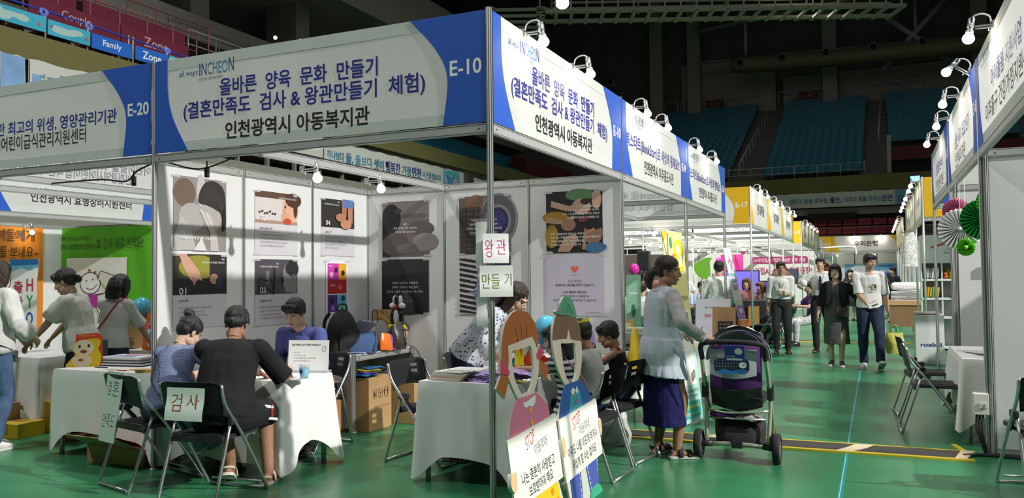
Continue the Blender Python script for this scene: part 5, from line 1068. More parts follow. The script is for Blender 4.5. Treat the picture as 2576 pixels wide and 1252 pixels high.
leaf(-1.98, .36, Zt, .21, .29, .2, 'white test sheet under the arms of the man in black', art=[(-.08, .08, .08, .085, '#888888'), (-.08, .05, .06, .055, '#888888')])
leaf(-2.40, .36, Zt, .21, .29, -.1, 'white test sheet in front of the woman in the blue dress')
leaf(-2.36, .62, Zt, .2, .28, .1, 'white sheet under the hands of the staff man')
# ---- counter in the back corner
t = thing('storage_counter', 'grey aluminium panel counter with open front in the back corner of the booth', 'counter', (0, 0, 0))
x0, x1, y0, y1, h = -2.92, -2.375, 1.85, 2.93, .745
for x, y in ((x0, y0), (x1, y0), (x0, y1), (x1, y1)):
 o = link('post', PM.setdefault((h, True), post_mesh(h)), t); o.location = (x, y, 0)
beam(t, (x0, y0), (x1, y0), h - .06, h - .005, name='top_rail', m=ALU); beam(t, (x1, y0), (x1, y1), h - .06, h - .005, name='top_rail', m=ALU)
b = MB(); b.span((x0 + .01, y0 + .0, h - .006), (x1 + .015, y1, h + .006), mat('grey_counter_top', (.5, .5, .52), .5)); b.build('countertop', t)
b = MB(); b.span((x0 + .02, y0 - .004, .04), (x1 - .02, y0 + .004, h - .06), mat('grey_panel', (.36, .36, .37), .5)); b.build('side_panel', t)
b = MB(); b.span((x0 + .02, y1 - .004, .04), (x1 - .02, y1 + .004, h - .06), MATS['grey_panel']); b.build('side_panel', t)
b = MB(); b.span((x0 - .0, y0 + .02, .04), (x0 + .006, y1 - .02, h - .06), MATS['grey_panel']); b.build('back_panel', t)
Zc = .752
b = MB(); b.grid(crumple(lambda u, v: (x0 + .1 + u * .46, y0 + .03 + v * 1.0, Zc + .004), .004, 9), 16, 20, mat('blue_nonwoven_cloth', (.02, .045, .26), .8)); tag(b.build('counter_cloth'), 'blue cloth spread on the storage counter', 'cloth')
def cbox(name, label, w, d, h, loc, rz=0.0, m=None, marks=(), open_top=False, group=None):
 t = thing(name, label, 'box', loc, rz, group); m = m or CARD; b = MB()
 if open_top:
  for s in (-1, 1): b.box((s * (w / 2 - .003), 0, h / 2), (.006, d, h), m); b.box((0, s * (d / 2 - .003), h / 2), (w, .006, h), m)
  b.box((0, 0, .004), (w, d, .008), m); b.build('carton', t)
 else: b.box((0, 0, h / 2), (w, d, h), m, bev=.004); b.build('carton', t)
 b = MB(); tp = mat('brown_parcel_tape', (.40, .26, .12), .35)
 if not open_top: b.box((0, 0, h + .0008), (w, .05, .0016), tp); b.box((0, -d / 2 - .0008, h - .05), (.05, .0016, .1), tp); b.build('tape', t)
 b = MB()
 for face, body, x, y, hh, k in marks:
  write(b, body, x, y, hh, flat('#2b2118'), {'-Y': wall_frame((0, -d / 2 - .002, h / 2), '-Y'), '+X': wall_frame((w / 2 + .002, 0, h / 2), '+X')}[face], **k)
 if b.v: b.build('printed_marks', t)
 return t
t = cbox('cardboard_box', 'tall cardboard box with handling symbols under the counter', .40, .40, .52, (-2.44, 2.11, .0), 0, None, [('+X', '6', -.10, .1, .055, dict(bold=.03)), ('+X', '☂', .0, .1, .05, dict(bold=.01)), ('+X', '↑↑', .10, .1, .055, dict(bold=.02)), ('+X', 'LOT  2 LOC  2M  5 LOL', .02, -.03, .012, dict(w=.26)), ('+X', 'FILL UP', -.10, .05, .008, {}), ('+X', 'KEEP DRY', 0, .05, .008, {}), ('+X', 'THIS SIDE', .1, .05, .008, {})])
b = MB()
for x in (-.10, 0, .10):
 L = rect(x - .032, .062, x + .032, .142); fr = wall_frame((.2015, 0, .26), '+X')
 for i in range(4): b.tube([tuple(fr @ V((*L[i], 0))), tuple(fr @ V((*L[(i + 1) % 4], 0)))], .0016, flat('#2b2118'), 4)
b.build('symbol_frame', t)
b = MB(); b.prism([(-.17, -.12), (-.05, -.1), (-.02, -.02), (-.06, -.05), (-.08, .0), (-.11, -.05), (-.15, -.03)], .004, mat('red_felt', (.28, .012, .03), .8), wall_frame((0, -.202, .26), '-Y')); b.build('red_paper_flame', t)
cbox('cardboard_box', 'lower printed cardboard box behind the empty folding chair', .34, .36, .42, (-2.24, 2.62, 0), R(4), None, [('+X', 'HAEJANG', .0, .1, .02, dict(w=.2)), ('+X', 'MANUFACTURING', .02, .06, .014, dict(w=.22)), ('+X', '식품 및 환경공학', .05, -.02, .03, dict(w=.18, bold=.02)), ('+X', '1BOX 100EA', .06, -.07, .012, {})])
cbox('cardboard_box', 'orange brown carton standing at the left side of the counter', .16, .3, .50, (-2.56, 1.64, 0), R(0), mat('orange_cardboard', (.42, .19, .07), .8, var=.1))
leaf(-2.50, 1.475, .03, .1, .002, 0, 'thin white sheet leaning on the orange brown carton', th=.26)
for i, (c, lab) in enumerate((('#2a6db0', 'flat blue plastic bag on top of the tall cardboard box, front one'), ('#7a5fc0', 'flat purple plastic bag on top of the tall cardboard box'), ('#d8c82e', 'flat yellow packet on top of the tall cardboard box'), ('#4a8fd0', 'flat pale blue bag at the back on the tall cardboard box'))):
 b = MB(); b.grid(crumple(lambda u, v: ((u - .5) * .22, (v - .5) * .2, .012), .012, 14, i), 8, 8, mat('shiny_bag_' + c[1:], hexc(c), .25)); b.grid(lambda u, v: ((.5 - u) * .22, (v - .5) * .2, .0), 2, 2, MATS['shiny_bag_' + c[1:]])
 o = b.build('plastic_bag'); o.location = (-2.36 - .03 * i, 2.0 + .09 * i, .535 + .012 * i); o.rotation_euler = (0, 0, .4 * i); tag(o, lab, 'bag')
# backpack
NYL = mat('black_nylon', (.014, .014, .015), .75, bump=.1, bscale=200)
t = thing('backpack', 'black backpack standing on the counter behind the staff man', 'backpack', (-2.60, 1.98, Zc), R(75))
b = MB(); n = 14
b.grid(lambda u, v: (.17 * (abs(cos(2 * pi * u)) ** .7) * (1 if cos(2 * pi * u) > 0 else -1) * (1 - v ** 3.2) ** .5 * (1 + .05 * sin(pi * v)), (.09 + .03 * (1 - v)) * (abs(sin(2 * pi * u)) ** .7) * (1 if sin(2 * pi * u) > 0 else -1) * (1 - .9 * v ** 3) , .44 * v), 28, 18, NYL); b.build('body', t)
b = MB(); b.grid(lambda u, v: ((u - .5) * .25, -.115 - .03 * sin(pi * u) * sin(pi * v), .04 + v * .19), 10, 8, NYL); b.build('front_pocket', t)
b = MB(); b.tube([(-.06, 0, .42), (-.05, 0, .47), (0, 0, .485), (.05, 0, .47), (.06, 0, .42)], .009, NYL, 8, 4); b.build('carry_handle', t)
for s in (-1, 1):
 b = MB(); b.tube([(s * .09, .08, .40), (s * .11, .14, .3), (s * .12, .13, .1), (s * .13, .08, .03)], [(.02, .006)] * 4, NYL, 8, 4); b.build('shoulder_strap', t)
# blue tote, bags, balloon figure
t = thing('tote_bag', 'navy blue fabric tote bag slumped on the counter', 'bag', (-2.47, 2.08, Zc), R(38))
b = MB(); bag_shape(b, .34, .20, .20, mat('navy_blue_fabric', (.035, .085, .21), .75, bump=.15, bscale=40), lean=.05, amp=.015, top=1.0, belly=.06); b.build('body', t)
b = MB(); b.tube([(.14, -.09, .02), (.17, -.02, .13), (.16, .04, .21)], [(.012, .004)] * 3, MATS['navy_blue_fabric'], 6, 4); b.build('side_strap', t)
b = MB(); b.tube([(-.2, -.14, .004), (-.05, -.17, .012), (.06, -.16, .006)], .006, mat('grey_strap', (.25, .3, .4), .6), 6, 5); b.build('loose_strap', t)
PLAS = mat('crinkled_clear_bag', (.72, .72, .70), .22, alpha=.75)
b = MB(); bag_shape(b, .22, .14, .24, PLAS, amp=.03, seed=3, top=1.0); o = b.build('plastic_bag'); o.location = (-2.64, 2.42, Zc); tag(o, 'crinkled clear plastic bag behind the navy tote', 'bag')
b = MB(); b.box((0, 0, 0), (.21, .28, .004), PAPER); o = b.build('paper_sheet'); o.location = (-2.56, 2.27, Zc + .235); o.rotation_euler = (R(-28), R(12), R(60)); tag(o, 'white sheet of paper sticking out above the navy tote', 'paper')
b = MB(); bag_shape(b, .16, .07, .17, mat('orange_plastic', (.85, .18, .02), .3), amp=.018, seed=5, top=.7); o = b.build('plastic_bag'); o.location = (-2.35, 2.37, Zc); o.rotation_euler = (0, 0, R(70)); tag(o, 'bright orange plastic packet beside the navy tote', 'bag')
b = MB(); bag_shape(b, .15, .05, .15, mat('purple_plastic', (.20, .10, .42), .3), amp=.02, seed=8, top=.8); o = b.build('plastic_bag'); o.location = (-2.345, 2.45, Zc); o.rotation_euler = (0, 0, R(80)); tag(o, 'purple plastic packet between the orange packet and the handbag', 'bag')
LEA = mat('dark_brown_leather', (.055, .045, .040), .35, bump=.3, bscale=30)
t = thing('handbag', 'dark brown slouchy leather handbag with a long strap on the counter', 'handbag', (-2.36, 2.58, Zc), R(72))
b = MB(); bag_shape(b, .22, .16, .24, LEA, lean=-.03, amp=.03, seed=11, top=.6, belly=.2); b.build('body', t)
b = MB(); b.tube([(-.04, -.03, .22), (.04, -.05, .27), (.12, -.05, .24), (.14, -.06, .19), (.08, -.06, .19)], .008, LEA, 8, 5); b.tube([(.05, -.07, .2), (.06, -.12, .05), (.13, -.17, .0), (.19, -.17, -.10), (.13, -.17, -.13), (.07, -.16, -.04), (.1, -.13, .01)], [(.010, .004)] * 7, LEA, 6, 5); b.build('strap', t)
BAL = lambda n, c, **k: mat('balloon_' + n, c, .12, spec=.6, **k)
t = thing('balloon_penguin', 'black and white balloon penguin with yellow feet on the counter', 'balloon figure', (-2.40, 2.68, .97))
for nm, c, d, col in (('wing', (-.055, 0, .10), (.026, .03, .085), (.01, .01, .012)), ('wing', (.055, 0, .10), (.026, .03, .085), (.01, .01, .012)), ('belly', (0, -.02, .10), (.03, .03, .085), (.8, .8, .8)), ('cheek', (-.055, 0, .225), (.04, .03, .03), (.8, .8, .8)), ('cheek', (.06, 0, .225), (.045, .03, .03), (.8, .8, .8)), ('head', (0, .0, .28), (.03, .03, .075), (.01, .01, .012)), ('face', (.035, .01, .28), (.024, .026, .055), (.8, .8, .8)), ('face', (-.035, .01, .28), (.024, .026, .055), (.8, .8, .8)), ('beak', (0, -.035, .215), (.022, .022, .022), (.6, .03, .03)), ('foot', (-.05, -.02, .0), (.055, .03, .03), (.85, .8, .02)), ('foot', (.06, -.02, .005), (.055, .03, .03), (.85, .8, .02))):
 b = MB(); b.ell(c, d, BAL(nm + '_%d' % (c[0] * 100), col), seg=14, rings=9); b.build(nm, t)
t = thing('paper_carrier_bag', 'white paper carrier bag with black cord handles at the back of the counter', 'bag', (-2.70, 2.80, Zc))
b = MB(); b.box((0, 0, .14), (.26, .12, .28), mat('grey_white_paper', (.62, .6, .58), .7)); b.build('bag', t)
b = MB(); b.tube([(-.05, -.06, .26), (-.05, -.065, .36), (-.02, -.065, .395), (.01, -.065, .36), (.015, -.06, .26)], .005, BLACKM, 6, 4); b.build('handle', t)
cbox('packing_carton', 'tan printed carton on top of the white carrier bag', .26, .10, .11, (-2.66, 2.85, 1.035), R(-8), mat('tan_carton', (.5, .36, .16), .7))
b = MB(); b.box((0, 0, 0), (.24, .025, .03), mat('yellow_ruler', (.55, .36, .05), .6)); o = b.build('yellow_strip'); o.location = (-2.57, 2.74, 1.03); o.rotation_euler = (0, R(32), R(-4)); tag(o, 'yellow printed strip leaning by the white carrier bag', 'strip')
t = item('water_bottle', 'clear water bottle with a purple cap between backpack and carrier bag', 'bottle', [('bottle', MB().lathe([(.028, 0), (.032, .01), (.032, .14), (.013, .175), (.013, .19)], PLAS, seg=16)), ('cap', MB().lathe([(.016, .188), (.016, .212)], mat('purple_cap', (.10, .05, .25), .4), seg=16))], (-2.80, 2.42, Zc))
for i, (c, w) in enumerate((('#6fb6d8', 'upper'), ('#e0c07a', 'middle'), ('#4f8fc0', 'lower'))): leaf(-2.70, 2.25 + i * .01, Zc + .09 - i * .035, .10, .16, .3 * i, 'blue and tan packets between backpack and navy tote, %s one' % w, c, th=.03, cat='packet', name='packet')
b = MB(); b.box((0, 0, .13), (.03, .10, .26), mat('light_wood', (.55, .34, .14), .6)); o = b.build('wooden_board'); o.location = (-2.43, 2.86, Zc); tag(o, 'light wooden board standing behind the leather handbag', 'board')
# ---- craft table
for i in range(5): leaf(-.63 + .008 * i, .60 + .004 * i, Zt + .003 + i * .011, .27, .20, -.12 + .02 * i, 'pinkish booklet in the pile at the left end of the craft table', ('#c9b7b0', '#d6cdb4', '#c7a99e', '#d9c9bd', '#cfd2cb')[i], th=.011, cat='booklet', name='booklet', group='booklets at the left end of the craft table')
for i in range(4): leaf(-.60 + .03 * i, .62 + .012 * i, Zt + .062 + i * .005, .25, .2, -.15 + .05 * i, 'white form sheet, number %s from the bottom on the booklet pile' % ('one', 'two', 'three', 'four')[i], '#e6e8e4', th=.004, cat='paper', name='form_sheet', art=[(-.1, -.06, .08, -.056, '#9aa39a')])
PUR = mat('purple_cellophane', (.40, .28, .60), .18, var=.35, vscale=40, bump=.5, bscale=60)
rnd = random.Random(2)
for i in range(12):
 b = MB(); b.grid(crumple(lambda u, v: ((u - .5) * .10, (v - .5) * .24, .010 + .008 * sin(pi * u)), .009, 20, i), 8, 12, PUR); b.grid(lambda u, v: ((.5 - u) * .10, (v - .5) * .24, 0), 2, 2, PUR)
 o = b.build('craft_packet'); o.location = (-.42 + i * .035, .58 + .012 * sin(i), Zt + .008 + .006 * i); o.rotation_euler = (R(8), R(-10), R(62 + 3 * i)); tag(o, 'purple cellophane craft packet in the fanned pile on the craft table', 'packet', 'purple craft packets on the craft table')
for i, (x, y, c, lab) in enumerate(((-.13, .64, '#d9d02e', 'yellow folded paper at the front edge of the craft table'), (-.18, .72, '#cdbf2a', 'second yellow folded paper behind the front one on the craft table'), (-.50, .98, '#e0d940', 'small yellow slip at the far side of the craft table'), (-.12, .95, '#d9c7e6', 'lilac paper sheet on the craft table'), (-.14, 1.15, '#e8eaf2', 'white cut-out sheet on the craft table'), (-.2, 1.35, '#d8452a', 'red orange paper sheet on the craft table'), (-.3, 1.40, '#2e5fb0', 'blue paper sheet on the craft table'))):
 leaf(x, y, Zt + .002 * i, .14, .10, .5 * i, lab, c, cat='craft paper', name='craft_paper', th=.006)
def crown(label, m, loc, rz, h=.2, r=.055):
 t = thing('party_hat', label, 'paper crown', loc, rz); b = MB(); n = 40
 top = [h * (.62 + .38 * abs(((i * 5 / n) % 1) * 2 - 1)) for i in range(n + 1)]
 vs = [(r * cos(2 * pi * i / n), r * sin(2 * pi * i / n), z) for i in range(n) for z in (0, top[i])]
 b.add(vs, [(2 * i, 2 * ((i + 1) % n), 2 * ((i + 1) % n) + 1, 2 * i + 1) for i in range(n)], m); b.add([(p[0] * .97, p[1] * .97, p[2]) for p in vs], [(2 * i + 1, 2 * ((i + 1) % n) + 1, 2 * ((i + 1) % n), 2 * i) for i in range(n)], m); b.build('band', t)
 b = MB()
 for i in range(5): a = i * 1.256 - 1.9; b.ell((r * cos(a) * 1.02, r * sin(a) * 1.02, h * .3), (.013, .013, .02), flat(('#d84a4a', '#7a3fb0', '#3a6fc0', '#e8e8e8', '#2a1a40')[i]), seg=10, rings=6)
 b.build('jewel', t); return t
crown('tall yellow paper crown with a purple heart on the craft table', flat('#e6d21c'), (-.24, .98, Zt), 0, .22, .035)
crown('orange paper crown standing behind the yellow crown', flat('#e4571c'), (-.28, 1.24, Zt), .4, .19, .07); crown('smaller orange paper crown at the right behind the yellow crown', flat('#d84a1a'), (-.2, 1.42, Zt), .9, .12, .06)
crown('blue paper crown on the craft table left of the corner post', flat('#3d8fc4'), (-.38, 1.12, Zt), .2, .12, .06)
for i, (x, y, c) in enumerate(((-.3, 1.75, '#33405f'), (-.42, 1.95, '#4a3f66'), (-.3, 2.0, '#3d5d80'), (-.5, 1.8, '#8a94b0'), (-.35, 2.2, '#5a84b5'))): leaf(x, y, Zt + .004 + .01 * i, .2, .15, .7 * i, 'dark printed craft bag heaped behind the blue balloon', c, cat='packet', name='craft_bag', th=.02, group='craft bags behind the balloon')
t = thing('balloon', 'sky blue balloon with marker writing held over the craft table', 'balloon', (-.26, 1.62, 1.02))
b = MB(); b.ell((0, 0, 0), (.125, .125, .145), BAL('sky', (.10, .50, .72))); b.cyl((0, 0, -.165), (0, 0, -.14), .014, MATS['balloon_sky'], 10, .008); b.build('skin', t)
b = MB()
for k, s in enumerate(('건강', '사랑', '가족')): write(b, s, -.0 + .0 * k, .03 - k * .05, .035, INK_B, T(.03, -.128, -.02) @ wall_frame((-.03, 0, 0), '-Y'), tilt=-.5)
b.build('marker_writing', t)
item('gift_bag', 'purple and silver cellophane bag standing on the back craft table', 'bag', [('body', bag_shape(MB(), .16, .08, .24, mat('silver_purple_foil', (.42, .30, .62), .15, var=.5, vscale=25), amp=.02, seed=6, top=.9))], (-.22, 2.5, Zt), .4)
for i, (x, y, c, lab) in enumerate(((-.1, 2.3, '#6fa3cf', 'pale blue paper fan shape on the back craft table'), (-.14, 2.4, '#8fb6d8', 'second pale blue paper behind the first on the back craft table'))): leaf(x, y, Zt + .004 * i, .16, .12, .6, lab, c, cat='craft paper', name='craft_paper', th=.012)
item('drawstring_bag', 'bright yellow bag hanging on the folding chair beside the stroller woman', 'bag', [('body', MB().grid(crumple(lambda u, v: (.08 * cos(2 * pi * u) * (1 - .75 * v) , .17 * sin(2 * pi * u) * (1 - .9 * v) + .03 * v, .34 * v), .012, 9), 24, 12, mat('yellow_bag', (.80, .56, .01), .55))), ('cord', MB().tube([(0, .02, .32), (.0, .05, .36)], .006, MATS['yellow_bag'], 6))], (.41, 1.93, .70), .5)
item('plastic_bag', 'grey white bag of things under the chair of the child in black', 'bag', [('body', bag_shape(MB(), .3, .2, .3, PLAS, amp=.03, seed=9))], (.1, 2.25, 0))
# ---- E-20 table
t = thing('smiling_table_cutout', 'yellow and red cardboard table cutout of a plain round smiling face', 'cutout', (-4.15, .32, Zt), R(35))
fr = RX(R(-7)) @ wall_frame((0, 0, 0), '-Y')
b = MB(); b.prism([(-.09, .20), (-.095, .285), (.09, .30), (.125, .27), (.135, .12), (.13, .0), (.0, .0), (-.06, .18)], .004, flat('#d9481f'), fr, z0=-.006); b.build('red_backing', t)
b = MB(); b.prism(smooth_closed([(-.15, .0), (-.13, .06), (-.09, .11), (-.12, .16), (-.08, .22), (.0, .24), (.09, .25), (.12, .21), (.10, .16), (.125, .10), (.12, .03), (.09, .0)]), .005, flat('#e2bf14'), fr); b.build('yellow_cutout', t)
a = Art(fr, .0052, .0005); a.ell(-.02, .17, .085, .07, '#e8d6b4'); a.ell(-.03, .055, .085, .055, '#e2cfa8'); a.ell(-.055, .18, .010, .014, '#241a14'); a.ell(.02, .185, .010, .014, '#241a14'); a.ell(-.02, .135, .028, .014, '#8f3a30'); a.ell(-.04, .06, .022, .012, '#9b4a3e'); a.text('건강한 급식 관리', .0, .275, .014, '#f0d080', w=.13); a.build('printed_face', t)
leaf(-3.92, .26, Zt, .22, .16, .15, 'white leaflet with a pen on it on the left table'); leaf(-3.70, .22, Zt, .2, .14, -.2, 'pale leaflet at the front middle of the left table', '#d9dccf', art=[(-.06, -.03, .06, .03, '#b9a58f')]); leaf(-3.45, .30, Zt, .3, .2, .1, 'orange and white leaflet at the back of the left table', '#d9c9b8', art=[(-.1, -.06, .1, .0, '#c07a4a')])
b = MB(); b.tube([(-.07, 0, .006), (.07, .01, .006)], .005, flat('#3a2a80'), 8); o = b.build('pen'); o.location = (-3.90, .27, Zt + .003); tag(o, 'purple pen on the left table', 'pen')
b = MB(); b.tube([(-.05, 0, .006), (.05, .01, .006)], .005, flat('#c0392b'), 8); o = b.build('pen'); o.location = (-3.52, .16, Zt + .003); tag(o, 'red pen on the left table', 'pen')
for i in range(5):
 b = MB(); b.prism(smooth_closed([(-.12, -.03), (-.09, .05), (.0, .07), (.11, .06), (.13, .0), (.09, -.06), (-.06, -.06)]), .006, flat('#dcc23a') if i % 2 else flat('#d8b48e')); o = b.build('paper_fan'); o.location = (-3.22 + .004 * i, .18, Zt + .001 + i * .0065); o.rotation_euler = (0, 0, .1 * i); tag(o, 'yellow shaped hand fan in the pile at the right end of the left table', 'fan', 'yellow hand fans on the left table')
for i in range(7): leaf(-3.86 + .012 * sin(i * 2), .56, Zt + .001 + i * .012, .42, .26, .12 + .02 * sin(i), 'magazine in the stack on the left table', ('#3a3a42', '#c9cbd0', '#4a4450', '#b9babd', '#55505a', '#d2d0cc', '#dfe1e6')[i], th=.012, cat='magazine', name='magazine', group='magazines stacked on the left table', art=[(-.15, -.1, .1, .02, '#8a90b8'), (-.12, .04, .14, .09, '#c9606a')] if i == 6 else None)
t = cbox('toy_carton', 'small white house shaped carton at the right end of the left table', .17, .12, .13, (-3.32, .60, Zt), 0, flat('#dfe0e0')); a = Art(wall_frame((0, -.0605, .065), '-Y')); a.rect(-.06, -.01, -.01, .04, '#d9b9b4'); a.rect(.0, -.01, .05, .05, '#d06a62'); a.rect(-.07, -.05, .06, -.045, '#777777'); a.build('print', t)
b = MB(); b.tube([(-.08, 0, .02), (0, .02, .04), (.07, .0, .02), (.12, .03, .02)], .012, BLACKM, 8, 4); b.ell((-.1, 0, .022), (.022, .022, .022), BLACKM); o = b.build('black_microphone'); o.location = (-3.36, .48, Zt); tag(o, 'small black corded gadget beside the white carton', 'gadget')
t = cbox('cardboard_box', 'open cardboard box on the floor under the left table', .62, .40, .14, (-3.42, .20, 0), R(-2), None, open_top=True)
b = MB(); b.box((0, 0, 0), (.62, .006, .26), CARD, T(0, -.29, .20) @ RX(R(62))); b.build('flap', t); b = MB(); b.box((0, 0, 0), (.55, .3, .04), mat('red_cloth', (.35, .03, .03), .8), T(0, .02, .12)); b.build('red_contents', t)
# ---- behind E-20
GREENC = mat('lime_green_cloth', (.10, .42, .012), .75, bump=.25, bscale=4, stretch=(1, 1, .5)); ORC = mat('orange_cloth', (.62, .20, .012), .75, bump=.2, bscale=4)
def cloth_banner(label, fr, w, h, m, draw, name='cloth_banner'):
 t = thing(name, label, 'banner'); t.matrix_world = fr
 b = MB(); b.grid(lambda u, v: ((u - .5) * w, (v - .5) * h, .02 + .012 * sin(u * 14) * (1 - v * .6) + .006 * sin(u * 31 + v * 5)), 48, 16, m); b.grid(lambda u, v: ((.5 - u) * w, (v - .5) * h, .0), 2, 2, m); b.build('cloth', t)
 a = Art(I4, .040, .0012); draw(a, w, h); a.build('print', t); return t
def dG(a, w, h):
 a.text('운영위탁 성산효교육재단', -.92, .70, .085, '#15240c', align='L', w=.80); a.text('인천광역시효행장려지원센터', -.92, .55, .105, '#15240c', align='L', w=.92); a.text('효 강사 되길 원해요!', .52, .60, .2, '#15240c', w=1.0, bold=-.005)
 a.rect(-.62, -1.2, .68, .35, '#e4e2de'); a.line(circ(-.10, -.10, .22, .19, 24) + [(.12, -.10)], .016, '#26222a'); a.ell(-.10, -.10, .21, .18, '#efedea')
 a.ell(-.18, -.06, .012, .018, '#26222a'); a.ell(-.04, -.03, .012, .018, '#26222a'); a.line([(-.18, -.18), (-.1, -.21), (-.02, -.19), (.05, -.12)], .012, '#26222a')
 a.poly([(-.36, .06), (-.28, .02), (-.36, -.02)], '#c2282e'); a.poly([(-.14, .16), (-.12, .10), (-.06, .12)], '#c2282e'); a.poly([(.04, .12), (-.02, .1), (.03, .06)], '#c2282e')
 a.poly([(-.14, -.30), (.07, -.29), (.08, -.52), (-.13, -.52)], '#b02a9c'); a.line([(-.12, -.34), (-.22, -.4), (-.3, -.5)], .016, '#26222a'); a.line([(.06, -.3), (.2, -.28), (.3, -.2), (.34, -.12)], .016, '#26222a')
 a.line([(-.1, -.53), (-.16, -.75), (-.2, -.9), (-.3, -.93)], .016, '#26222a'); a.line([(.04, -.53), (.12, -.65), (.09, -.8)], .016, '#26222a')
 a.poly([(.1, -.02), (.14, .12), (.52, .0), (.4, -.3), (.3, -.24)], '#d9d2c0'); a.line([(.06, -.02), (.14, .12), (.54, .0), (.4, -.32)], .014, '#26222a')
cloth_banner('lime green cloth banner with a stick figure girl drawing behind the left booth', frame((-10.35, 5.42, 1.55), (2.0, .28, 0), (0, 0, 1)), 2.35, 1.80, GREENC, dG)
def dO(a, w, h):
 a.text('자녀들에게', .25, .78, .2, '#1d130a', w=.85); a.text('메세지를 보내요~', .2, .5, .2, '#1d130a', w=1.1)
 a.rect(-.8, -1.2, .72, .32, '#d9c8ac'); a.line(circ(.1, .0, .16, .17, 20) + [(.26, 0)], .016, '#26222a'); a.line(circ(.5, .05, .15, .17, 20) + [(.65, .05)], .016, '#26222a'); a.poly([(.0, -.18), (.2, -.18), (.24, -.45), (-.02, -.45)], '#2a3f86'); a.poly([(.42, -.15), (.6, -.14), (.64, -.45), (.4, -.45)], '#7a3f8f'); a.line([(.05, -.46), (.02, -.8)], .016, '#26222a'); a.line([(.5, -.46), (.48, -.85)], .016, '#26222a'); a.poly([(.4, .2), (.5, .36), (.58, .2)], '#c23a2a')
cloth_banner('orange cloth banner with two stick figures at the left edge', wall_frame((-11.07, 4.05, 1.5), '+X'), 1.7, 1.85, ORC, dO)
t = thing('x_banner', 'narrow white banner stand with HYO in red, green and blue letters', 'banner stand', (-7.6, 2.15, 0), R(12))
b = MB(); b.box((0, 0, 1.05), (.38, .003, 1.45), PAPER); b.build('banner_sheet', t)
a = Art(wall_frame((0, -.002, 1.05), '-Y')); a.rect(-.21, .62, .21, .725, '#2f7fc0'); a.poly([(-.21, .56), (-.05, .62), (.1, .58), (.21, .64), (.21, .66), (-.21, .64)], '#7fc4e0')
for i, (s, c) in enumerate((('H', '#c23a3a'), ('Y', '#3f9a3a'), ('O', '#2f57b0'))): a.text(s, .09, .40 - i * .21, .16, c, w=.10, bold=.02)
for i, s in enumerate('의시작은'): a.text(s, .09, -.2 - i * .13, .09, '#222222')
for i, s in enumerate('출산장려는'): a.text(s, -.08, .38 - i * .2, .15, '#b8323c', bold=.01)
a.build('lettering', t)
b = MB(); b.tube([(-.2, .02, 1.78), (0, .12, .9), (.2, .02, .33)], .008, RAIL, 6); b.tube([(.2, .02, 1.78), (0, .12, .9), (-.2, .02, .33)], .008, RAIL, 6); b.tube([(0, .12, .9), (0, .3, 0)], .01, RAIL, 6); b.build('stand', t)
t = thing('balloon', 'sky blue balloon at the right end of the left booth', 'balloon', (-5.05, 1.72, 1.20)); b = MB(); b.ell((0, 0, 0), (.1, .1, .11), MATS['balloon_sky']); b.cyl((0, 0, -.13), (0, 0, -.105), .012, MATS['balloon_sky'], 8, .008); b.build('skin', t); b = MB(); b.tube([(0, 0, -.13), (.02, .01, -.3), (0, 0, -.43)], .002, WHITE, 4, 3); b.build('string', t)
table(-5.55, -3.9, 1.62, 2.1, .73, 'back table of booth E-20', .3, .2, 12, cl_label='white cloth on the back table of booth E-20')
t = cbox('display_box', 'orange display stand holding a cartoon book in the left booth', .36, .18, .40, (-4.86, 1.78, .74), R(-8), mat('orange_board', (.55, .12, .02), .7)); a = Art(wall_frame((.03, -.0905, .19), '-Y')); a.rect(-.1, -.15, .14, .1, '#c9d2dc'); a.rect(-.09, .04, .13, .09, '#c9504a'); a.ell(.05, -.07, .06, .05, '#d9b03a'); a.ell(-.03, -.03, .05, .04, '#5a86b5'); a.build('book_cover', t)
for i in range(5):
 b = MB(); b.grid(crumple(lambda u, v: ((u - .5) * .4, (v - .5) * .28, .025), .008, 10, i), 10, 8, mat('black_shrink_wrap', (.02, .018, .02), .12, var=.5)); b.box((0, 0, .012), (.39, .27, .022), MATS['black_shrink_wrap']); o = b.build('wrapped_bundle'); o.location = (-4.35 + .01 * i, 1.8, .74 + i * .045); o.rotation_euler = (0, 0, .05 * i); tag(o, 'shiny black wrapped bundle in the stack right of the woman in white', 'bundle', 'black wrapped bundles in the left booth')
cbox('wooden_display', 'light wooden display box between the two women in the left booth', .16, .12, .34, (-5.35, 1.85, .74), 0, MATS['light_wood'])
cbox('yellow_crate', 'yellow crate on the floor under the cloth behind the left table', .5, .4, .3, (-5.2, 1.0, 0), .2, flat('#c9a41c')); cbox('cardboard_box', 'brown box on the floor at the far left edge', .5, .4, .30, (-5.75, .45, 0), .1); cbox('yellow_crate', 'low yellow box beside the brown box at the far left', .3, .3, .14, (-5.35, .55, 0), .1, flat('#c9a41c'))
item('tissue_holder', 'white paper propped on the far left table', 'paper', [('sheet', MB().box((0, 0, .13), (.24, .01, .26), PAPER, RX(R(-20))))], (-6.2, 1.1, Zt), -.2)
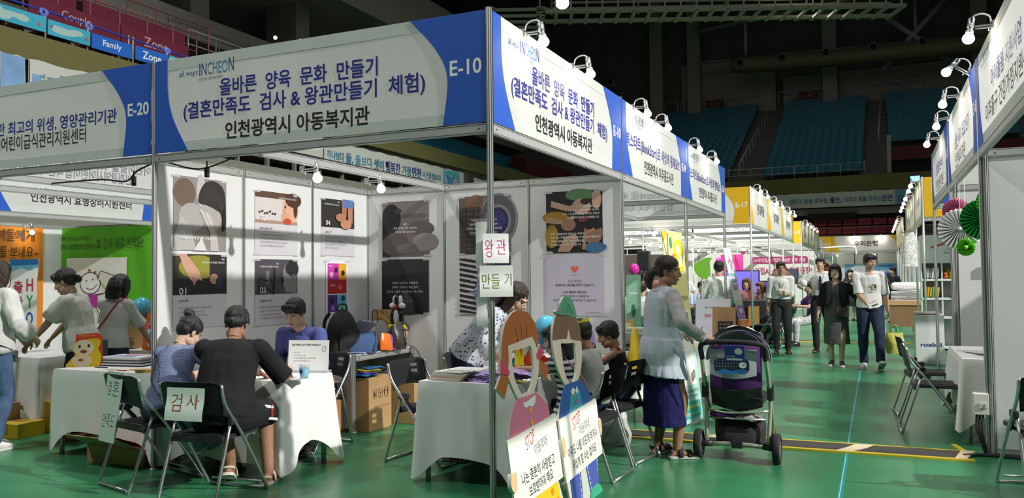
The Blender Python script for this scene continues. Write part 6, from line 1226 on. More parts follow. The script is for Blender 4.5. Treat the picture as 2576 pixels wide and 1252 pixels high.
# ---- aisle: banner stands, library table
t = thing('x_banner', 'tall yellow and mint banner stand right behind the stroller woman', 'banner stand', (.56, 3.50, 0), R(79))
b = MB(); tilt = RX(R(-6)); b.box((0, 0, .98), (.50, .003, 1.93), mat('pale_yellow_banner', hexc('#e9e19a'), .5), tilt); b.build('banner_sheet', t)
a = Art(tilt @ wall_frame((0, -.002, .98), '-Y')); a.rect(-.25, -.965, .25, -.25, '#b5dcd6'); a.rect(-.19, -.6, .19, .16, '#efefe6'); a.ell(.12, .72, .13, .17, '#e8d21e'); a.ell(.1, .78, .05, .06, '#efe6c8'); a.ell(.14, .66, .05, .06, '#efe6c8')
a.line([(-.2, .5), (-.15, .64), (-.05, .72), (.03, .72)], .03, '#e08a4a'); a.line([(-.17, .48), (-.12, .6), (-.04, .67), (.03, .68)], .03, '#8fc04a'); a.ell(-.06, .85, .03, .06, '#5aa04a'); a.poly([(-.25, .85), (-.1, .96), (-.25, .96)], '#f0c23a')
a.text('가족사랑지원센터', .06, .28, .05, '#4a4a32', w=.3); a.rect(.0, .05, .16, .13, '#6ab05a'); a.ell(.13, -.05, .06, .12, '#2f8fc0'); a.rect(-.12, -.12, .12, -.1, '#c8a050'); a.ell(.1, -.52, .03, .05, '#c05a7a'); a.ell(.14, -.5, .03, .05, '#5ab06a')
a.text('인천광역시 아동보호전문기관', 0, -.66, .035, '#3a5a5a', w=.42); a.text('인천남부아동보호', 0, -.71, .03, '#3a5a5a', w=.36); a.poly(rrect(-.2, -.92, .21, -.76, .03), '#3fb0a8'); a.text('☎ 434-6436', .0, -.81, .05, '#e8e04a', w=.34, bold=.02); a.text('아동학대신고 ☎112', .0, -.88, .035, '#e8f0e0', w=.34); a.build('print', t)
b = MB(); b.tube([(-.24, .14, 1.9), (0, .22, 1.0), (.22, .03, .03)], .009, RAIL, 6); b.tube([(.24, .14, 1.9), (0, .22, 1.0), (-.22, .03, .03)], .009, RAIL, 6); b.tube([(0, .22, 1.0), (0, .5, 0)], .012, BLACKM, 8); b.box((0, .2, .03), (.4, .12, .06), BLACKP); b.build('stand', t)
t = thing('x_banner', 'narrow white and purple banner stand leaning behind the stroller', 'banner stand', (.60, 8.0, 0), R(78))
tilt = RX(R(-12))
b = MB(); b.box((-.12, 0, 1.16), (.30, .003, 1.55), flat('#e6e2ec'), tilt); b.build('banner_sheet', t)
a = Art(tilt @ wall_frame((-.12, -.002, 1.16), '-Y')); a.rect(-.15, -.775, .15, -.12, '#b57fc8'); a.ell(0, .55, .08, .05, '#d8a0c0'); a.ell(0, .53, .05, .03, '#e6e2ec'); a.rect(-.1, .33, .1, .38, '#8fc0b0'); a.rect(-.09, .24, .1, .29, '#9aa8d0'); a.rect(-.08, .12, .08, .2, '#d08ab0'); a.ell(0, -.2, .07, .04, '#efe8e0'); a.rect(-.1, -.12, .1, -.02, '#d9d8b8'); a.text('행복상담', 0, -.45, .09, '#efe4f2', w=.22); a.text('전화', 0, -.58, .08, '#efe4f2', w=.2); a.build('print', t)
b = MB(); b.tube([(-.12, .3, 1.8), (-.1, .5, 0)], .01, RAIL, 6); b.tube([(-.12, .02, .4), (-.1, .5, 0)], .01, RAIL, 6); b.build('stand', t)
Zl = .715
t = thing('display_clipboard', 'brown board with a black mesh basket on the library table', 'display board', (.61, 5.05, Zl)); b = MB(); b.box((0, 0, .20), (.27, .01, .38), CARD, RX(R(-8))); b.build('board', t); b = MB(); b.box((.03, -.05, .12), (.17, .05, .22), BLACKP, bev=.01); b.build('basket', t)
b = MB()
for i in range(3):
 for j in range(4): b.box((-.02 + i * .045, -.0765, .06 + j * .045), (.03, .004, .02), mat('basket_gap', (.25, .14, .07), .7), RY(0))
b.build('lattice', t)
t = thing('notice_easel', 'large white notice board leaning on the library table', 'notice board', (.42, 5.35, Zl)); b = MB(); b.box((0, 0, .24), (.42, .006, .50), flat('#d8d8e4'), RX(R(-14))); b.build('sheet', t); a = Art(RX(R(-14)) @ wall_frame((0, -.004, .24), '-Y')); a.text('북스타트 안내', 0, .14, .03, '#555566', w=.2); a.rect(-.1, .02, -.02, .06, '#c98fa8'); a.rect(.02, .02, .1, .06, '#c98fa8'); a.build('print', t)
cbox('picture_book_box', 'orange and purple box beside the brown board on the library table', .12, .14, .24, (.82, 5.2, Zl), .1, flat('#c8641e')); item('paper_cup', 'dark brown cup on the library table', 'cup', [('cup', MB().lathe([(.03, 0), (.04, .1)], flat('#4a2f22'), seg=16)), ('stick', MB().tube([(0, 0, .05), (.05, 0, .17)], .005, BLACKM, 6))], (.35, 4.86, Zl))
b = MB(); b.grid(crumple(lambda u, v: ((u - .5) * .34, (v - .5) * .24, .05 * sin(pi * u) * sin(pi * v) + .015), .03, 12), 14, 10, flat('#c9b9a2')); o = b.build('folded_blanket'); o.location = (.38, 5.1, Zl); tag(o, 'crumpled beige blanket on the library table', 'blanket')
leaf(.5, 4.84, Zl + .003, .2, .12, .1, 'blue and green brochure on the library table', '#7fa8c8', art=[(-.05, -.04, .08, .02, '#6aa04a')]); leaf(.75, 4.86, Zl + .003, .16, .12, -.2, 'pale folder on the library table corner', '#d8ddd8')
t = thing('printer', 'grey printer on a stand left of the stroller woman', 'printer', (-.02, 3.62, .72), .1); b = MB(); b.box((0, 0, .09), (.36, .3, .18), flat('#b9b9bb'), bev=.02); b.build('body', t); b = MB(); b.box((0, -.16, .05), (.26, .06, .03), BLACKP); b.build('paper_tray', t); b = MB(); b.box((0, .03, .20), (.26, .2, .04), flat('#d6d6d8'), bev=.01); b.build('lid', t)
table(-.55, .05, 3.3, 4.0, .71, 'printer table of the library booth', .3, .25, 14, cl_label='white cloth on the printer table')
t = thing('brochure_rack', 'wooden brochure rack with picture cards left of the stroller woman', 'rack', (-.3, 3.75, .715), .2); b = MB(); b.box((0, .05, .16), (.34, .02, .34), MATS['light_wood'], RX(R(-20))); b.build('rack', t)
for i in range(3): b = MB(); b.box((-.1 + i * .1, .0, .14 + .03 * i), (.09, .006, .15), flat(('#e6e0d0', '#e8e4da', '#d6d89a')[i]), RX(R(-20))); b.build('card', t)
# ---- stroller
PUR_F = mat('purple_stroller_fabric', (.075, .012, .13), .8, bump=.1, bscale=150); GRY_F = mat('grey_jeans_fabric', (.22, .25, .30), .8, bump=.15, bscale=120, var=.2); BLK_F = mat('black_stroller_fabric', (.018, .018, .02), .8); FRM = mat('champagne_frame', (.55, .57, .48), .35, .6)
t = thing('stroller', 'purple and grey baby stroller with black handle pushed by the woman', 'stroller', (1.22, 2.05, 0), 0.0)   # handle side -y, front +y
def wheel(par, x, y, r, w, hub):
 b = MB(); tr = T(x, y, r) @ RY(pi / 2); b.lathe([(r * .72, -w / 2), (r * .95, -w / 2), (r, -w * .3), (r, w * .3), (r * .95, w / 2), (r * .72, w / 2), (r * .72, -w / 2)], mat('rubber', (.02, .02, .021), .85), tr, 28, False); o = b.build('wheel', par)
 b = MB(); b.lathe([(.001, -w * .3), (r * .3, -w * .42), (r * .74, -w * .36), (r * .74, w * .36), (r * .3, w * .42), (.001, w * .3)], mat('grey_hub', (.16, .16, .165), .5), tr, 24, False); b.build('hub', o)
wheel(t, -.305, -.06, .117, .055, 0); wheel(t, .305, -.06, .117, .055, 0); wheel(t, -.19, .62, .085, .045, 0); wheel(t, .19, .62, .085, .045, 0)
b = MB(); b.tube([(-.27, -.06, .115), (-.1, -.06, .13), (.1, -.06, .13), (.27, -.06, .115)], .017, FRM, 10); b.box((0, -.06, .13), (.09, .05, .06), BLACKP, bev=.01); b.tube([(-.30, -.06, .117), (-.2, -.06, .125)], .026, BLACKP, 10); b.tube([(.30, -.06, .117), (.2, -.06, .125)], .026, BLACKP, 10); b.build('rear_axle', t)
for s in (-1, 1):
 b = MB(); b.tube([(s * .245, -.22, .92), (s * .25, -.15, .78), (s * .255, .0, .55), (s * .25, .1, .40), (s * .22, .45, .16), (s * .19, .6, .12)], .017, FRM, 10, 3); b.build('frame_tube', t)
 b = MB(); b.tube([(s * .255, .02, .53), (s * .25, .0, .35), (s * .24, -.06, .13)], .015, FRM, 10, 3); b.build('rear_leg', t)
 b = MB(); b.box((s * .258, .0, .55), (.05, .08, .13), BLACKP, bev=.015); b.build('joint', t)
b = MB(); b.tube([(-.245, -.17, .82), (-.245, -.225, .92), (-.19, -.27, .955), (0, -.29, .965), (.19, -.27, .955), (.245, -.225, .92), (.245, -.17, .82)], .021, mat('black_foam_grip', (.015, .015, .016), .75), 12, 5); b.build('handle', t)
b = MB(); b.grid(lambda u, v: ((u - .5) * .41 * (1 - .08 * v), -.13 + .02 * v - .03 * sin(pi * v) + .05 * (2 * u - 1) ** 2, .57 + v * .36), 16, 12, PUR_F); b.grid(lambda u, v: ((.5 - u) * .41 * (1 - .08 * v), -.08 + .04 * v + .05 * sin(pi * v), .57 + v * .36), 16, 12, PUR_F); b.build('seat_back', t)
b = MB(); b.grid(crumple(lambda u, v: ((u - .5) * .40, -.05 - .11 * v + .05 * (2 * u - 1) ** 2, .43 + .17 * v - .03 * sin(pi * u)), .01, 9), 14, 8, BLK_F); b.grid(lambda u, v: ((.5 - u) * .40, .40 - .5 * v, .50 + .02 * sin(pi * u)), 8, 8, BLK_F); b.span((-.19, -.05, .44), (.19, .34, .50), BLK_F); b.build('seat', t)
def hood(u, v, o=0):
 a = R(-4) + R(94) * v; th = pi * u; r = .235 + o; e = sin(th) ** .7
 return (-r * cos(th) * (1 - .1 * e), .08 + (.34 + o) * e * sin(a), .78 + (.235 + o) * e * cos(a))
b = MB(); b.grid(crumple(lambda u, v: hood(u, .0 + v * .12), .008, 10), 24, 8, PUR_F); b.build('hood_rear', t)
b = MB(); b.grid(crumple(lambda u, v: hood(u, .12 + v * .88, .03), .008, 10), 24, 12, GRY_F); b.build('hood', t)
b = MB(); b.tube([hood(i / 16, .12, .014) for i in range(17)], .005, GRY_F, 6, 2); b.build('hood_piping', t)
b = MB(); b.grid(crumple(lambda u, v: hood(.2 + .55 * u, .10 + v * .4, .05), .018, 12), 16, 10, flat('#e3e1e3')); b.build('draped_white_cloth', t)
b = MB(); b.grid(lambda u, v: ((u - .5) * .36, -.20 - .06 * sin(pi * u) * (.4 + .6 * v), .70 + .20 * v - .03 * sin(pi * u) * (1 - v)), 16, 6, mat('grey_mesh', (.40, .42, .46), .7)); b.build('organiser_bag', t)
a = Art(frame((0, -.262, .775), (1, 0, 0), (0, -.02, 1)), .003, .001); a.poly(rrect(-.135, -.055, .135, .06, .04), '#16233f'); a.poly([(-.13, -.05), (-.06, -.02), (.0, -.04), (.06, -.02), (.13, -.03), (.1, -.06), (-.1, -.065)], '#2a6fb0'); a.ell(.085, .01, .03, .024, '#e8e8ea'); a.ell(.095, .012, .006, .006, '#222222')
for i in range(24): a.ell(-.11 + (i % 8) * .022, .045 - (i // 8) * .022, .003, .003, '#dfe4ea')
a.build('printed_whale', t)
b = MB(); b.box((.04, -.20, .93), (.15, .01, .13), flat('#243a8c'), RX(R(10))); o = b.build('blue_booklet'); tag(o, 'blue booklet with a bear face sticking out of the stroller bag', 'booklet'); o.location = (1.22, 2.05, 0); a = Art(RX(R(10)) @ T(0, 0, 0) @ wall_frame((.04, -.2055, .93), '-Y')); a.rect(-.06, -.05, .06, -.035, '#cfd6ee'); a.ell(.03, .02, .03, .025, '#dcd8d4'); a.text('아이사랑', -.03, -.02, .016, '#e8ecf8'); a.build('print', o)
b = MB(); bag_shape(b, .38, .34, .19, BLK_F, amp=.008, top=1.05, belly=.02); o = b.build('basket', t); o.location = (0, .12, .13)
b = MB(); b.tube([(-.22, -.04, .335), (0, -.05, .33), (.22, -.04, .335)], .009, STEEL, 8); b.tube([(-.24, -.02, .40), (-.1, -.06, .38), (.1, -.06, .39), (.24, -.02, .40)], .010, FRM, 8, 3); b.build('cross_bar', t)
b = MB(); b.grid(crumple(lambda u, v: ((u - .5) * .34, (v - .5) * .22, .06 * sin(pi * u) * sin(pi * v)), .02, 14), 12, 8, mat('patterned_cloth', (.32, .30, .28), .8, var=.6, vscale=40)); o = b.build('folded_cloth'); o.location = (1.24, 2.13, .325); tag(o, 'grey patterned cloth in the stroller basket', 'cloth')
b = MB(); b.ell((0, 0, .02), (.11, .07, .04), PUR_F); o = b.build('purple_pouch'); o.location = (1.10, 2.06, .33); tag(o, 'purple pouch in the stroller basket', 'pouch')
# ---- right side
t = thing('power_box', 'white power distribution box on the post at the right', 'power box', (3.02, 2.90, .42)); b = MB(); b.box((0, 0, 0), (.11, .12, .17), flat('#d9d7d0'), bev=.006); b.build('case', t); b = MB(); b.box((.01, -.063, -.01), (.055, .012, .045), flat('#c9c7c0'), bev=.003); b.box((.02, -.07, -.01), (.008, .006, .02), flat('#8a8880')); b.build('breaker_cover', t)
for i in range(3): b = MB(); b.tube([(-.03 + i * .022, -.01, -.085), (-.035 + .02 * i, -.03, -.2), (.0 + i * .012, -.02, -.33), (.03, 0, -.415)], .009, BLACKM, 8, 5); b.build('cable', t)
b = MB(); b.tube([(2.88, 2.78, .012), (3.05, 2.86, .012), (3.4, 2.83, .012), (4.2, 2.82, .012)], .014, BLACKM, 8, 4); tag(b.build('floor_cable'), 'black cable lying along the foot of the right grey panel', 'cable')
def fan(label, loc, r, m, n=28, aim='-Y', depth=.05, full=1.0):
 t = thing('paper_fan_rosette', label, 'paper fan', loc); b = MB(); vs = [(0, 0, 0)]; k = int(n * full) * 2
 for i in range(k + 1): a = 2 * pi * full * i / k + .3; rr = r * (1 if i % 2 else .96); vs.append((rr * cos(a), (-depth if i % 2 else depth) * .6, rr * sin(a)))
 vs += [(p[0] * .5, p[1] * .9, p[2] * .5) for p in vs[1:]]
 m_ = len(range(k + 1)); fs = [(1 + m_ + i, 1 + m_ + i + 1, 1 + i + 1, 1 + i) for i in range(k)] + [(0, 1 + m_ + i + 1, 1 + m_ + i) for i in range(k)]
 b.add(vs, fs, m); b.add([(p[0], p[1] + .004, p[2]) for p in vs], [f[::-1] for f in fs], m); b.build('pleats', t)
 b = MB(); b.tube([(0, .0, 0), (0, 0, 2.46 - loc[2])], .002, WHITE, 4); b.build('string', t); b = MB(); b.cyl((0, -.02, 0), (0, .02, 0), .02, m, 12); b.build('centre', t); return t
fan('big dark green pleated paper fan hanging in the right booth', (3.22, 4.30, 2.0), .20, mat('deep_green_paper', (.0, .28, .045), .6)); fan('light green pleated paper fan at the upper right, cut by the post', (3.30, 4.15, 2.16), .15, mat('light_green_paper', (.14, .62, .06), .6)); fan('white pleated paper fan below the big green one', (3.06, 4.7, 1.93), .21, mat('white_fan_paper', (.75, .77, .77), .6)); fan('pink pleated paper fan behind the white one', (3.03, 4.75, 2.12), .13, mat('pink_fan_paper', (.72, .25, .42), .6)); fan('small lime green paper fan at the bottom of the fan group', (3.10, 4.62, 1.74), .09, mat('lime_fan_paper', (.25, .78, .06), .6))
t = thing('wall_switch', 'white round switch plate with note on the right grey wall', 'switch', (3.42, 5.86, 1.53)); b = MB(); b.box((0, -.015, 0), (.11, .03, .10), WHITE, bev=.012); b.build('plate', t); b = MB(); b.box((.03, -.034, .03), (.05, .004, .03), flat('#d8d0d0')); write(b, '여기', .03, .03, .016, flat('#b03a3a'), wall_frame((0, -.0365, 0), '-Y'), z=.0005); b.build('note', t)
for i in range(5): leaf(3.06 + .04 * i, 4.2 - .14 * i, .735 + .006 * i, .2, .14, .3 * i, 'grey printed sheet on the table behind the right panel', '#c9c6c6', cat='paper', name='printed_sheet', group='sheets on the right table')
cbox('cardboard_box', 'small orange brown carton standing between the right booths', .2, .2, .45, (3.18, 7.2, 0), 0)
b = MB(); b.span((0, 0, 0), (.9, .02, .95), PANEL); o = b.build('low_partition'); o.location = (3.1, 6.6, 0); tag(o, 'low white partition between the right booths', 'partition')
# shelf with books and toys
t = thing('display_shelf', 'white display shelf with books and toys in the right yellow booth', 'shelf', (3.42, 12.95, 0)); SH = flat('#dfe0e2')
for x in (-.36, -.01, .34): b = MB(); b.span((x - .012, -.14, 0), (x + .012, .16, 2.2), SH); b.build('upright', t)
for z in (.05, .62, .98, 1.34, 1.68, 2.18): b = MB(); b.span((-.36, -.15, z - .02), (.34, .16, z + .02), SH); b.build('shelf_board', t)
b = MB(); b.span((-.36, .15, 0), (.34, .17, 2.2), flat('#c2c4c6')); b.build('back_panel', t); b = MB(); b.span((-.36, -.155, 1.70), (.34, -.14, 2.18), SH); b.build('header_panel', t)
b = MB(); write(b, '다음시대', .16, 1.92, .03, INK_K, wall_frame((0, -.157, 0), '-Y'), w=.2); write(b, 'The ▪ Flower', .16, 1.86, .045, INK_K, wall_frame((0, -.157, 0), '-Y'), w=.28); b.build('lettering', t)
b = MB(); b.box((0, 0, 0), (.5, .012, .025), flat('#c23a3c'), T(.05, -.17, 2.04) @ RY(R(-18))); tag(b.build('red_stripe', t))
for j, (z, cs) in enumerate(((1.36, ('#e6e6e6', '#d2d2d4', '#8f9094', '#dedede', '#e8e8ea', '#c9cacc')), (1.0, ('#d89a1e', '#e0a82a', '#c8b43a', '#7fae3a', '#8fb84a', '#e0c040')))):
 for i, c in enumerate(cs): b = MB(); b.box((0, 0, .10), (.03, .14, .2 - .012 * (i % 3)), flat(c)); o = b.build('book'); o.location = (3.42 - .30 + i * .042, 12.88, z + .01); o.rotation_euler = (0, R(6), 0); tag(o, ('white book in the row on the upper shelf of the right booth', 'yellow or green book in the row on the lower shelf of the right booth')[j], 'book', ('white books on the upper shelf', 'yellow and green books on the lower shelf')[j])
for x, c, lab in ((.06, '#e0641e', 'orange toy duck on the upper shelf'), (.15, '#9ab82a', 'green toy duck on the upper shelf'), (.26, '#2f9fc8', 'blue toy duck on the upper shelf')):
 t = thing('toy_duck', lab, 'toy', (3.42 + x, 12.84, 1.365)); b = MB(); b.ell((0, 0, .035), (.045, .05, .035), flat(c, .4)); b.build('body', t); b = MB(); b.ell((-.01, -.02, .09), (.03, .03, .03), flat(c, .4)); b.build('head', t); b = MB(); b.ell((-.01, -.055, .085), (.014, .014, .008), flat('#e8a01e')); b.build('beak', t)
cbox('toy_box', 'yellow and purple toy box behind the toy ducks', .26, .08, .18, (3.62, 12.98, 1.37), 0, flat('#9a7a1e'))
b = MB(); b.box((0, 0, .09), (.16, .1, .18), flat('#c0567a')); o = b.build('pink_block'); o.location = (3.63, 12.9, 1.01); o.rotation_euler = (0, R(15), 0); tag(o, 'pink fabric block on the lower shelf', 'toy'); b = MB(); b.box((0, 0, .06), (.14, .1, .12), flat('#8fc42a')); o = b.build('lime_block'); o.location = (3.65, 12.82, 1.01); tag(o, 'lime fabric block on the lower shelf', 'toy')
t = thing('white_display_box', 'large white box with blue lettering standing by the right aisle', 'box', (3.03, 10.25, 0)); b = MB(); b.box((0, 0, .40), (.42, .4, .80), flat('#dfe1e2'), bev=.01); b.build('carton', t); b = MB(); write(b, 'roebel', .02, -.08, .07, flat('#2b3f86'), wall_frame((0, -.202, .40), '-Y'), w=.30, bold=.02); b.build('lettering', t)
leaf(3.0, 10.2, .81, .36, .3, 0, 'orange and white booklets on the white box', '#d8cfc2', art=[(-.15, -.1, .0, .1, '#d8782a')], th=.03)
t = thing('fabric_cart', 'wooden cart heaped with folded white printed fabric in the right aisle', 'cart', (2.98, 16.3, 0)); b = MB(); b.span((-.45, -.4, .25), (.45, .4, .74), mat('cart_wood', (.26, .14, .07), .6, var=.1)); b.build('body', t); b = MB(); b.span((-.48, -.43, .74), (.48, .43, .84), flat('#c99a72')); b.build('top_tray', t)
for i in (-1, 1):
 for j in (-1, 1): b = MB(); b.tube([(i * .4, j * .35, 0), (i * .4, j * .35, .25)], .02, RAIL, 8); b.build('leg', t)
DOT = mat('dotted_white_fabric', (.72, .71, .70), .85, var=.0); DOTV = mat('printed_white_fabric', (.66, .65, .63), .85, var=.35, vscale=30)
for i in range(7): b = MB(); b.grid(crumple(lambda u, v: ((u - .5) * .8, (v - .5) * .6, .02 * sin(pi * u)), .012, 6, i), 14, 8, (DOT, DOTV)[i % 2]); b.box((0, 0, -.01), (.79, .58, .02), DOT); o = b.build('folded_fabric'); o.location = (2.96, 16.2, .865 + .03 * i); tag(o, 'folded white printed fabric in the heap on the wooden cart', 'fabric', 'folded fabric on the wooden cart')
b = MB(); b.tube([(-.35, 0, 0), (.35, 0, 0)], .09, mat('dotted_roll', (.70, .69, .68), .85, var=.5, vscale=35), 14, round_=True); o = b.build('fabric_roll'); o.location = (3.0, 16.35, 1.17); tag(o, 'white roll of black dotted fabric on the wooden cart', 'fabric')
for i, (y, w, lab) in enumerate(((14.3, .5, 'white baby clothes with small prints on a hanger, nearer'), (14.75, .42, 'white printed baby clothes on a hanger, farther'))):
 t = thing('hanging_clothes', lab, 'clothes', (2.93 - .02 * i, y, 2.36), R(15)); b = MB(); b.grid(crumple(lambda u, v: (.14 * (cos(2 * pi * u)) * (.45 + .55 * min(1, (1 - v) * 3 + .25)), .05 * sin(2 * pi * u), -.75 + v * .72), .014, 8, i), 24, 14, mat('baby_print_%d' % i, (.68, .67, .64), .85, var=.4, vscale=26)); b.build('garment', t); b = MB(); b.tube([(-.15, 0, -.03), (0, 0, .03), (.15, 0, -.03)], .008, RAIL, 6); b.tube([(0, 0, .03), (0, 0, .09)], .004, RAIL, 6); b.build('hanger', t)
t = thing('balloon', 'pink balloon beside the man in the white T-shirt', 'balloon', (2.38, 9.75, 1.32)); b = MB(); b.ell((0, 0, 0), (.085, .085, .09), BAL('pink', (.72, .03, .38))); b.cyl((0, 0, -.105), (0, 0, -.085), .01, MATS['balloon_pink'], 8, .006); b.build('skin', t); b = MB(); write(b, '가족', 0, 0, .05, flat('#f0a8d0'), T(0, -.086, 0) @ wall_frame((0, 0, 0), '-Y')); b.build('print', t); b = MB(); b.tube([(0, 0, -.1), (.01, .0, -.5), (0, 0, -1.3)], .0025, WHITE, 4, 3); b.build('string', t)
t = thing('balloon', 'pink balloon high above the crowd at the left behind the stroller woman', 'balloon', (-1.9, 10.2, 1.60)); b = MB(); b.ell((0, 0, 0), (.10, .10, .11), MATS['balloon_pink']); b.cyl((0, 0, -.125), (0, 0, -.105), .012, MATS['balloon_pink'], 8, .008); b.build('skin', t); b = MB(); b.tube([(0, 0, -.12), (.01, .0, -.8), (0, 0, -1.58)], .0025, WHITE, 4, 3); b.build('string', t)
# ---- far booths
t = thing('telecom_backdrop', 'wide white fabric backdrop with magenta slogan lettering in the far left booths', 'backdrop', (0, 0, 0)); t.matrix_world = wall_frame((-3.4, 30.05, 1.4), '-Y')
b = MB(); b.grid(lambda u, v: ((u - .5) * 7.0, (v - .5) * 2.75, .02 + .01 * sin(u * 30)), 30, 6, mat('white_backdrop_cloth', (.78, .76, .74), .8)); b.build('cloth', t)
a = Art(I4, .034, .002); MG = '#b0246a'
for p, q in (((-3.4, -.6), (-.4, 1.3)), ((-2.9, 1.3), (1.6, -1.2)), ((.6, 1.3), (3.4, -.4)), ((-1.2, -1.2), (1.2, .6)), ((1.2, 1.3), (3.4, .5))): a.line([p, q], .16, '#8f8a88')
a.rect(-3.0, -.3, -2.8, -.2, '#5a5a5a'); a.poly(rrect(.95, .50, 3.15, .78, .08), MG); a.text('U+우리집AI 가입자 200만 돌파 기념', 2.05, .64, .17, '#f2e6ec', w=2.0, bold=.01); a.text('U+우리집AI 스피커 무료증정!', 1.95, .2, .3, MG, w=2.7, bold=.015); a.ell(.62, 1.02, .1, .1, MG); a.text('LG U+', 1.05, 1.02, .17, '#6a6a6a', w=.55); a.text('4AVE', 3.2, 1.2, .13, '#2f8f5a', w=.45, bold=.02); a.build('print', t)
MAG = mat('magenta_foil', (.62, .02, .26), .25, var=.3, vscale=6)
t = thing('balloon_arch', 'magenta foil balloon frame in front of the telecom backdrop', 'balloon arch', (-1.75, 20.4, 0))
for i in range(9): b = MB(); b.ell((-.36 + .02 * (i % 2), 0, .12 + i * .22), (.10, .10, .12), MAG, seg=12, rings=8); b.build('balloon', t)
b = MB(); b.span((-.28, -.05, .02), (.36, .05, 2.08), MAG); b.build('panel', t)
def screen(label, x, y, z, w, h, c):
 t = thing('display_screen', label, 'screen', (x, y, 0)); b = MB(); b.box((0, .03, z), (w + .05, .05, h + .05), BLACKP); b.build('case', t); b = MB(); b.box((0, 0, z), (w, .01, h), mat('lit_screen_' + label[:6], hexc(c), .4, emit=hexc(c), es=.9)); b.build('panel', t); b = MB(); b.cyl((0, .03, .02), (0, .03, z - h / 2), .03, BLACKP, 8); b.box((0, .03, .01), (.4, .3, .02), BLACKP); b.build('stand', t)
screen('large lit purple screen right of the leaning purple banner', -.62, 14.9, 1.30, .75, .50, '#6a5fd8'); screen('blue lit monitor behind the woman with long hair', -.20, 15.2, 1.12, .62, .36, '#3a3f9a'); screen('dark monitor left of the tall man', -.15, 20.4, 1.4, .6, .4, '#2a3038')
item('bear_mascot_stand', 'plain rounded brown display figure standing by the backdrop', 'display figure', [('body', MB().tube([(0, 0, 0), (0, 0, .9), (0, 0, 1.35)], [.3, .3, .27], flat('#6b4636'), 18, 3, round_=True))], (.02, 17.2, 0))
cbox('gold_carton', 'tan upright board on the black draped counter', .22, .03, .42, (-.1, 12.93, .40), 0, flat('#b08a4a'))
t = thing('bank_backdrop_banner', 'blue bank banner with a round white badge in the booth at the aisle end', 'banner', (0, 0, 0)); t.matrix_world = wall_frame((2.0, 38.37, 1.55), '-Y'); b = MB(); b.box((0, 0, .01), (2.3, .75, .02), flat('#6aa8d8')); b.build('panel', t); a = Art(I4, .021, .002); a.rect(-1.15, -.375, 1.15, -.05, '#23379a'); a.ell(-.5, .0, .42, .33, '#e6e8f0'); a.text('우리마이', -.5, .1, .16, '#2f57a0', w=.5); a.text('저축은행', -.5, -.1, .14, '#d06a8a', w=.5); a.text('100,000', .75, .0, .18, '#e8f0f8', w=.6); a.text('우대통장', .7, .25, .1, '#1f3f80', w=.6); a.build('print', t)
t = thing('teal_poster', 'teal poster with a brown shape in the A-7 booth', 'poster', (0, 0, 0)); t.matrix_world = wall_frame((-.1, 38.36, 1.6), '-Y'); b = MB(); b.box((0, 0, .01), (1.2, 1.4, .02), flat('#8fc8b8')); b.build('panel', t); a = Art(I4, .021, .002); a.ell(0, .1, .5, .5, '#e8e4dc'); a.ell(0, .1, .32, .3, '#7a3a2a'); a.rect(-.5, -.5, .5, -.2, '#c87a4a'); a.build('print', t)
item('arm_bracket', 'white curved pipe over the aisle end of the left row', 'pipe', [('pipe', MB().tube([(0, 33, 2.55), (.6, 33, 2.6), (1.35, 33, 2.6), (1.5, 33, 2.45), (1.5, 33, 2.25)], .04, WHITE, 8, 4)), ('post', MB().tube([(0, 33, 0), (0, 33, 2.56)], .03, ALU, 8))])
for i, (x, y, lab) in enumerate(((-2.2, 12.4, 'black loudspeaker on a pole in the far left booths'),)):
 t = thing('pole_speaker', lab, 'speaker', (-2.0, 11.3, 0)); b = MB(); b.box((0, 0, 1.78), (.24, .2, .4), BLACKP, bev=.02); b.build('cabinet', t); b = MB(); b.tube([(0, 0, 0), (0, 0, 1.6)], .018, RAIL, 8); b.build('pole', t)
 for k in range(3): b = MB(); b.tube([(0, 0, .5), (.3 * cos(k * 2.1), .3 * sin(k * 2.1), 0)], .01, RAIL, 6); b.build('leg', t)
t = thing('info_stand', 'pale green narrow info board in the far left booths', 'banner stand', (-1.75, 9.6, 0)); b = MB(); b.box((0, 0, .95), (.26, .03, 1.1), flat('#9cc8ae')); b.build('board', t); a = Art(wall_frame((0, -.016, .95), '-Y')); a.rect(-.08, .2, .08, .23, '#e8f0ea'); a.ell(0, -.1, .04, .12, '#3f7a55'); a.build('print', t); b = MB(); b.box((0, 0, .02), (.3, .3, .04), RAIL); b.tube([(0, .02, .03), (0, .02, .5)], .015, RAIL, 6); b.build('base', t)
b = MB(); b.span((-6.2, 23.2, 0), (-4.1, 23.4, 2.2), mat('dark_brown_partition', (.05, .035, .03), .8)); tag(b.build('dark_partition'), 'dark brown partition deep in the far left booths', 'partition')
t = thing('cat_cutout', 'bright green leaf shaped cutout beside the yellow banner', 'cutout', (-.34, 8.6, 0)); b = MB(); b.prism(smooth_closed([(-.1, 1.55), (-.02, 1.45), (.1, 1.42), (.16, 1.55), (.15, 1.68), (.18, 1.76), (.05, 1.75), (-.03, 1.70), (-.1, 1.66)]), .01, flat('#7fc23a'), frame((0, 0, 0), (1, 0, 0), (0, 0, 1))); b.build('leaf', t); b = MB(); b.tube([(.02, 0.01, 0), (.02, 0.01, 1.5)], .01, RAIL, 6); b.build('stick', t)
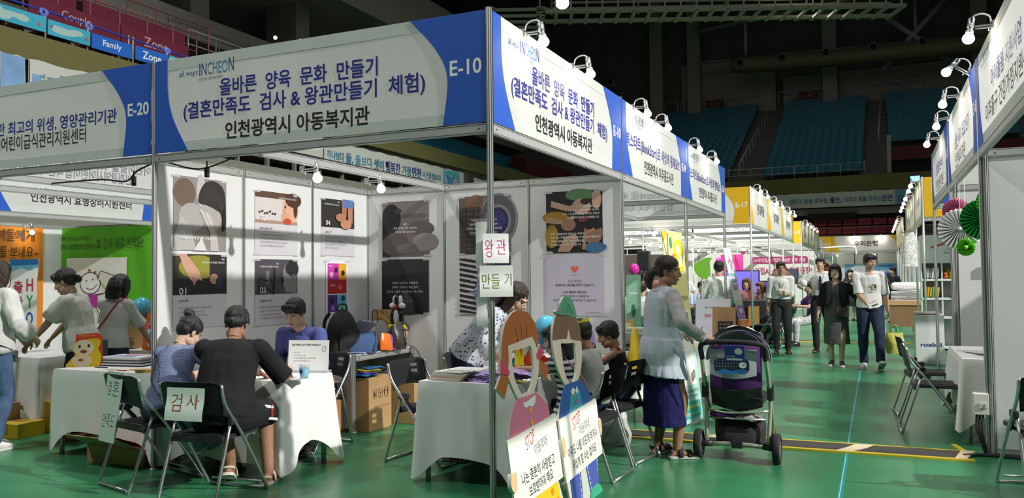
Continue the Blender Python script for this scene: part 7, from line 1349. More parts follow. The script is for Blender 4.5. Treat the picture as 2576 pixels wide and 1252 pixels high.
# ================================================================ people
TMP = bpy.data.scenes.new('workbench')
def remesh(mb, voxel, smooth=2, disp=0.0, dsc=(7, 7, 3), seed=0, keep=None):
 me = bpy.data.meshes.new('w'); me.from_pydata(mb.v, [], mb.f); me.update()
 o = bpy.data.objects.new('w', me); TMP.collection.objects.link(o)
 m = o.modifiers.new('r', 'REMESH'); m.mode = 'VOXEL'; m.voxel_size = voxel
 if smooth: k = o.modifiers.new('s', 'SMOOTH'); k.iterations = smooth; k.factor = .5
 vl = TMP.view_layers[0]; vl.update(); ev = o.evaluated_get(vl.depsgraph)
 r = bpy.data.meshes.new_from_object(ev)
 if disp:
  off = V((seed * 3.1, 0, 0)); nr = [v.normal.copy() for v in r.vertices]
  for v, n in zip(r.vertices, nr):
   p = V((v.co.x * dsc[0], v.co.y * dsc[1], v.co.z * dsc[2])) + off
   v.co += n * (disp * (noise.noise(p) + .6 * noise.noise(p * 2.3)))
 vs = [v.co.copy() for v in r.vertices]; fs = [tuple(p.vertices) for p in r.polygons]
 bpy.data.objects.remove(o); bpy.data.meshes.remove(me); bpy.data.meshes.remove(r)
 return vs, fs
def garment(name, parent, mb, m, voxel, disp=.004, seed=0, smooth=2, dsc=(7, 7, 3)):
 vs, fs = remesh(mb, voxel, smooth, disp, dsc, seed); b = MB(); b.add(vs, fs, m, None, True); return b.build(name, parent)
def ik(a, t, l1, l2, pole):
 a, t, pole = V(a), V(t), V(pole); d = t - a; L = min(d.length, (l1 + l2) * .998); d.normalize(); t = a + d * L
 x = (l1 * l1 - l2 * l2 + L * L) / (2 * L); h = math.sqrt(max(l1 * l1 - x * x, 0)); n = pole - d * pole.dot(d)
 n = n.normalized() if n.length > 1e-5 else d.orthogonal().normalized()
 return a + d * x + n * h, t
SKIN = mat('skin', (.50, .29, .195), .55, sss=.08, var=.06, vscale=9); SKIN_D = mat('tanned_skin', (.36, .185, .11), .55, sss=.08, var=.06, vscale=9); SKIN_L = mat('fair_skin', (.58, .37, .27), .55, sss=.08, var=.05, vscale=9)
HAIRK = mat('black_hair', (.010, .009, .009), .45, bump=.5, bscale=60, stretch=(3, 3, .3)); HAIRB = mat('dark_brown_hair', (.030, .016, .011), .45, bump=.5, bscale=60, stretch=(3, 3, .3)); HAIRR = mat('auburn_hair', (.13, .05, .022), .45, bump=.5, bscale=60, stretch=(3, 3, .3))
EYEW = flat('#d8d0ca', .3); EYEK = flat('#140e0c', .3); LIPS = mat('lip_colour', (.42, .13, .11), .45); BROW = flat('#1b1512', .8)
def ringtube(mb, pts, r, m=None, seg=12, sub=3, lat=None): return mb.tube(pts, r, m or SKIN, seg, sub, flatten=lat, round_=True)
def hand_mesh(mb, w, d, n, side, m, curl=.5, s=1.0, spread=.06):
 """w wrist, d along the hand, n the way the palm faces, side +1 / -1 = which way the thumb leaves (along n x d)"""
 d = V(d).normalized(); n = V(n); n = (n - d * n.dot(d)).normalized(); t = n.cross(d) * side; w = V(w)
 P = lambda a, b_, c: w + d * (a * s) + t * (b_ * s) + n * (c * s)
 mb.tube([P(-.015, 0, 0), P(.02, .003, 0), P(.055, .004, .002), P(.088, .0, .004)], [(.022 * s, .017 * s), (.030 * s, .016 * s), (.038 * s, .014 * s), (.035 * s, .011 * s)], m, 12, 3, flatten=t, round_=True)
 for i, (off, L) in enumerate(((.029, .068), (.010, .078), (-.010, .072), (-.028, .056))):
  a0 = spread * (1.5 - i); pts = [P(.080, off, .003)]; ang = curl * .55; p = pts[0]
  for k, f in enumerate((.45, .32, .23)):
   dd = (d * cos(a0) + t * sin(a0)) * cos(ang) + n * sin(ang); p = p + dd * (L * f * s); pts.append(p); ang += curl * (.75 if k == 0 else .55)
  mb.tube(pts, [.0088 * s, .0085 * s, .0078 * s, .0066 * s], m, 8, 3, round_=True)
 pts = [P(.018, .026, .004), P(.045, .046, .012), P(.068, .052, .020 + .012 * curl), P(.088, .050 - .012 * curl, .028 + .02 * curl)]
 mb.tube(pts, [.013 * s, .0115 * s, .0098 * s, .0075 * s], m, 8, 3, round_=True)
def person(label, pos, rz, H=1.65, sex='f', skin=None, hip=None, lean=0.0, curve=.12, side=0.0, head=(0, 0, 0), hands=(None, None), poles=((.5, .8, -.2), (-.5, .8, -.2)), feet=None, toe=(0.12, -0.12), hair='short', hairm=None,
   top=None, bottom=None, shoes=None, w=1.0, vox=.008, curl=(.5, .5), palms=((-1, 0, 0), (1, 0, 0)), face=True, hd=1.0, bust=0.0, glasses=None, belly=0.0, foot_pitch=(0, 0), neck=1.0, hand_dirs=(None, None), shrug=0.0, kneepole=None, skirt_seat=False):
 s = H / 1.70; skin = skin or SKIN; hairm = hairm or HAIRK; child = H < 1.3
 t = thing('person', label, 'person', (pos[0], pos[1], 0), rz)
 X = V((1, 0, 0)); hp = V(hip) if hip else V((0, 0, .915 * s))
 def spine(u):                                   # u 0 pelvis .. 1 neck base
  n = 8; p = hp.copy(); L = .53 * s * u
  for i in range(n): a = lean + curve * (u * (i + .5) / n); p += V((side * .3, -sin(a), cos(a))) * (L / n)
  return p
 top_a = lean + curve; upv = V((side * .3, -sin(top_a), cos(top_a))).normalized(); fwd = V((0, -cos(top_a), -sin(top_a)))
 sw = (.172 if sex == 'm' else .150) * s * (.5 + .5 * w); sz = spine(.90) + upv * shrug
 sh = [sz + X * sw, sz - X * sw]
 la, lf = .285 * s, .245 * s; hips = [hp + X * .085 * s + V((0, 0, -.0)), hp - X * .085 * s]
 ft = feet or [(.10 * s, .02, .085 * s), (-.10 * s, .02, .085 * s)]
 el, wr, kn, an = [], [], [], []
 for i in (0, 1):
  sg = 1 if i == 0 else -1
  tg = hands[i] if hands[i] is not None else (sg * (sw + .10 * s), sz.y - .03, sz.z - .50 * s)
  e, q = ik(sh[i], tg, la, lf, poles[i]); el.append(e); wr.append(q)
  k, q = ik(hips[i], ft[i], .43 * s, .42 * s, (kneepole[i] if kneepole else (sg * .15, -1, .2))); kn.append(k); an.append(q)
 nb = spine(1.0); yw, pt, rl = head
 hr = RZ(yw) @ RX(pt) @ RY(rl); hu = (hr @ V((0, 0, 1))); nk = nb + (upv * .6 + V((0, 0, .4))) * (.055 * s * neck) + fwd * .012
 hc = nk + hu * (.105 * hd) + (hr @ V((0, -.014, 0))); hm = T(*hc) @ hr @ M.Diagonal((hd, hd, hd, 1))
 wd_, dp = (1.0 if sex == 'm' else .93) * w * s, w * s
 rings = [(-.10, .10, .085), (0.0, .162 if sex == 'f' else .152, .112), (.16, .158, .108), (.40, .130 if sex == 'f' else .142, .092 + belly * .5), (.66, .150, .106), (.85, .150, .094), (.97, .085, .066)]
 def torso(mb, inf, m, u0=-.10, u1=.97, fl=0.0):
  us = [u0] + [r[0] for r in rings if u0 < r[0] < u1] + [u1]; P, rr = [], []
  for u in us:
   for a, b_ in zip(rings, rings[1:]):
    if a[0] <= u <= b_[0]: f = (u - a[0]) / (b_[0] - a[0]); ra = a[1] + (b_[1] - a[1]) * f; rb = a[2] + (b_[2] - a[2]) * f; break
   else: ra, rb = rings[0][1:] if u < rings[0][0] else rings[-1][1:]
   g = fl * max(0, .5 - u); P.append(spine(u) if u >= 0 else hp + (spine(.1) - hp).normalized() * (u * .53 * s)); rr.append((ra * wd_ + inf + g, rb * dp + inf + g))
  mb.tube(P, rr, m, 20, 3, flatten=X)
  if bust:
   for sg in (-1, 1): c = spine(.66) + X * (sg * .065 * s) + fwd * (.075 * s); mb.ell(c, [bust + inf] * 3, m)
  if belly: c = spine(.3) + fwd * (.05 * s); mb.ell(c, (.12 * wd_ + inf, .09 + belly + inf, .14 * s), m)
 def arm(mb, i, inf, m, a=0.0, b_=1.0, fl=0.0):
  A, E, W_ = sh[i], el[i], wr[i]; P = [A, A.lerp(E, .35), A.lerp(E, .75), E, E.lerp(W_, .3), E.lerp(W_, .7), W_]
  rr = [.047, .045, .041, .038, .037, .030, .0245]; rr = [x * s * (.55 + .45 * w) * (1.08 if sex == 'm' else .96) + inf for x in rr]
  if b_ < 1: n = max(2, int(round(b_ * 6)) + 1); P, rr = P[:n], rr[:n]; rr[-1] += fl; rr[-2] += fl * .4
  mb.tube(P, rr, m, 12, 3, round_=(inf == 0))
  if a == 0: mb.ell(A, [rr[0]] * 3, m)
 def leg(mb, i, inf, m, b_=1.0, fl=0.0):
  A, K, N = hips[i], kn[i], an[i]; P = [A, A.lerp(K, .4), A.lerp(K, .8), K, K.lerp(N, .25), K.lerp(N, .6), N]
  rr = [.088, .080, .062, .054, .054, .044, .036]; rr = [x * s * (.6 + .4 * w) + inf for x in rr]
  if b_ < 1: n = max(2, int(round(b_ * 6)) + 1); P, rr = P[:n], rr[:n]
  rr[-1] += fl; mb.tube(P, rr, m, 14, 3, round_=(inf == 0)); mb.ell(A, [rr[0]] * 3, m)
 # ---- body: trunk, neck and limbs in one voxel skin; head finer; hands joined on
 b = MB(); torso(b, 0, skin); b.tube([sh[0], spine(.93) + upv * shrug * .5, sh[1]], [.05 * s, .055 * s, .05 * s], skin, 12, 3, round_=True)
 b.tube([spine(.93), nk, nk + hu * .05], [.056 * s, .050 * (s + 1) / 2 * .98, .048 * hd], skin, 12, 3)
 foot_ax = []
 for i in (0, 1):
  arm(b, i, 0, skin); leg(b, i, 0, skin)
  d = RZ(toe[i]) @ V((0, -1, 0)); fp = foot_pitch[i]; d = (d * cos(fp) - V((0, 0, 1)) * sin(fp)).normalized(); ups = V((0, 0, 1)); ups = (ups - d * ups.dot(d)).normalized(); foot_ax.append((d, ups))
  A = an[i]; heel = A - d * .045 * s - ups * .045 * s; b.tube([heel, A - ups * .04 * s + d * .03 * s, A + d * .11 * s - ups * .055 * s, A + d * .175 * s - ups * .064 * s], [(.030 * s, .034 * s), (.036 * s, .038 * s), (.042 * s, .024 * s), (.034 * s, .015 * s)], skin, 10, 3, flatten=d.cross(ups), round_=True)
 bv, bf = remesh(b, vox, 2); body = MB(); body.add(bv, bf, skin, None, True)
 h = MB()
 h.ell((0, .012, .035), (.073, .092, .082), skin); h.ell((0, -.018, -.03), (.060, .070, .085), skin); h.ell((0, -.050, -.088), (.030, .030, .024), skin)
 for sg in (-1, 1): h.ell((sg * .033, -.050, -.032), (.028, .027, .032), skin); h.ell((sg * .072, .012, -.010), (.010, .016, .027), skin); h.ell((sg * .046, -.008, -.07), (.022, .045, .03), skin)
 h.tube([(0, -.080, .012), (0, -.098, -.022), (0, -.094, -.032)], [.008, .0125, .011], skin, 8, 3, round_=True); h.ell((-.010, -.089, -.032), (.009, .009, .007), skin); h.ell((.010, -.089, -.032), (.009, .009, .007), skin)
 h.ell((0, -.072, .027), (.048, .016, .012), skin); h.ell((0, -.078, -.063), (.018, .009, .010), skin); h.tube([(0, .02, -.05), (0, .03, -.13)], [.05, .047], skin, 12)
 hv, hf = remesh(h, max(.0042, vox * .55), 2); body.add(hv, hf, skin, hm, True)
 bvh = BVHTree.FromPolygons(hv, hf)
 for i in (0, 1):
  d = (wr[i] - el[i]).normalized() if hand_dirs[i] is None else V(hand_dirs[i]).normalized()
  hand_mesh(body, wr[i], d, palms[i], 1 if i == 0 else -1, skin, curl[i], (s + (.15 if child else 0)) * (1.0 if sex == 'm' else .92))
 body.build('body', t)
 def hp_(x, z, out=.0):                        # a point on the face
  q = bvh.ray_cast(V((x, -.3, z)), V((0, 1, 0)))[0]; return V((x, (q.y if q else -.08) - out, z))
 if face:
  for sg in (-1, 1):
   c = hp_(sg * .030, .004); e = MB(); e.ell((c.x, c.y + .0015, c.z), (.0135, .0045, .0052), EYEW, seg=12, rings=8); e.ell((c.x, c.y - .0012, c.z), (.0058, .0035, .0052), EYEK, seg=10, rings=6); e.tube([(c.x - .015, c.y + .003, c.z + .001), (c.x, c.y - .0025, c.z + .0062), (c.x + .015, c.y + .003, c.z + .001)], .0018, EYEK, 6, 3)
   o = e.build('eye', t); o.matrix_local = hm
   e = MB(); e.tube([hp_(sg * .012, .024, .0), hp_(sg * .03, .029, .0005), hp_(sg * .048, .023, -.001)], [.0018, .0024, .0014], BROW, 6, 3); o = e.build('eyebrow', t); o.matrix_local = hm
  e = MB(); c = hp_(0, -.063); e.tube([(-.021, c.y + .005, -.062), (-.007, c.y - .0005, -.0595), (0, c.y - .001, -.061), (.007, c.y - .0005, -.0595), (.021, c.y + .005, -.062)], [.002, .0042, .004, .0042, .002], LIPS, 8, 3); e.tube([(-.016, c.y + .003, -.066), (0, c.y - .0005, -.069), (.016, c.y + .003, -.066)], [.002, .0048, .002], LIPS, 8, 3); o = e.build('lips', t); o.matrix_local = hm
 # ---- hair
 if hair:
  g = MB(); cap = lambda: (g.ell((0, .023, .048), (.087, .101, .085), hairm), g.ell((0, .060, -.002), (.071, .050, .060), hairm))
  cap(); kinds = hair.split('+'); lo = .046
  if 'fringe' in kinds: g.ell((.020, -.056, .074), (.058, .036, .036), hairm); g.ell((-.030, -.054, .072), (.050, .034, .036), hairm); g.ell((.0, -.076, .054), (.054, .014, .020), hairm)
  if 'swept' in kinds: g.ell((.012, -.050, .088), (.058, .042, .030), hairm); g.ell((-.04, -.045, .07), (.035, .032, .03), hairm)
  if 'sides' in kinds or 'short' in kinds:
   for sg in (-1, 1): g.ell((sg * .072, .012, .03), (.016, .05, .045), hairm)
  if 'bob' in kinds or 'long' in kinds:
   L = -.13 if 'bob' in kinds else -.30
   for sg in (-1, 1): g.tube([(sg * .070, .010, .06), (sg * .082, .012, -.03), (sg * .080, .018, L)], [(.040, .022), (.048, .022), (.03, .015)], hairm, 12, 4, flatten=V((0, 1, 0)), round_=True)
   g.tube([(0, .085, .05), (0, .100, -.05), (0, .100, L - .02)], [(.085, .03), (.092, .035), (.075, .018)], hairm, 16, 4, flatten=X, round_=True)
  if 'bun' in kinds: g.ell((.0, .085, .118), (.046, .044, .040), hairm); g.ell((.02, .10, .13), (.028, .026, .03), hairm); g.ell((0, .075, .01), (.06, .045, .06), hairm)
  if 'lowbun' in kinds: g.ell((0, .125, -.015), (.032, .038, .040), hairm)
  if 'tail' in kinds: g.tube([(0, .10, -.005), (0, .150, -.035), (0, .165, -.09), (0, .15, -.15)], [.028, .042, .042, .018], hairm, 12, 4, round_=True)
  vs, fs = remesh(g, max(.005, vox * .6), 2, .0045, (40, 40, 12), len(label)); hb_ = MB(); hb_.add(vs, fs, hairm, None, True); o = hb_.build('hair', t); o.matrix_local = hm
  if 'tail' in kinds: e = MB(); e.tube([(0, .118, -.035), (0, .118, .022)], .024, BLACKM, 12); e.ell((.02, .128, -.04), (.014, .012, .036), WHITE); o = e.build('hair_tie', t); o.matrix_local = hm
 if glasses:
  e = MB()
  for sg in (-1, 1):
   c = hp_(sg * .031, .002, .012); e.tube([(c.x + .022 * cos(a), c.y + .004 * abs(cos(a)), c.z + .017 * sin(a)) for a in [k * pi / 8 for k in range(17)]], .0016, glasses, 6); e.tube([(sg * .053, c.y + .004, .006), (sg * .074, -.0, .006), (sg * .076, .02, .0)], .0014, glasses, 6)
  e.tube([(-.009, -.1, .004), (.009, -.1, .004)], .0014, glasses, 6); o = e.build('glasses', t); o.matrix_local = hm
 # ---- clothes
 sd = len(label)
 if top:
  g = MB(); m = top['m']; inf = top.get('inf', .013); torso(g, inf, m, top.get('u0', -.05), top.get('u1', .93), top.get('flare', 0.0))
  if not top.get('tank'): g.tube([sh[0], spine(.92) + upv * shrug * .5, sh[1]], [.042 * s + inf, .052 * s + inf, .042 * s + inf], m, 12, 3)
  else: g.tube([sh[0].lerp(sh[1], .2), spine(.92), sh[1].lerp(sh[0], .2)], [.045 * s, .055 * s + inf, .045 * s], m, 12, 3)
  sl = top.get('sleeve', .33); sm = top.get('sm')
  g2 = MB() if sm else g
  if sl:
   for i in (0, 1): arm(g2, i, top.get('sinf', inf), sm or m, 0, sl, top.get('sfl', .010))
  if top.get('skirt'):
   zz, r0, r1 = top['skirt']; g.tube([spine(.2), hp, V((hp.x, hp.y - .02, (hp.z + zz) / 2)), V((hp.x, hp.y - .01, zz))], [(.16 * wd_ + inf, .11 * dp + inf), (.175 * wd_ + inf, .13 * dp + inf), (r0, r0 * .82), (r1, r1 * .8)], m, 24, 4, flatten=X)
  garment(top.get('n', 'shirt'), t, g, m, vox, top.get('disp', .005), sd, dsc=top.get('dsc', (8, 8, 4)))
  if sm: garment('sleeve_layer', t, g2, sm, vox, .006, sd + 3, dsc=(9, 9, 9))
  if top.get('collar'):
   e = MB(); c = nb - upv * .02; e.tube([c + X * (.062 * s * cos(a)) + fwd * (.058 * s * sin(a)) + upv * (.012 * (1 - sin(a))) for a in [pi * .5 + .25 + k * (2 * pi - .5) / 14 for k in range(15)]], [(.022, .006)] * 15, top['collar'], 8, 2, flatten=upv); e.build('collar', t)
  if top.get('neck'):
   e = MB(); c = nb - upv * .022; e.tube([c + X * (.066 * s * cos(a)) + fwd * (.060 * s * sin(a)) - upv * (.010 * sin(a)) for a in [k * 2 * pi / 18 for k in range(19)]], .009, top['neck'], 8, 1); e.build('neckband', t)
 if bottom:
  g = MB(); m = bottom['m']; inf = bottom.get('inf', .012)
  if bottom.get('skirt'):
   zz, r0, r1 = bottom['skirt']; g.tube([spine(.2), hp, V((hp.x, hp.y - .01, (hp.z + zz) / 2)), V((hp.x, hp.y - .01, zz))], [(.14 * wd_ + inf, .10 * dp + inf), (.172 * wd_ + inf, .125 * dp + inf), (r0, r0 * .8), (r1, r1 * .8)], m, 24, 4, flatten=X)
  else:
   torso(g, inf, m, -.10, bottom.get('u1', .22))
   for i in (0, 1): leg(g, i, inf, m, bottom.get('leg', .97), bottom.get('fl', .008))
  garment(bottom.get('n', 'trousers'), t, g, m, vox, bottom.get('disp', .005), sd + 7, dsc=(9, 9, 6))
  if bottom.get('belt'):
   e = MB(); c = spine(.17); e.tube([c + X * ((.158 * wd_ + inf + .003) * cos(a)) + V((0, -1, 0)) * ((.108 * dp + inf + .003) * sin(a)) for a in [k * 2 * pi / 24 for k in range(25)]], [(.017, .004)] * 25, bottom['belt'], 6, 1, flatten=V((0, 0, 1))); e.build('belt', t)
 if shoes:
  for i in (0, 1):
   d, ups = foot_ax[i]; A = an[i]; l = d.cross(ups); base = A - ups * .085 * s; fr = frame(base, l, d); e = MB()
   out = smooth_closed([(-.036, -.07), (.036, -.07), (.042, .02), (.050, .11), (.036, .18), (.0, .20), (-.034, .185), (-.046, .11), (-.038, .02)], 4); out = [(p[0] * s, p[1] * s) for p in out]
   fz = frame(base, l, d); up_ok = 1 if (fz @ V((0, 0, 1)) - fz @ V((0, 0, 0))).dot(ups) > 0 else -1
   e.prism(out, .022 * s * up_ok, shoes['sole'], fz)
   if shoes.get('sandal'):
    for y, q in ((.02, .085), (.10, .050)): e.tube([base + l * (.049 * s * cos(a)) + ups * ((.018 + q * sin(a)) * s) + d * (y * s) for a in [k * pi / 8 for k in range(9)]], [(.022 * s, .006)] * 9, shoes['m'], 6, 2, flatten=d)
    e.tube([base - d * .05 * s + l * (.04 * s * cos(a)) + ups * .06 * s - d * (.022 * s * sin(a)) for a in [k * pi / 8 for k in range(9)]], [(.010 * s, .004)] * 9, shoes['m'], 6, 2, flatten=ups)
   else:
    e.tube([base - d * .045 * s + ups * .05 * s, base + d * .02 * s + ups * .055 * s, base + d * .10 * s + ups * .040 * s, base + d * .165 * s + ups * .030 * s], [(.038 * s, .042 * s), (.041 * s, .044 * s), (.045 * s, .030 * s), (.036 * s, .018 * s)], shoes['m'], 12, 3, flatten=l, round_=True)
    if shoes.get('high'): e.tube([A - ups * .03, A + ups * .035 * s], [.046 * s, .045 * s], shoes['m'], 12)
   e.build('sandal' if shoes.get('sandal') else 'shoe', t)
 info = dict(t=t, sh=sh, el=el, wr=wr, kn=kn, an=an, hp=hp, nb=nb, hm=hm, spine=spine, fwd=fwd, up=upv, s=s)
 return info
def strap(p, pts, m, r=(.012, .003), name='strap'):
 b = MB(); b.tube(pts, [r] * len(pts), m, 8, 5, flatten=V((0, 0, 1))); return b.build(name, p['t'])
def pattern(name, base, cols, scale, thr=.32):       # scattered motifs on cloth
 m = mat(name, base, .8, bump=.1, bscale=30); nt = m.node_tree; b = nt.nodes['Principled BSDF']
 tc = nt.nodes.new('ShaderNodeTexCoord'); prev = None
 for i, c in enumerate(cols):
  mp = nt.nodes.new('ShaderNodeMapping'); mp.inputs['Location'].default_value = (i * 1.7, i * .9, i * .4); nt.links.new(tc.outputs['Object'], mp.inputs[0])
  v = nt.nodes.new('ShaderNodeTexVoronoi'); v.inputs['Scale'].default_value = scale; nt.links.new(mp.outputs[0], v.inputs['Vector'])
  ns = nt.nodes.new('ShaderNodeMath'); ns.operation = 'LESS_THAN'; ns.inputs[1].default_value = thr; nt.links.new(v.outputs['Distance'], ns.inputs[0])
  mx = nt.nodes.new('ShaderNodeMix'); mx.data_type = 'RGBA'; nt.links.new(ns.outputs[0], mx.inputs[0]); mx.inputs[7].default_value = (*c, 1)
  if prev is None: mx.inputs[6].default_value = (*base, 1)
  else: nt.links.new(prev, mx.inputs[6])
  prev = mx.outputs[2]
 nt.links.new(prev, b.inputs['Base Color']); return m
def stripes(name, c1, c2, freq, axis=2):
 m = mat(name, c1, .8); nt = m.node_tree; b = nt.nodes['Principled BSDF']
 tc = nt.nodes.new('ShaderNodeTexCoord'); sp = nt.nodes.new('ShaderNodeSeparateXYZ'); nt.links.new(tc.outputs['Object'], sp.inputs[0])
 a = nt.nodes.new('ShaderNodeMath'); a.operation = 'MULTIPLY'; a.inputs[1].default_value = freq; nt.links.new(sp.outputs[axis], a.inputs[0])
 f = nt.nodes.new('ShaderNodeMath'); f.operation = 'FRACT'; nt.links.new(a.outputs[0], f.inputs[0])
 g = nt.nodes.new('ShaderNodeMath'); g.operation = 'GREATER_THAN'; g.inputs[1].default_value = .5; nt.links.new(f.outputs[0], g.inputs[0])
 mx = nt.nodes.new('ShaderNodeMix'); mx.data_type = 'RGBA'; nt.links.new(g.outputs[0], mx.inputs[0]); mx.inputs[6].default_value = (*c1, 1); mx.inputs[7].default_value = (*c2, 1)
 nt.links.new(mx.outputs[2], b.inputs['Base Color']); return m
# ================================================================ the people of the photo
def facing(dx, dy): return math.atan2(dx, -dy)
def loc_(pos, rz):
 inv = (T(pos[0], pos[1], 0) @ RZ(rz)).inverted()
 return lambda x, y, z: inv @ V((x, y, z))
CT = lambda n, c, **k: mat('cloth_' + n, c, k.pop('rough', .85), bump=k.pop('bump', .12), bscale=k.pop('bscale', 25), spec=.25, **k)
WSH = CT('white_shirt', (.66, .67, .66)); BLKT = CT('black_tee', (.014, .014, .017), bump=.3, bscale=90, stretch=(3, 3, .2)); NAVY_ = CT('navy', (.010, .012, .035)); JEAN = CT('blue_jeans', (.018, .030, .062), var=.35, vscale=9); DGREY = CT('charcoal_trousers', (.022, .024, .027))
SNK = dict(m=flat('#e9e9e6'), sole=flat('#d9d9d4')); BLS = dict(m=mat('black_leather', (.02, .014, .012), .25), sole=BLACKM)
# couple at the table
p_, rz = (-2.58, -.22), facing(-.3, .95); L = loc_(p_, rz)
BLUEW = CT('chambray_blue', (.175, .215, .36), bump=.5, bscale=55, stretch=(.35, .35, 2.2))
P = person('woman in a pale blue smocked dress with a black hair bun, seated at the table', p_, rz, 1.56, 'f', SKIN_L, hip=(0, 0, .545), lean=.26, curve=.5, side=.25, head=(-.5, .6, 0), hands=(L(-2.62, .26, .765), L(-2.36, .26, .765)), feet=(L(-2.48, .22, .08), L(-2.30, .12, .08)), hair='bun', vox=.0075, w=1.02, curl=(.7, .9), palms=((0, 0, -1), (0, 0, -1)),
 top=dict(m=BLUEW, sleeve=.42, inf=.016, sfl=.035, n='dress_bodice', u0=-.1, flare=.05, disp=.006), bottom=dict(m=CT('chambray_skirt', (.175, .215, .36)), inf=.045, leg=.80, fl=.05, n='dress_skirt', u1=.3, disp=.014), shoes=dict(m=BLACKM, sole=BLACKM, sandal=True))
sp = P['spine']; strap(P, [P['sh'][0] + V((-.06, 0, .055)), P['sh'][0] + V((-.05, .08, 0)), sp(.7) + V((.08, .16, .0)), sp(.40) + V((.05, .175, 0)), sp(.15) + V((-.08, .17, 0)), sp(.02) + V((-.19, .10, 0))], BLACKP, (.013, .004), 'bag_strap')
p_, rz = (-1.86, -.42), facing(-.42, .91); L = loc_(p_, rz)
P = person('man in a black ribbed T-shirt and black shorts, seated with his back to us', p_, rz, 1.74, 'm', SKIN_D, hip=(0, 0, .55), lean=.22, curve=.42, head=(.08, .5, 0), hands=(L(-2.06, .19, .768), L(-1.84, .22, .768)), poles=((.8, .3, -.9), (-.8, .4, -.9)), feet=(L(-2.16, -.02, .10), L(-1.84, .02, .08)), hair='short+swept', vox=.0075, w=1.20, curl=(.8, .9), palms=((0, 0, -1), (0, 0, -1)), foot_pitch=(.5, 0),
 top=dict(m=BLKT, sleeve=.44, inf=.018, sfl=.016, n='t_shirt', u0=-.12, u1=.97, flare=.03, disp=.007), bottom=dict(m=CT('black_shorts', (.014, .014, .016)), inf=.03, leg=.5, fl=.025, n='shorts'), shoes=dict(m=flat('#cfc6b2'), sole=flat('#d8d0c0'), sandal=True))
b = MB(); K = P['hp'].lerp(P['kn'][1], .55); ax = (P['kn'][1] - P['hp']).normalized()
for dz, o in ((.06, -.02), (-.03, .03)): b.tube([K + ax * (o + .04 * k) + V((-.118 - .004 * k, 0, dz - .006 * k)) for k in range(4)], [(.011, .003)] * 4, WHITE, 6, 2, flatten=V((0, 0, 1)))
b.build('shorts_stripe', P['t']); b = MB(); b.box(K + V((-.122, 0, .02)) + ax * .10, (.006, .045, .085), flat('#c0202c')); b.build('red_label', P['t'])
p_, rz = (-2.32, 1.12), facing(.12, -.99); L = loc_(p_, rz)
SHB = CT('blue_shirt', (.085, .10, .30))
P = person('young man with black fringe in a blue shirt, seated behind the table facing us', p_, rz, 1.72, 'm', SKIN_L, hip=(0, 0, .55), lean=.22, curve=.18, head=(-.05, .42, 0), hands=(L(-2.12, .68, .765), L(-2.44, .84, .775)), feet=(L(-2.2, .95, .08), L(-2.45, .95, .08)), hair='short+fringe', vox=.0065, palms=((0, 0, -1), (0, 0, -1)), curl=(.5, 1.2), hd=1.0,
 top=dict(m=SHB, sleeve=.9, inf=.016, sfl=.01, disp=.008, collar=SHB, u1=.95), bottom=dict(m=DGREY), shoes=BLS)
e = MB(); tr = P['nb'] - P['up'] * .03
for sg in (-1, 1): e.prism([(0, 0), (sg * .065, .018), (sg * .06, -.05), (sg * .02, -.06)], .008, SHB, frame(tr + P['fwd'] * .075 + V((0, 0, .02)), (1, 0, 0), P['up']))
e.build('collar_point', P['t'])
# bending staff woman
p_, rz = (-.84, 1.27), facing(1, .06); L = loc_(p_, rz)
FLOR = pattern('floral_blouse', (.50, .54, .62), [(.03, .025, .05), (.10, .05, .07), (.34, .24, .07), (.03, .025, .05)], 24, .21)
P = person('woman with glasses in a pale floral blouse bending over the craft table', p_, rz, 1.60, 'f', SKIN_L, hip=(0, 0, .85), lean=.54, curve=.44, head=(0, .6, 0), hands=(L(-.42, 1.52, .80), L(-.36, 1.02, .80)), feet=(L(-.96, 1.42, .08), L(-.95, 1.12, .08)), hair='bob+sides', hairm=HAIRB, glasses=BLACKM, vox=.0075, palms=((0, 0, -1), (0, 0, -1)),
 top=dict(m=FLOR, sleeve=.62, inf=.03, sfl=.03, u0=-.06, n='blouse', disp=.014, flare=.03), bottom=dict(m=NAVY_, inf=.016, leg=.97), shoes=BLS)
ID = dict(BLK=1)
# children
p_, rz = (.26, .74), facing(-1, .06); L = loc_(p_, rz)
P = person('small girl in a navy and white striped dress reaching across the craft table', p_, rz, 1.08, 'f', SKIN, head=(.1, .25, 0), hands=(L(-.12, .64, .83), L(-.10, .92, .80)), hair='bob+fringe', hd=.90, vox=.007, lean=.12, curve=.1, palms=((0, 0, -1), (0, 0, -1)),
 top=dict(m=stripes('navy_white_stripes', (.60, .60, .58), (.012, .015, .05), 24), sleeve=.2, inf=.014, skirt=(.36, .15, .19), n='striped_dress', disp=.003), shoes=SNK)
strap(P, [P['sh'][0] + V((-.04, .0, .05)), P['spine'](.75) + V((.03, .10, 0)), P['spine'](.4) + V((-.05, .115, 0)), P['spine'](.1) + V((-.13, .08, 0))], flat('#c9869a'), (.012, .004), 'pink_strap')
p_, rz = (.30, 1.22), facing(-1, .15); L = loc_(p_, rz)
P = person('child in a grey T-shirt wearing a yellow crown at the craft table', p_, rz, 1.26, 'm', SKIN_D, hip=(0, 0, .53), lean=.12, curve=.2, head=(.2, .25, 0), hands=(L(-.14, 1.02, .76), L(-.12, 1.30, .76)), feet=(L(-.08, 1.04, .2), L(-.08, 1.2, .2)), hair='short', hd=.92, vox=.008, palms=((0, 0, -1), (0, 0, -1)),
 top=dict(m=CT('grey_tee', (.36, .36, .34)), sleeve=.45, inf=.016, sfl=.02, n='t_shirt'), bottom=dict(m=NAVY_, leg=.55), shoes=SNK)
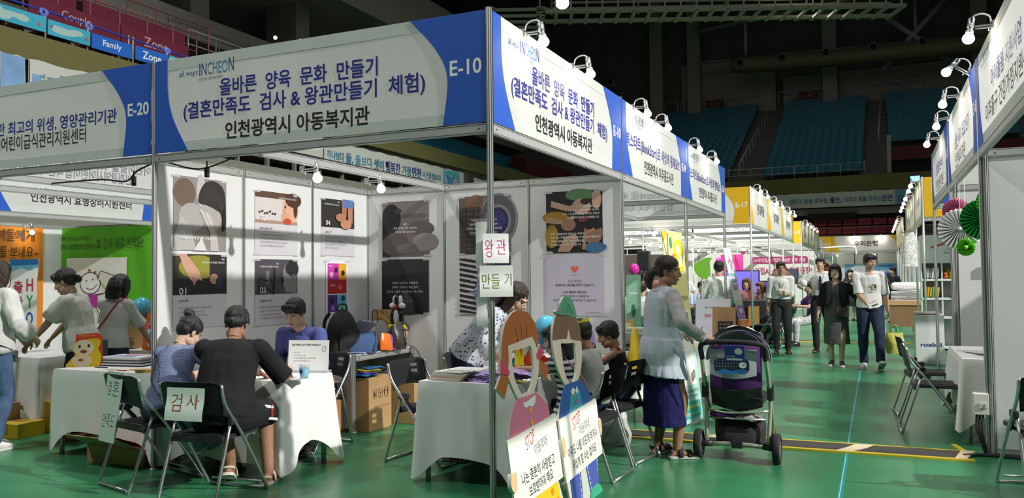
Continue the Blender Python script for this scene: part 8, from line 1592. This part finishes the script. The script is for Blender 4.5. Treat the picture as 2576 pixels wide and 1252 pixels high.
b = MB(); n = 24; vs = [(.082 * cos(2 * pi * i / n), .02 + .095 * sin(2 * pi * i / n), .09 + (.035 if j and i % 3 == 0 else .02) * j) for i in range(n) for j in (0, 1)]
b.add(vs, [(2 * i, 2 * ((i + 1) % n), 2 * ((i + 1) % n) + 1, 2 * i + 1) for i in range(n)], flat('#e0cf1c')); o = b.build('paper_crown_band', P['t']); o.matrix_local = P['hm']
p_, rz = (.30, 1.86), facing(-1, -.05); L = loc_(p_, rz)
P = person('small boy in a black tank top holding up a yellow paper', p_, rz, 1.12, 'm', SKIN_D, hip=(0, 0, .53), lean=.05, curve=.15, head=(.15, .35, 0), hands=(L(.06, 1.78, .86), L(.05, 1.90, .86)), poles=((.6, .2, -.8), (-.6, .2, -.8)), feet=(L(-.02, 1.78, .22), L(-.02, 1.94, .22)), hair='short+fringe', hd=.90, vox=.007, palms=((-1, 0, 0), (1, 0, 0)), curl=(1.0, 1.0),
 top=dict(m=CT('black_tank', (.012, .012, .014)), sleeve=0, tank=True, inf=.010, n='tank_top', u1=.88), bottom=dict(m=CT('camo_blue', (.05, .07, .12), var=.7, vscale=25), leg=.5, inf=.02, n='shorts'), shoes=SNK)
b = MB(); b.prism([(-.04, -.02), (.05, .0), (.02, .10), (-.01, .12), (-.05, .05)], .004, flat('#e8d81c'), frame((0.02, 1.84, .90), (.3, 1, 0), (0, 0, 1))); tag(b.build('craft_paper'), 'bright yellow folded paper held up by the boy in black', 'craft paper')
# stroller woman
p_, rz = (.66, 1.93), facing(.78, .63); L = loc_(p_, rz)
SHEER = CT('pale_blue_vest', (.44, .50, .57), bump=.4, bscale=14, stretch=(3, 3, .25)); SLV = CT('pale_grey_sleeve', (.38, .365, .365), bump=.5, bscale=22)
P = person('woman with a ponytail in a grey-blue vest and navy skirt pushing the stroller', p_, rz, 1.61, 'f', SKIN_D, head=(-.68, .10, 0), hip=(0, .03, .87), lean=.02, curve=.10, hands=(L(.74, 2.22, 1.0), L(1.00, 1.80, .985)), poles=((1, .45, -.2), (-.8, .7, -.5)), feet=(L(.56, 2.03, .085), L(.76, 1.88, .085)), toe=(.15, -.15), hair='tail', hairm=HAIRB, glasses=mat('silver_wire', (.6, .6, .6), .3, .8), vox=.0065, w=1.26, belly=.02, palms=((0, 0, -1), (0, 0, -1)), curl=(.6, .9), hand_dirs=(None, L(1.3, 1.95, .96) - L(1.0, 1.80, .985)),
 top=dict(m=SHEER, sm=SLV, sleeve=.97, inf=.026, sinf=.015, sfl=.006, skirt=(.66, .215, .245), n='long_vest', disp=.012, u1=.95, dsc=(11, 11, 2)), bottom=dict(m=CT('navy_skirt', (.012, .012, .085)), skirt=(.27, .19, .215), n='skirt', disp=.008, inf=.002), shoes=dict(m=BLACKM, sole=flat('#d0cdc6'), sandal=True))
# aisle people
def cam_face(x, y, off=0.0): return facing(EYE.x - x, EYE.y - y) + off
LAN = flat('#2a3a5a')
def lanyard(P, card=True):
 b = MB(); c = P['nb']; f = P['fwd']; s = P['s']
 for sg in (-1, 1): b.tube([c + V((sg * .06, .03, -.0)), c + V((sg * .06, -.075 * s, -.06)), P['spine'](.62) + f * .135 * s + V((sg * .012, 0, .02))], .005, LAN, 6, 4)
 b.build('lanyard', P['t'])
 if card: b = MB(); b.box(P['spine'](.50) + f * .142 * s, (.075, .006, .10), PAPER); b.build('name_card', P['t'])
p_ = (.63, 11.25); rz = cam_face(*p_, .05); L = loc_(p_, rz)
P = person('man with dark-rimmed glasses in a white shirt with rolled sleeves standing in the aisle', p_, rz, 1.69, 'm', SKIN, head=(.1, .05, 0), hands=((.06, -.22, 1.12), (-.26, -.0, .80)), poles=((.4, .8, -.5), (-.2, 1, 0)), hair='short+swept', hairm=HAIRB, glasses=BLACKM, vox=.010, curl=(1.0, .5), palms=((-1, 0, 0), (1, 0, 0)), top=dict(m=WSH, sleeve=.62, inf=.02, sfl=.008, disp=.010, collar=WSH, u0=.12), bottom=dict(m=DGREY, inf=.018, belt=BLACKM), shoes=dict(m=mat('brown_leather', (.06, .02, .012), .3), sole=BLACKM)); lanyard(P)
b = MB(); b.lathe([(.028, 0), (.036, .09), (.036, .1)], flat('#d9c7b4'), seg=14); o = b.build('paper_cup'); o.location = (T(*p_, 0) @ RZ(rz)) @ V((.05, -.30, 1.08)); tag(o, 'paper cup in the hand of the man in glasses', 'cup')
p_ = (1.30, 11.85); rz = cam_face(*p_, -.12); L = loc_(p_, rz)
P = person('tall man in a white shirt and dark purple tie walking behind the woman in black', p_, rz, 1.78, 'm', SKIN_L, head=(-.05, .02, 0), hands=(None, (-.26, -.24, 1.18)), poles=((.6, .8, 0), (-.9, .4, -.4)), feet=((.10, .30, .14), (-.09, -.12, .09)), foot_pitch=(.5, 0), hair='short+fringe', vox=.010, curl=(.5, 1.0), top=dict(m=WSH, sleeve=.38, inf=.016, sfl=.012, disp=.010, collar=WSH, u0=.12), bottom=dict(m=DGREY, inf=.018, belt=BLACKM), shoes=BLS); lanyard(P, False)
b = MB(); c = P['spine'](.93) + P['fwd'] * .10; b.prism([(-.018, 0), (.018, 0), (.036, -.30), (0, -.36), (-.036, -.30)], .008, flat('#3d2450'), frame(c + P['fwd'] * .045 - V((0, 0, .02)), (1, 0, 0), P['up'] + P['fwd'] * .10)); b.build('necktie', P['t'])
t = thing('hand_fan', 'round white hand fan held by the tall man with the tie', 'fan'); t.matrix_world = (T(*p_, 0) @ RZ(rz)) @ T(-.27, -.34, 1.24); b = MB(); b.cyl((0, -.003, .06), (0, .003, .06), .065, PAPER, 24); b.build('leaf', t); b = MB(); b.box((0, 0, -.06), (.014, .008, .1), WHITE); b.build('handle', t)
p_ = (1.66, 9.40); rz = cam_face(*p_, -.04); L = loc_(p_, rz)
P = person('woman in a black jacket over a long grey dress walking arm in arm', p_, rz, 1.60, 'f', SKIN_L, head=(-.05, .05, .0), hands=((.36, -.16, .95), (-.30, -.10, .72)), feet=((.07, -.08, .085), (-.08, .04, .085)), hair='bob+fringe', vox=.009, w=1.1, curl=(.9, .5),
 top=dict(m=CT('grey_dress', (.085, .088, .088)), sleeve=0, inf=.014, skirt=(.36, .19, .20), n='dress', disp=.008, neck=CT('grey_dress', (.1, .1, .1))), shoes=dict(m=flat('#2a2a2c'), sole=flat('#d4d4d0')))
g = MB(); J = CT('black_jacket', (.010, .010, .012))
for i in (0, 1):
 A, E, W_ = P['sh'][i], P['el'][i], P['wr'][i]; g.tube([A, A.lerp(E, .5), E, E.lerp(W_, .45)], [.070, .066, .058, .055], J, 12, 3); sg = 1 if i == 0 else -1
 g.tube([A - V((sg * .05, .02, -.02)), P['spine'](.6) + V((sg * .12, -.06, 0)), P['spine'](.25) + V((sg * .14, -.05, 0))], [(.07, .09), (.075, .12), (.07, .115)], J, 14, 4)
g.tube([P['spine'](.9) + V((0, .03, 0)), P['spine'](.55) + V((0, .06, 0)), P['spine'](.25) + V((0, .06, 0))], [(.14, .07), (.16, .09), (.16, .09)], J, 16, 3); garment('jacket', P['t'], g, J, .010, .008, 5)
strap(P, [P['sh'][1] + V((.06, -.07, .06)), P['spine'](.7) + V((.0, -.165, 0)), P['spine'](.3) + V((.10, -.165, 0)), P['spine'](.1) + V((.16, -.10, .0))], flat('#4a3426'), (.008, .003), 'bag_strap'); b = MB(); b.box(P['spine'](.02) + V((.10, -.20, -.0)), (.20, .07, .15), mat('brown_bag', (.05, .03, .022), .5), bev=.02); b.build('shoulder_bag', P['t'])
p_ = (2.16, 9.22); rz = cam_face(*p_, .06); L = loc_(p_, rz)
P = person('man in a white printed T-shirt and blue jeans walking toward us', p_, rz, 1.77, 'm', SKIN, head=(.55, .12, 0), hands=((.27, -.03, .76), (-.06, -.28, 1.02)), poles=((.15, 1, 0), (-.5, .8, -.5)), feet=((.12, -.26, .12), (-.10, .06, .085)), foot_pitch=(-.45, 0), hair='short+fringe+swept', vox=.009, w=1.05, curl=(.9, 1.0),
 top=dict(m=WSH, sleeve=.48, inf=.018, sfl=.012, disp=.010, u0=-.02, n='t_shirt', neck=WSH, flare=.02), bottom=dict(m=JEAN, inf=.02), shoes=SNK)
b = MB(); c = P['spine'](.66) + P['fwd'] * .147 + V((.075, 0, 0)); fr_ = frame(c, (1, 0, .0), P['up']); b.ell((0, -.02, 0), (.022, .034, .004), flat('#6d5a24'), fr_); b.ell((-.03, .01, 0), (.03, .007, .004), flat('#8a7f6a'), fr_); b.ell((-.03, -.005, 0), (.028, .006, .004), flat('#8a7f6a'), fr_); b.box((-.005, -.075, .001), (.06, .010, .003), flat('#555555'), fr_); b.build('printed_motif', P['t'])
b = MB(); b.box((0, 0, 0), (.15, .004, .11), PAPER); o = b.build('leaflet'); o.matrix_world = (T(*p_, 0) @ RZ(rz)) @ T(.02, -.40, 1.02) @ RY(R(-24)); tag(o, 'white leaflet in the hand of the man in the white T-shirt', 'leaflet'); a = Art(wall_frame((0, -.0022, 0), '-Y'), .0003); a.rect(-.03, -.04, .06, -.02, '#444444'); a.rect(-.05, .02, .05, .03, '#c9607a'); a.build('print', o)
t = item('carrier_bag', 'pale green and yellow carrier bag in the hand of the man in the white T-shirt', 'bag', [('body', bag_shape(MB(), .24, .12, .32, mat('yellow_green_bag', (.50, .48, .10), .6, var=.3, vscale=20), amp=.01, seed=2, top=1.0)), ('handle', MB().tube([(-.06, 0, .31), (-.03, 0, .42), (.03, 0, .42), (.06, 0, .31)], .012, flat('#6fb04a'), 6, 3))], (T(*p_, 0) @ RZ(rz)) @ V((.34, -.02, .24)), rz)
# far aisle and far booths
def far_person(label, p_, rz, H, sex, top, bottom=None, hair='short+fringe', v=.016, seated=False, **k):
 if seated: k.setdefault('hip', (0, 0, .55)); k.setdefault('feet', ((.12, -.4, .08), (-.12, -.4, .08))); k.setdefault('hands', ((.15, -.38, .82), (-.15, -.38, .82)))
 return person(label, p_, rz, H, sex, k.pop('skin', SKIN_L), hair=hair, vox=v, top=top, bottom=bottom, shoes=k.pop('shoes', BLS), **k)
PLAIN = lambda n, c, **k: dict(m=CT(n, c), inf=.018, disp=.006, **k)
DRS = CT('dark_dress', (.018, .017, .017))
far_person('long haired woman in a dark dress checking her phone far down the aisle', (1.50, 22.6), cam_face(1.5, 22.6, .3), 1.56, 'f', dict(m=DRS, inf=.016, sleeve=.35, skirt=(.48, .2, .24), n='dress'), hair='long+fringe', hands=((.02, -.24, 1.12), (-.2, -.05, .8)))
far_person('man with a dark cap and top standing near the end of the aisle', (2.75, 22.0), cam_face(2.75, 22, -.9), 1.62, 'm', PLAIN('dark_top', (.02, .02, .025), sleeve=.9), PLAIN('dark_bottom', (.015, .015, .02)), hair='short+fringe')
far_person('man in a white shirt with his back to us by the purple banner', (-.12, 9.05), facing(-.3, 1), 1.69, 'm', dict(m=WSH, sleeve=.95, inf=.024, disp=.012, u0=.05), PLAIN('dark_bottom', (.015, .015, .02)), hair='short', v=.011, face=False, hands=((.2, -.3, 1.0), (-.2, -.3, 1.0)))
far_person('young staff man with glasses and striped uniform seated behind the library table', (-1.05, 12.3), cam_face(-1.05, 12.3), 1.68, 'm', dict(m=stripes('pale_blue_stripes', (.55, .60, .68), (.25, .35, .55), 14, 0), inf=.018, sleeve=.4), PLAIN('dark_bottom', (.015, .015, .02)), hair='short+fringe', glasses=BLACKM, v=.012, seated=True)
far_person('woman with light brown bob in a pink top seated behind the black counter', (-.42, 14.3), cam_face(-.42, 14.3, -.3), 1.60, 'f', PLAIN('pink_top', (.55, .25, .27), sleeve=.7), PLAIN('dark_bottom', (.015, .015, .02)), hair='bob+fringe', hairm=HAIRR, v=.013, seated=True, hip=(0, 0, .62))
far_person('woman with long brown hair over her face seated by the black counter', (.05, 14.25), facing(-.7, -.6), 1.58, 'f', dict(m=pattern('beige_print_top', (.42, .36, .32), [(.2, .08, .08), (.55, .5, .45)], 14, .25), inf=.018, sleeve=.6), PLAIN('dark_bottom', (.015, .015, .02)), hair='long+fringe', hairm=HAIRR, v=.013, seated=True, lean=.3, hip=(0, 0, .58))
far_person('woman in a purple top and printed white trousers seated behind the man in glasses', (1.05, 13.2), facing(-.9, -.4), 1.58, 'f', PLAIN('purple_top', (.10, .03, .16), sleeve=.4), dict(m=pattern('white_print', (.6, .6, .6), [(.3, .3, .33)], 16, .25), inf=.02), hair='long', v=.013, seated=True)
far_person('seated man in white from behind, left of the pair behind the stroller woman', (-1.98, 10.2), facing(-.2, 1), 1.66, 'm', PLAIN('white_work_shirt', (.62, .63, .66), sleeve=.4), PLAIN('dark_bottom', (.015, .015, .02)), hair='short', v=.012, seated=True, face=False)
far_person('seated man in white from behind, right of the pair behind the stroller woman', (-1.68, 9.9), facing(-.1, 1), 1.70, 'm', PLAIN('white_work_shirt', (.62, .63, .66), sleeve=.4), PLAIN('dark_bottom', (.015, .015, .02)), hair='short', hairm=HAIRB, v=.012, seated=True, face=False)
far_person('woman in a white printed blouse with long hair in the far left booths', (-2.55, 12.9), facing(-.2, 1), 1.58, 'f', dict(m=pattern('white_dots', (.6, .6, .57), [(.2, .2, .2)], 16, .2), inf=.018, sleeve=.4), PLAIN('dark_bottom', (.015, .015, .02)), hair='long', v=.013, face=False)
far_person('woman in a salmon pink top standing in the far left booths', (-2.35, 14.0), facing(.4, 1), 1.60, 'f', PLAIN('salmon_top', (.58, .30, .25), sleeve=.4), PLAIN('dark_bottom', (.015, .015, .02)), hair='lowbun', v=.013, face=False)
far_person('dark haired person in a white top beside the woman in salmon pink', (-1.75, 13.9), facing(-.4, 1), 1.57, 'f', PLAIN('white_work_shirt', (.62, .63, .66), sleeve=.4), PLAIN('dark_bottom', (.015, .015, .02)), hair='bob', v=.013, face=False)
far_person('dark haired visitor in white seated nearest in the far left booths', (-.95, 9.2), facing(-.6, .8), 1.62, 'm', PLAIN('white_work_shirt', (.62, .63, .66), sleeve=.4), PLAIN('dark_bottom', (.015, .015, .02)), hair='short', v=.012, seated=True, face=False)
far_person('person in a pale pink shirt seated behind the posts of the right booths', (3.62, 8.3), facing(-.5, -.9), 1.60, 'f', PLAIN('pale_pink_shirt', (.58, .40, .44), sleeve=.6), PLAIN('dark_bottom', (.015, .015, .02)), hair='bob', v=.012, seated=True)
# left booth
p_, rz = (-4.64, .66), facing(-.93, -.36); L = loc_(p_, rz)
CRM = CT('cream_blouse', (.56, .56, .52), bump=.2, bscale=40)
P = person('young woman with a black low bun in a cream blouse reaching out to the left', p_, rz, 1.60, 'f', SKIN, head=(.12, .38, 0), hip=(0, .02, .86), lean=.16, curve=.14, hands=(L(-5.08, .36, .82), L(-5.2, .70, .86)), poles=((.6, .6, -.6), (-.7, .5, -.5)), hair='lowbun+fringe', vox=.0075, palms=((0, 0, -1), (0, 0, -1)), top=dict(m=CRM, sleeve=.40, inf=.03, sfl=.02, u0=-.06, n='blouse', collar=CRM, disp=.010, flare=.05), bottom=dict(m=JEAN, inf=.014), shoes=dict(m=flat('#9a5a3a'), sole=flat('#7a4a30'), sandal=True))
b = MB(); b.box(P['hp'] + V((.05, .17, -.02)), (.22, .08, .2), mat('denim_pouch', (.05, .06, .10), .7), bev=.02); b.build('waist_bag', P['t'])
p_, rz = (-4.82, 1.15), facing(-.25, 1); L = loc_(p_, rz)
P = person('woman with a black bob in a white T-shirt with a red bag strap', p_, rz, 1.52, 'f', SKIN, head=(0, .35, 0), hip=(0, 0, .82), lean=.08, curve=.12, hands=(L(-5.02, 1.50, .86), L(-4.72, 1.52, .86)), poles=((.7, .6, -.3), (-.7, .6, -.3)), hair='bob', vox=.0075, w=1.05, face=False, top=dict(m=CT('white_tee', (.58, .575, .56)), sleeve=.5, inf=.022, sfl=.02, u0=-.02, n='t_shirt', disp=.010, flare=.02), bottom=dict(m=JEAN, inf=.014), shoes=SNK)
strap(P, [P['sh'][1] + V((.02, -.02, .075)), P['sh'][1] + V((.05, .09, .03)), P['spine'](.6) + V((.0, .145, 0)), P['spine'](.25) + V((.12, .15, 0)), P['spine'](.05) + V((.18, .08, 0))], flat('#a3262c'), (.009, .003), 'red_bag_strap')
p_, rz = (-4.92, -.02), facing(-.2, .98); L = loc_(p_, rz)
P = person('long haired woman in a loose white shirt and jeans at the left edge', p_, rz, 1.66, 'f', SKIN_L, head=(-.2, .2, 0), hands=(L(-5.05, .35, .95), L(-4.70, .22, .98)), feet=(L(-5.02, .06, .085), L(-4.84, -.04, .085)), hair='long+sides', hairm=HAIRB, vox=.0075, top=dict(m=CT('loose_white_shirt', (.60, .60, .58)), sleeve=.85, inf=.04, sinf=.035, sfl=.02, u0=-.06, disp=.016, n='shirt', flare=.06), bottom=dict(m=CT('light_jeans', (.07, .12, .22), var=.2), inf=.014), shoes=SNK)
strap(P, [P['sh'][0] + V((0, -.05, .07)), P['spine'](.6) + V((.0, .17, 0)), P['spine'](.2) + V((-.15, .16, 0)), P['spine'](.0) + V((-.22, .0, 0))], BLACKM, (.012, .004), 'camera_strap')
t = thing('instant_camera', 'white and black instant camera between the two women at the left edge', 'camera', (-5.10, .28, .80), .6); b = MB(); b.box((0, 0, 0), (.12, .06, .11), flat('#d8d2c0', .4), bev=.015); b.build('body', t); b = MB(); b.cyl((.01, -.03, 0), (.01, -.055, 0), .034, BLACKP, 18); b.cyl((.01, -.05, 0), (.01, -.058, 0), .02, CHROME, 18); b.build('lens', t)
bpy.data.scenes.remove(TMP)
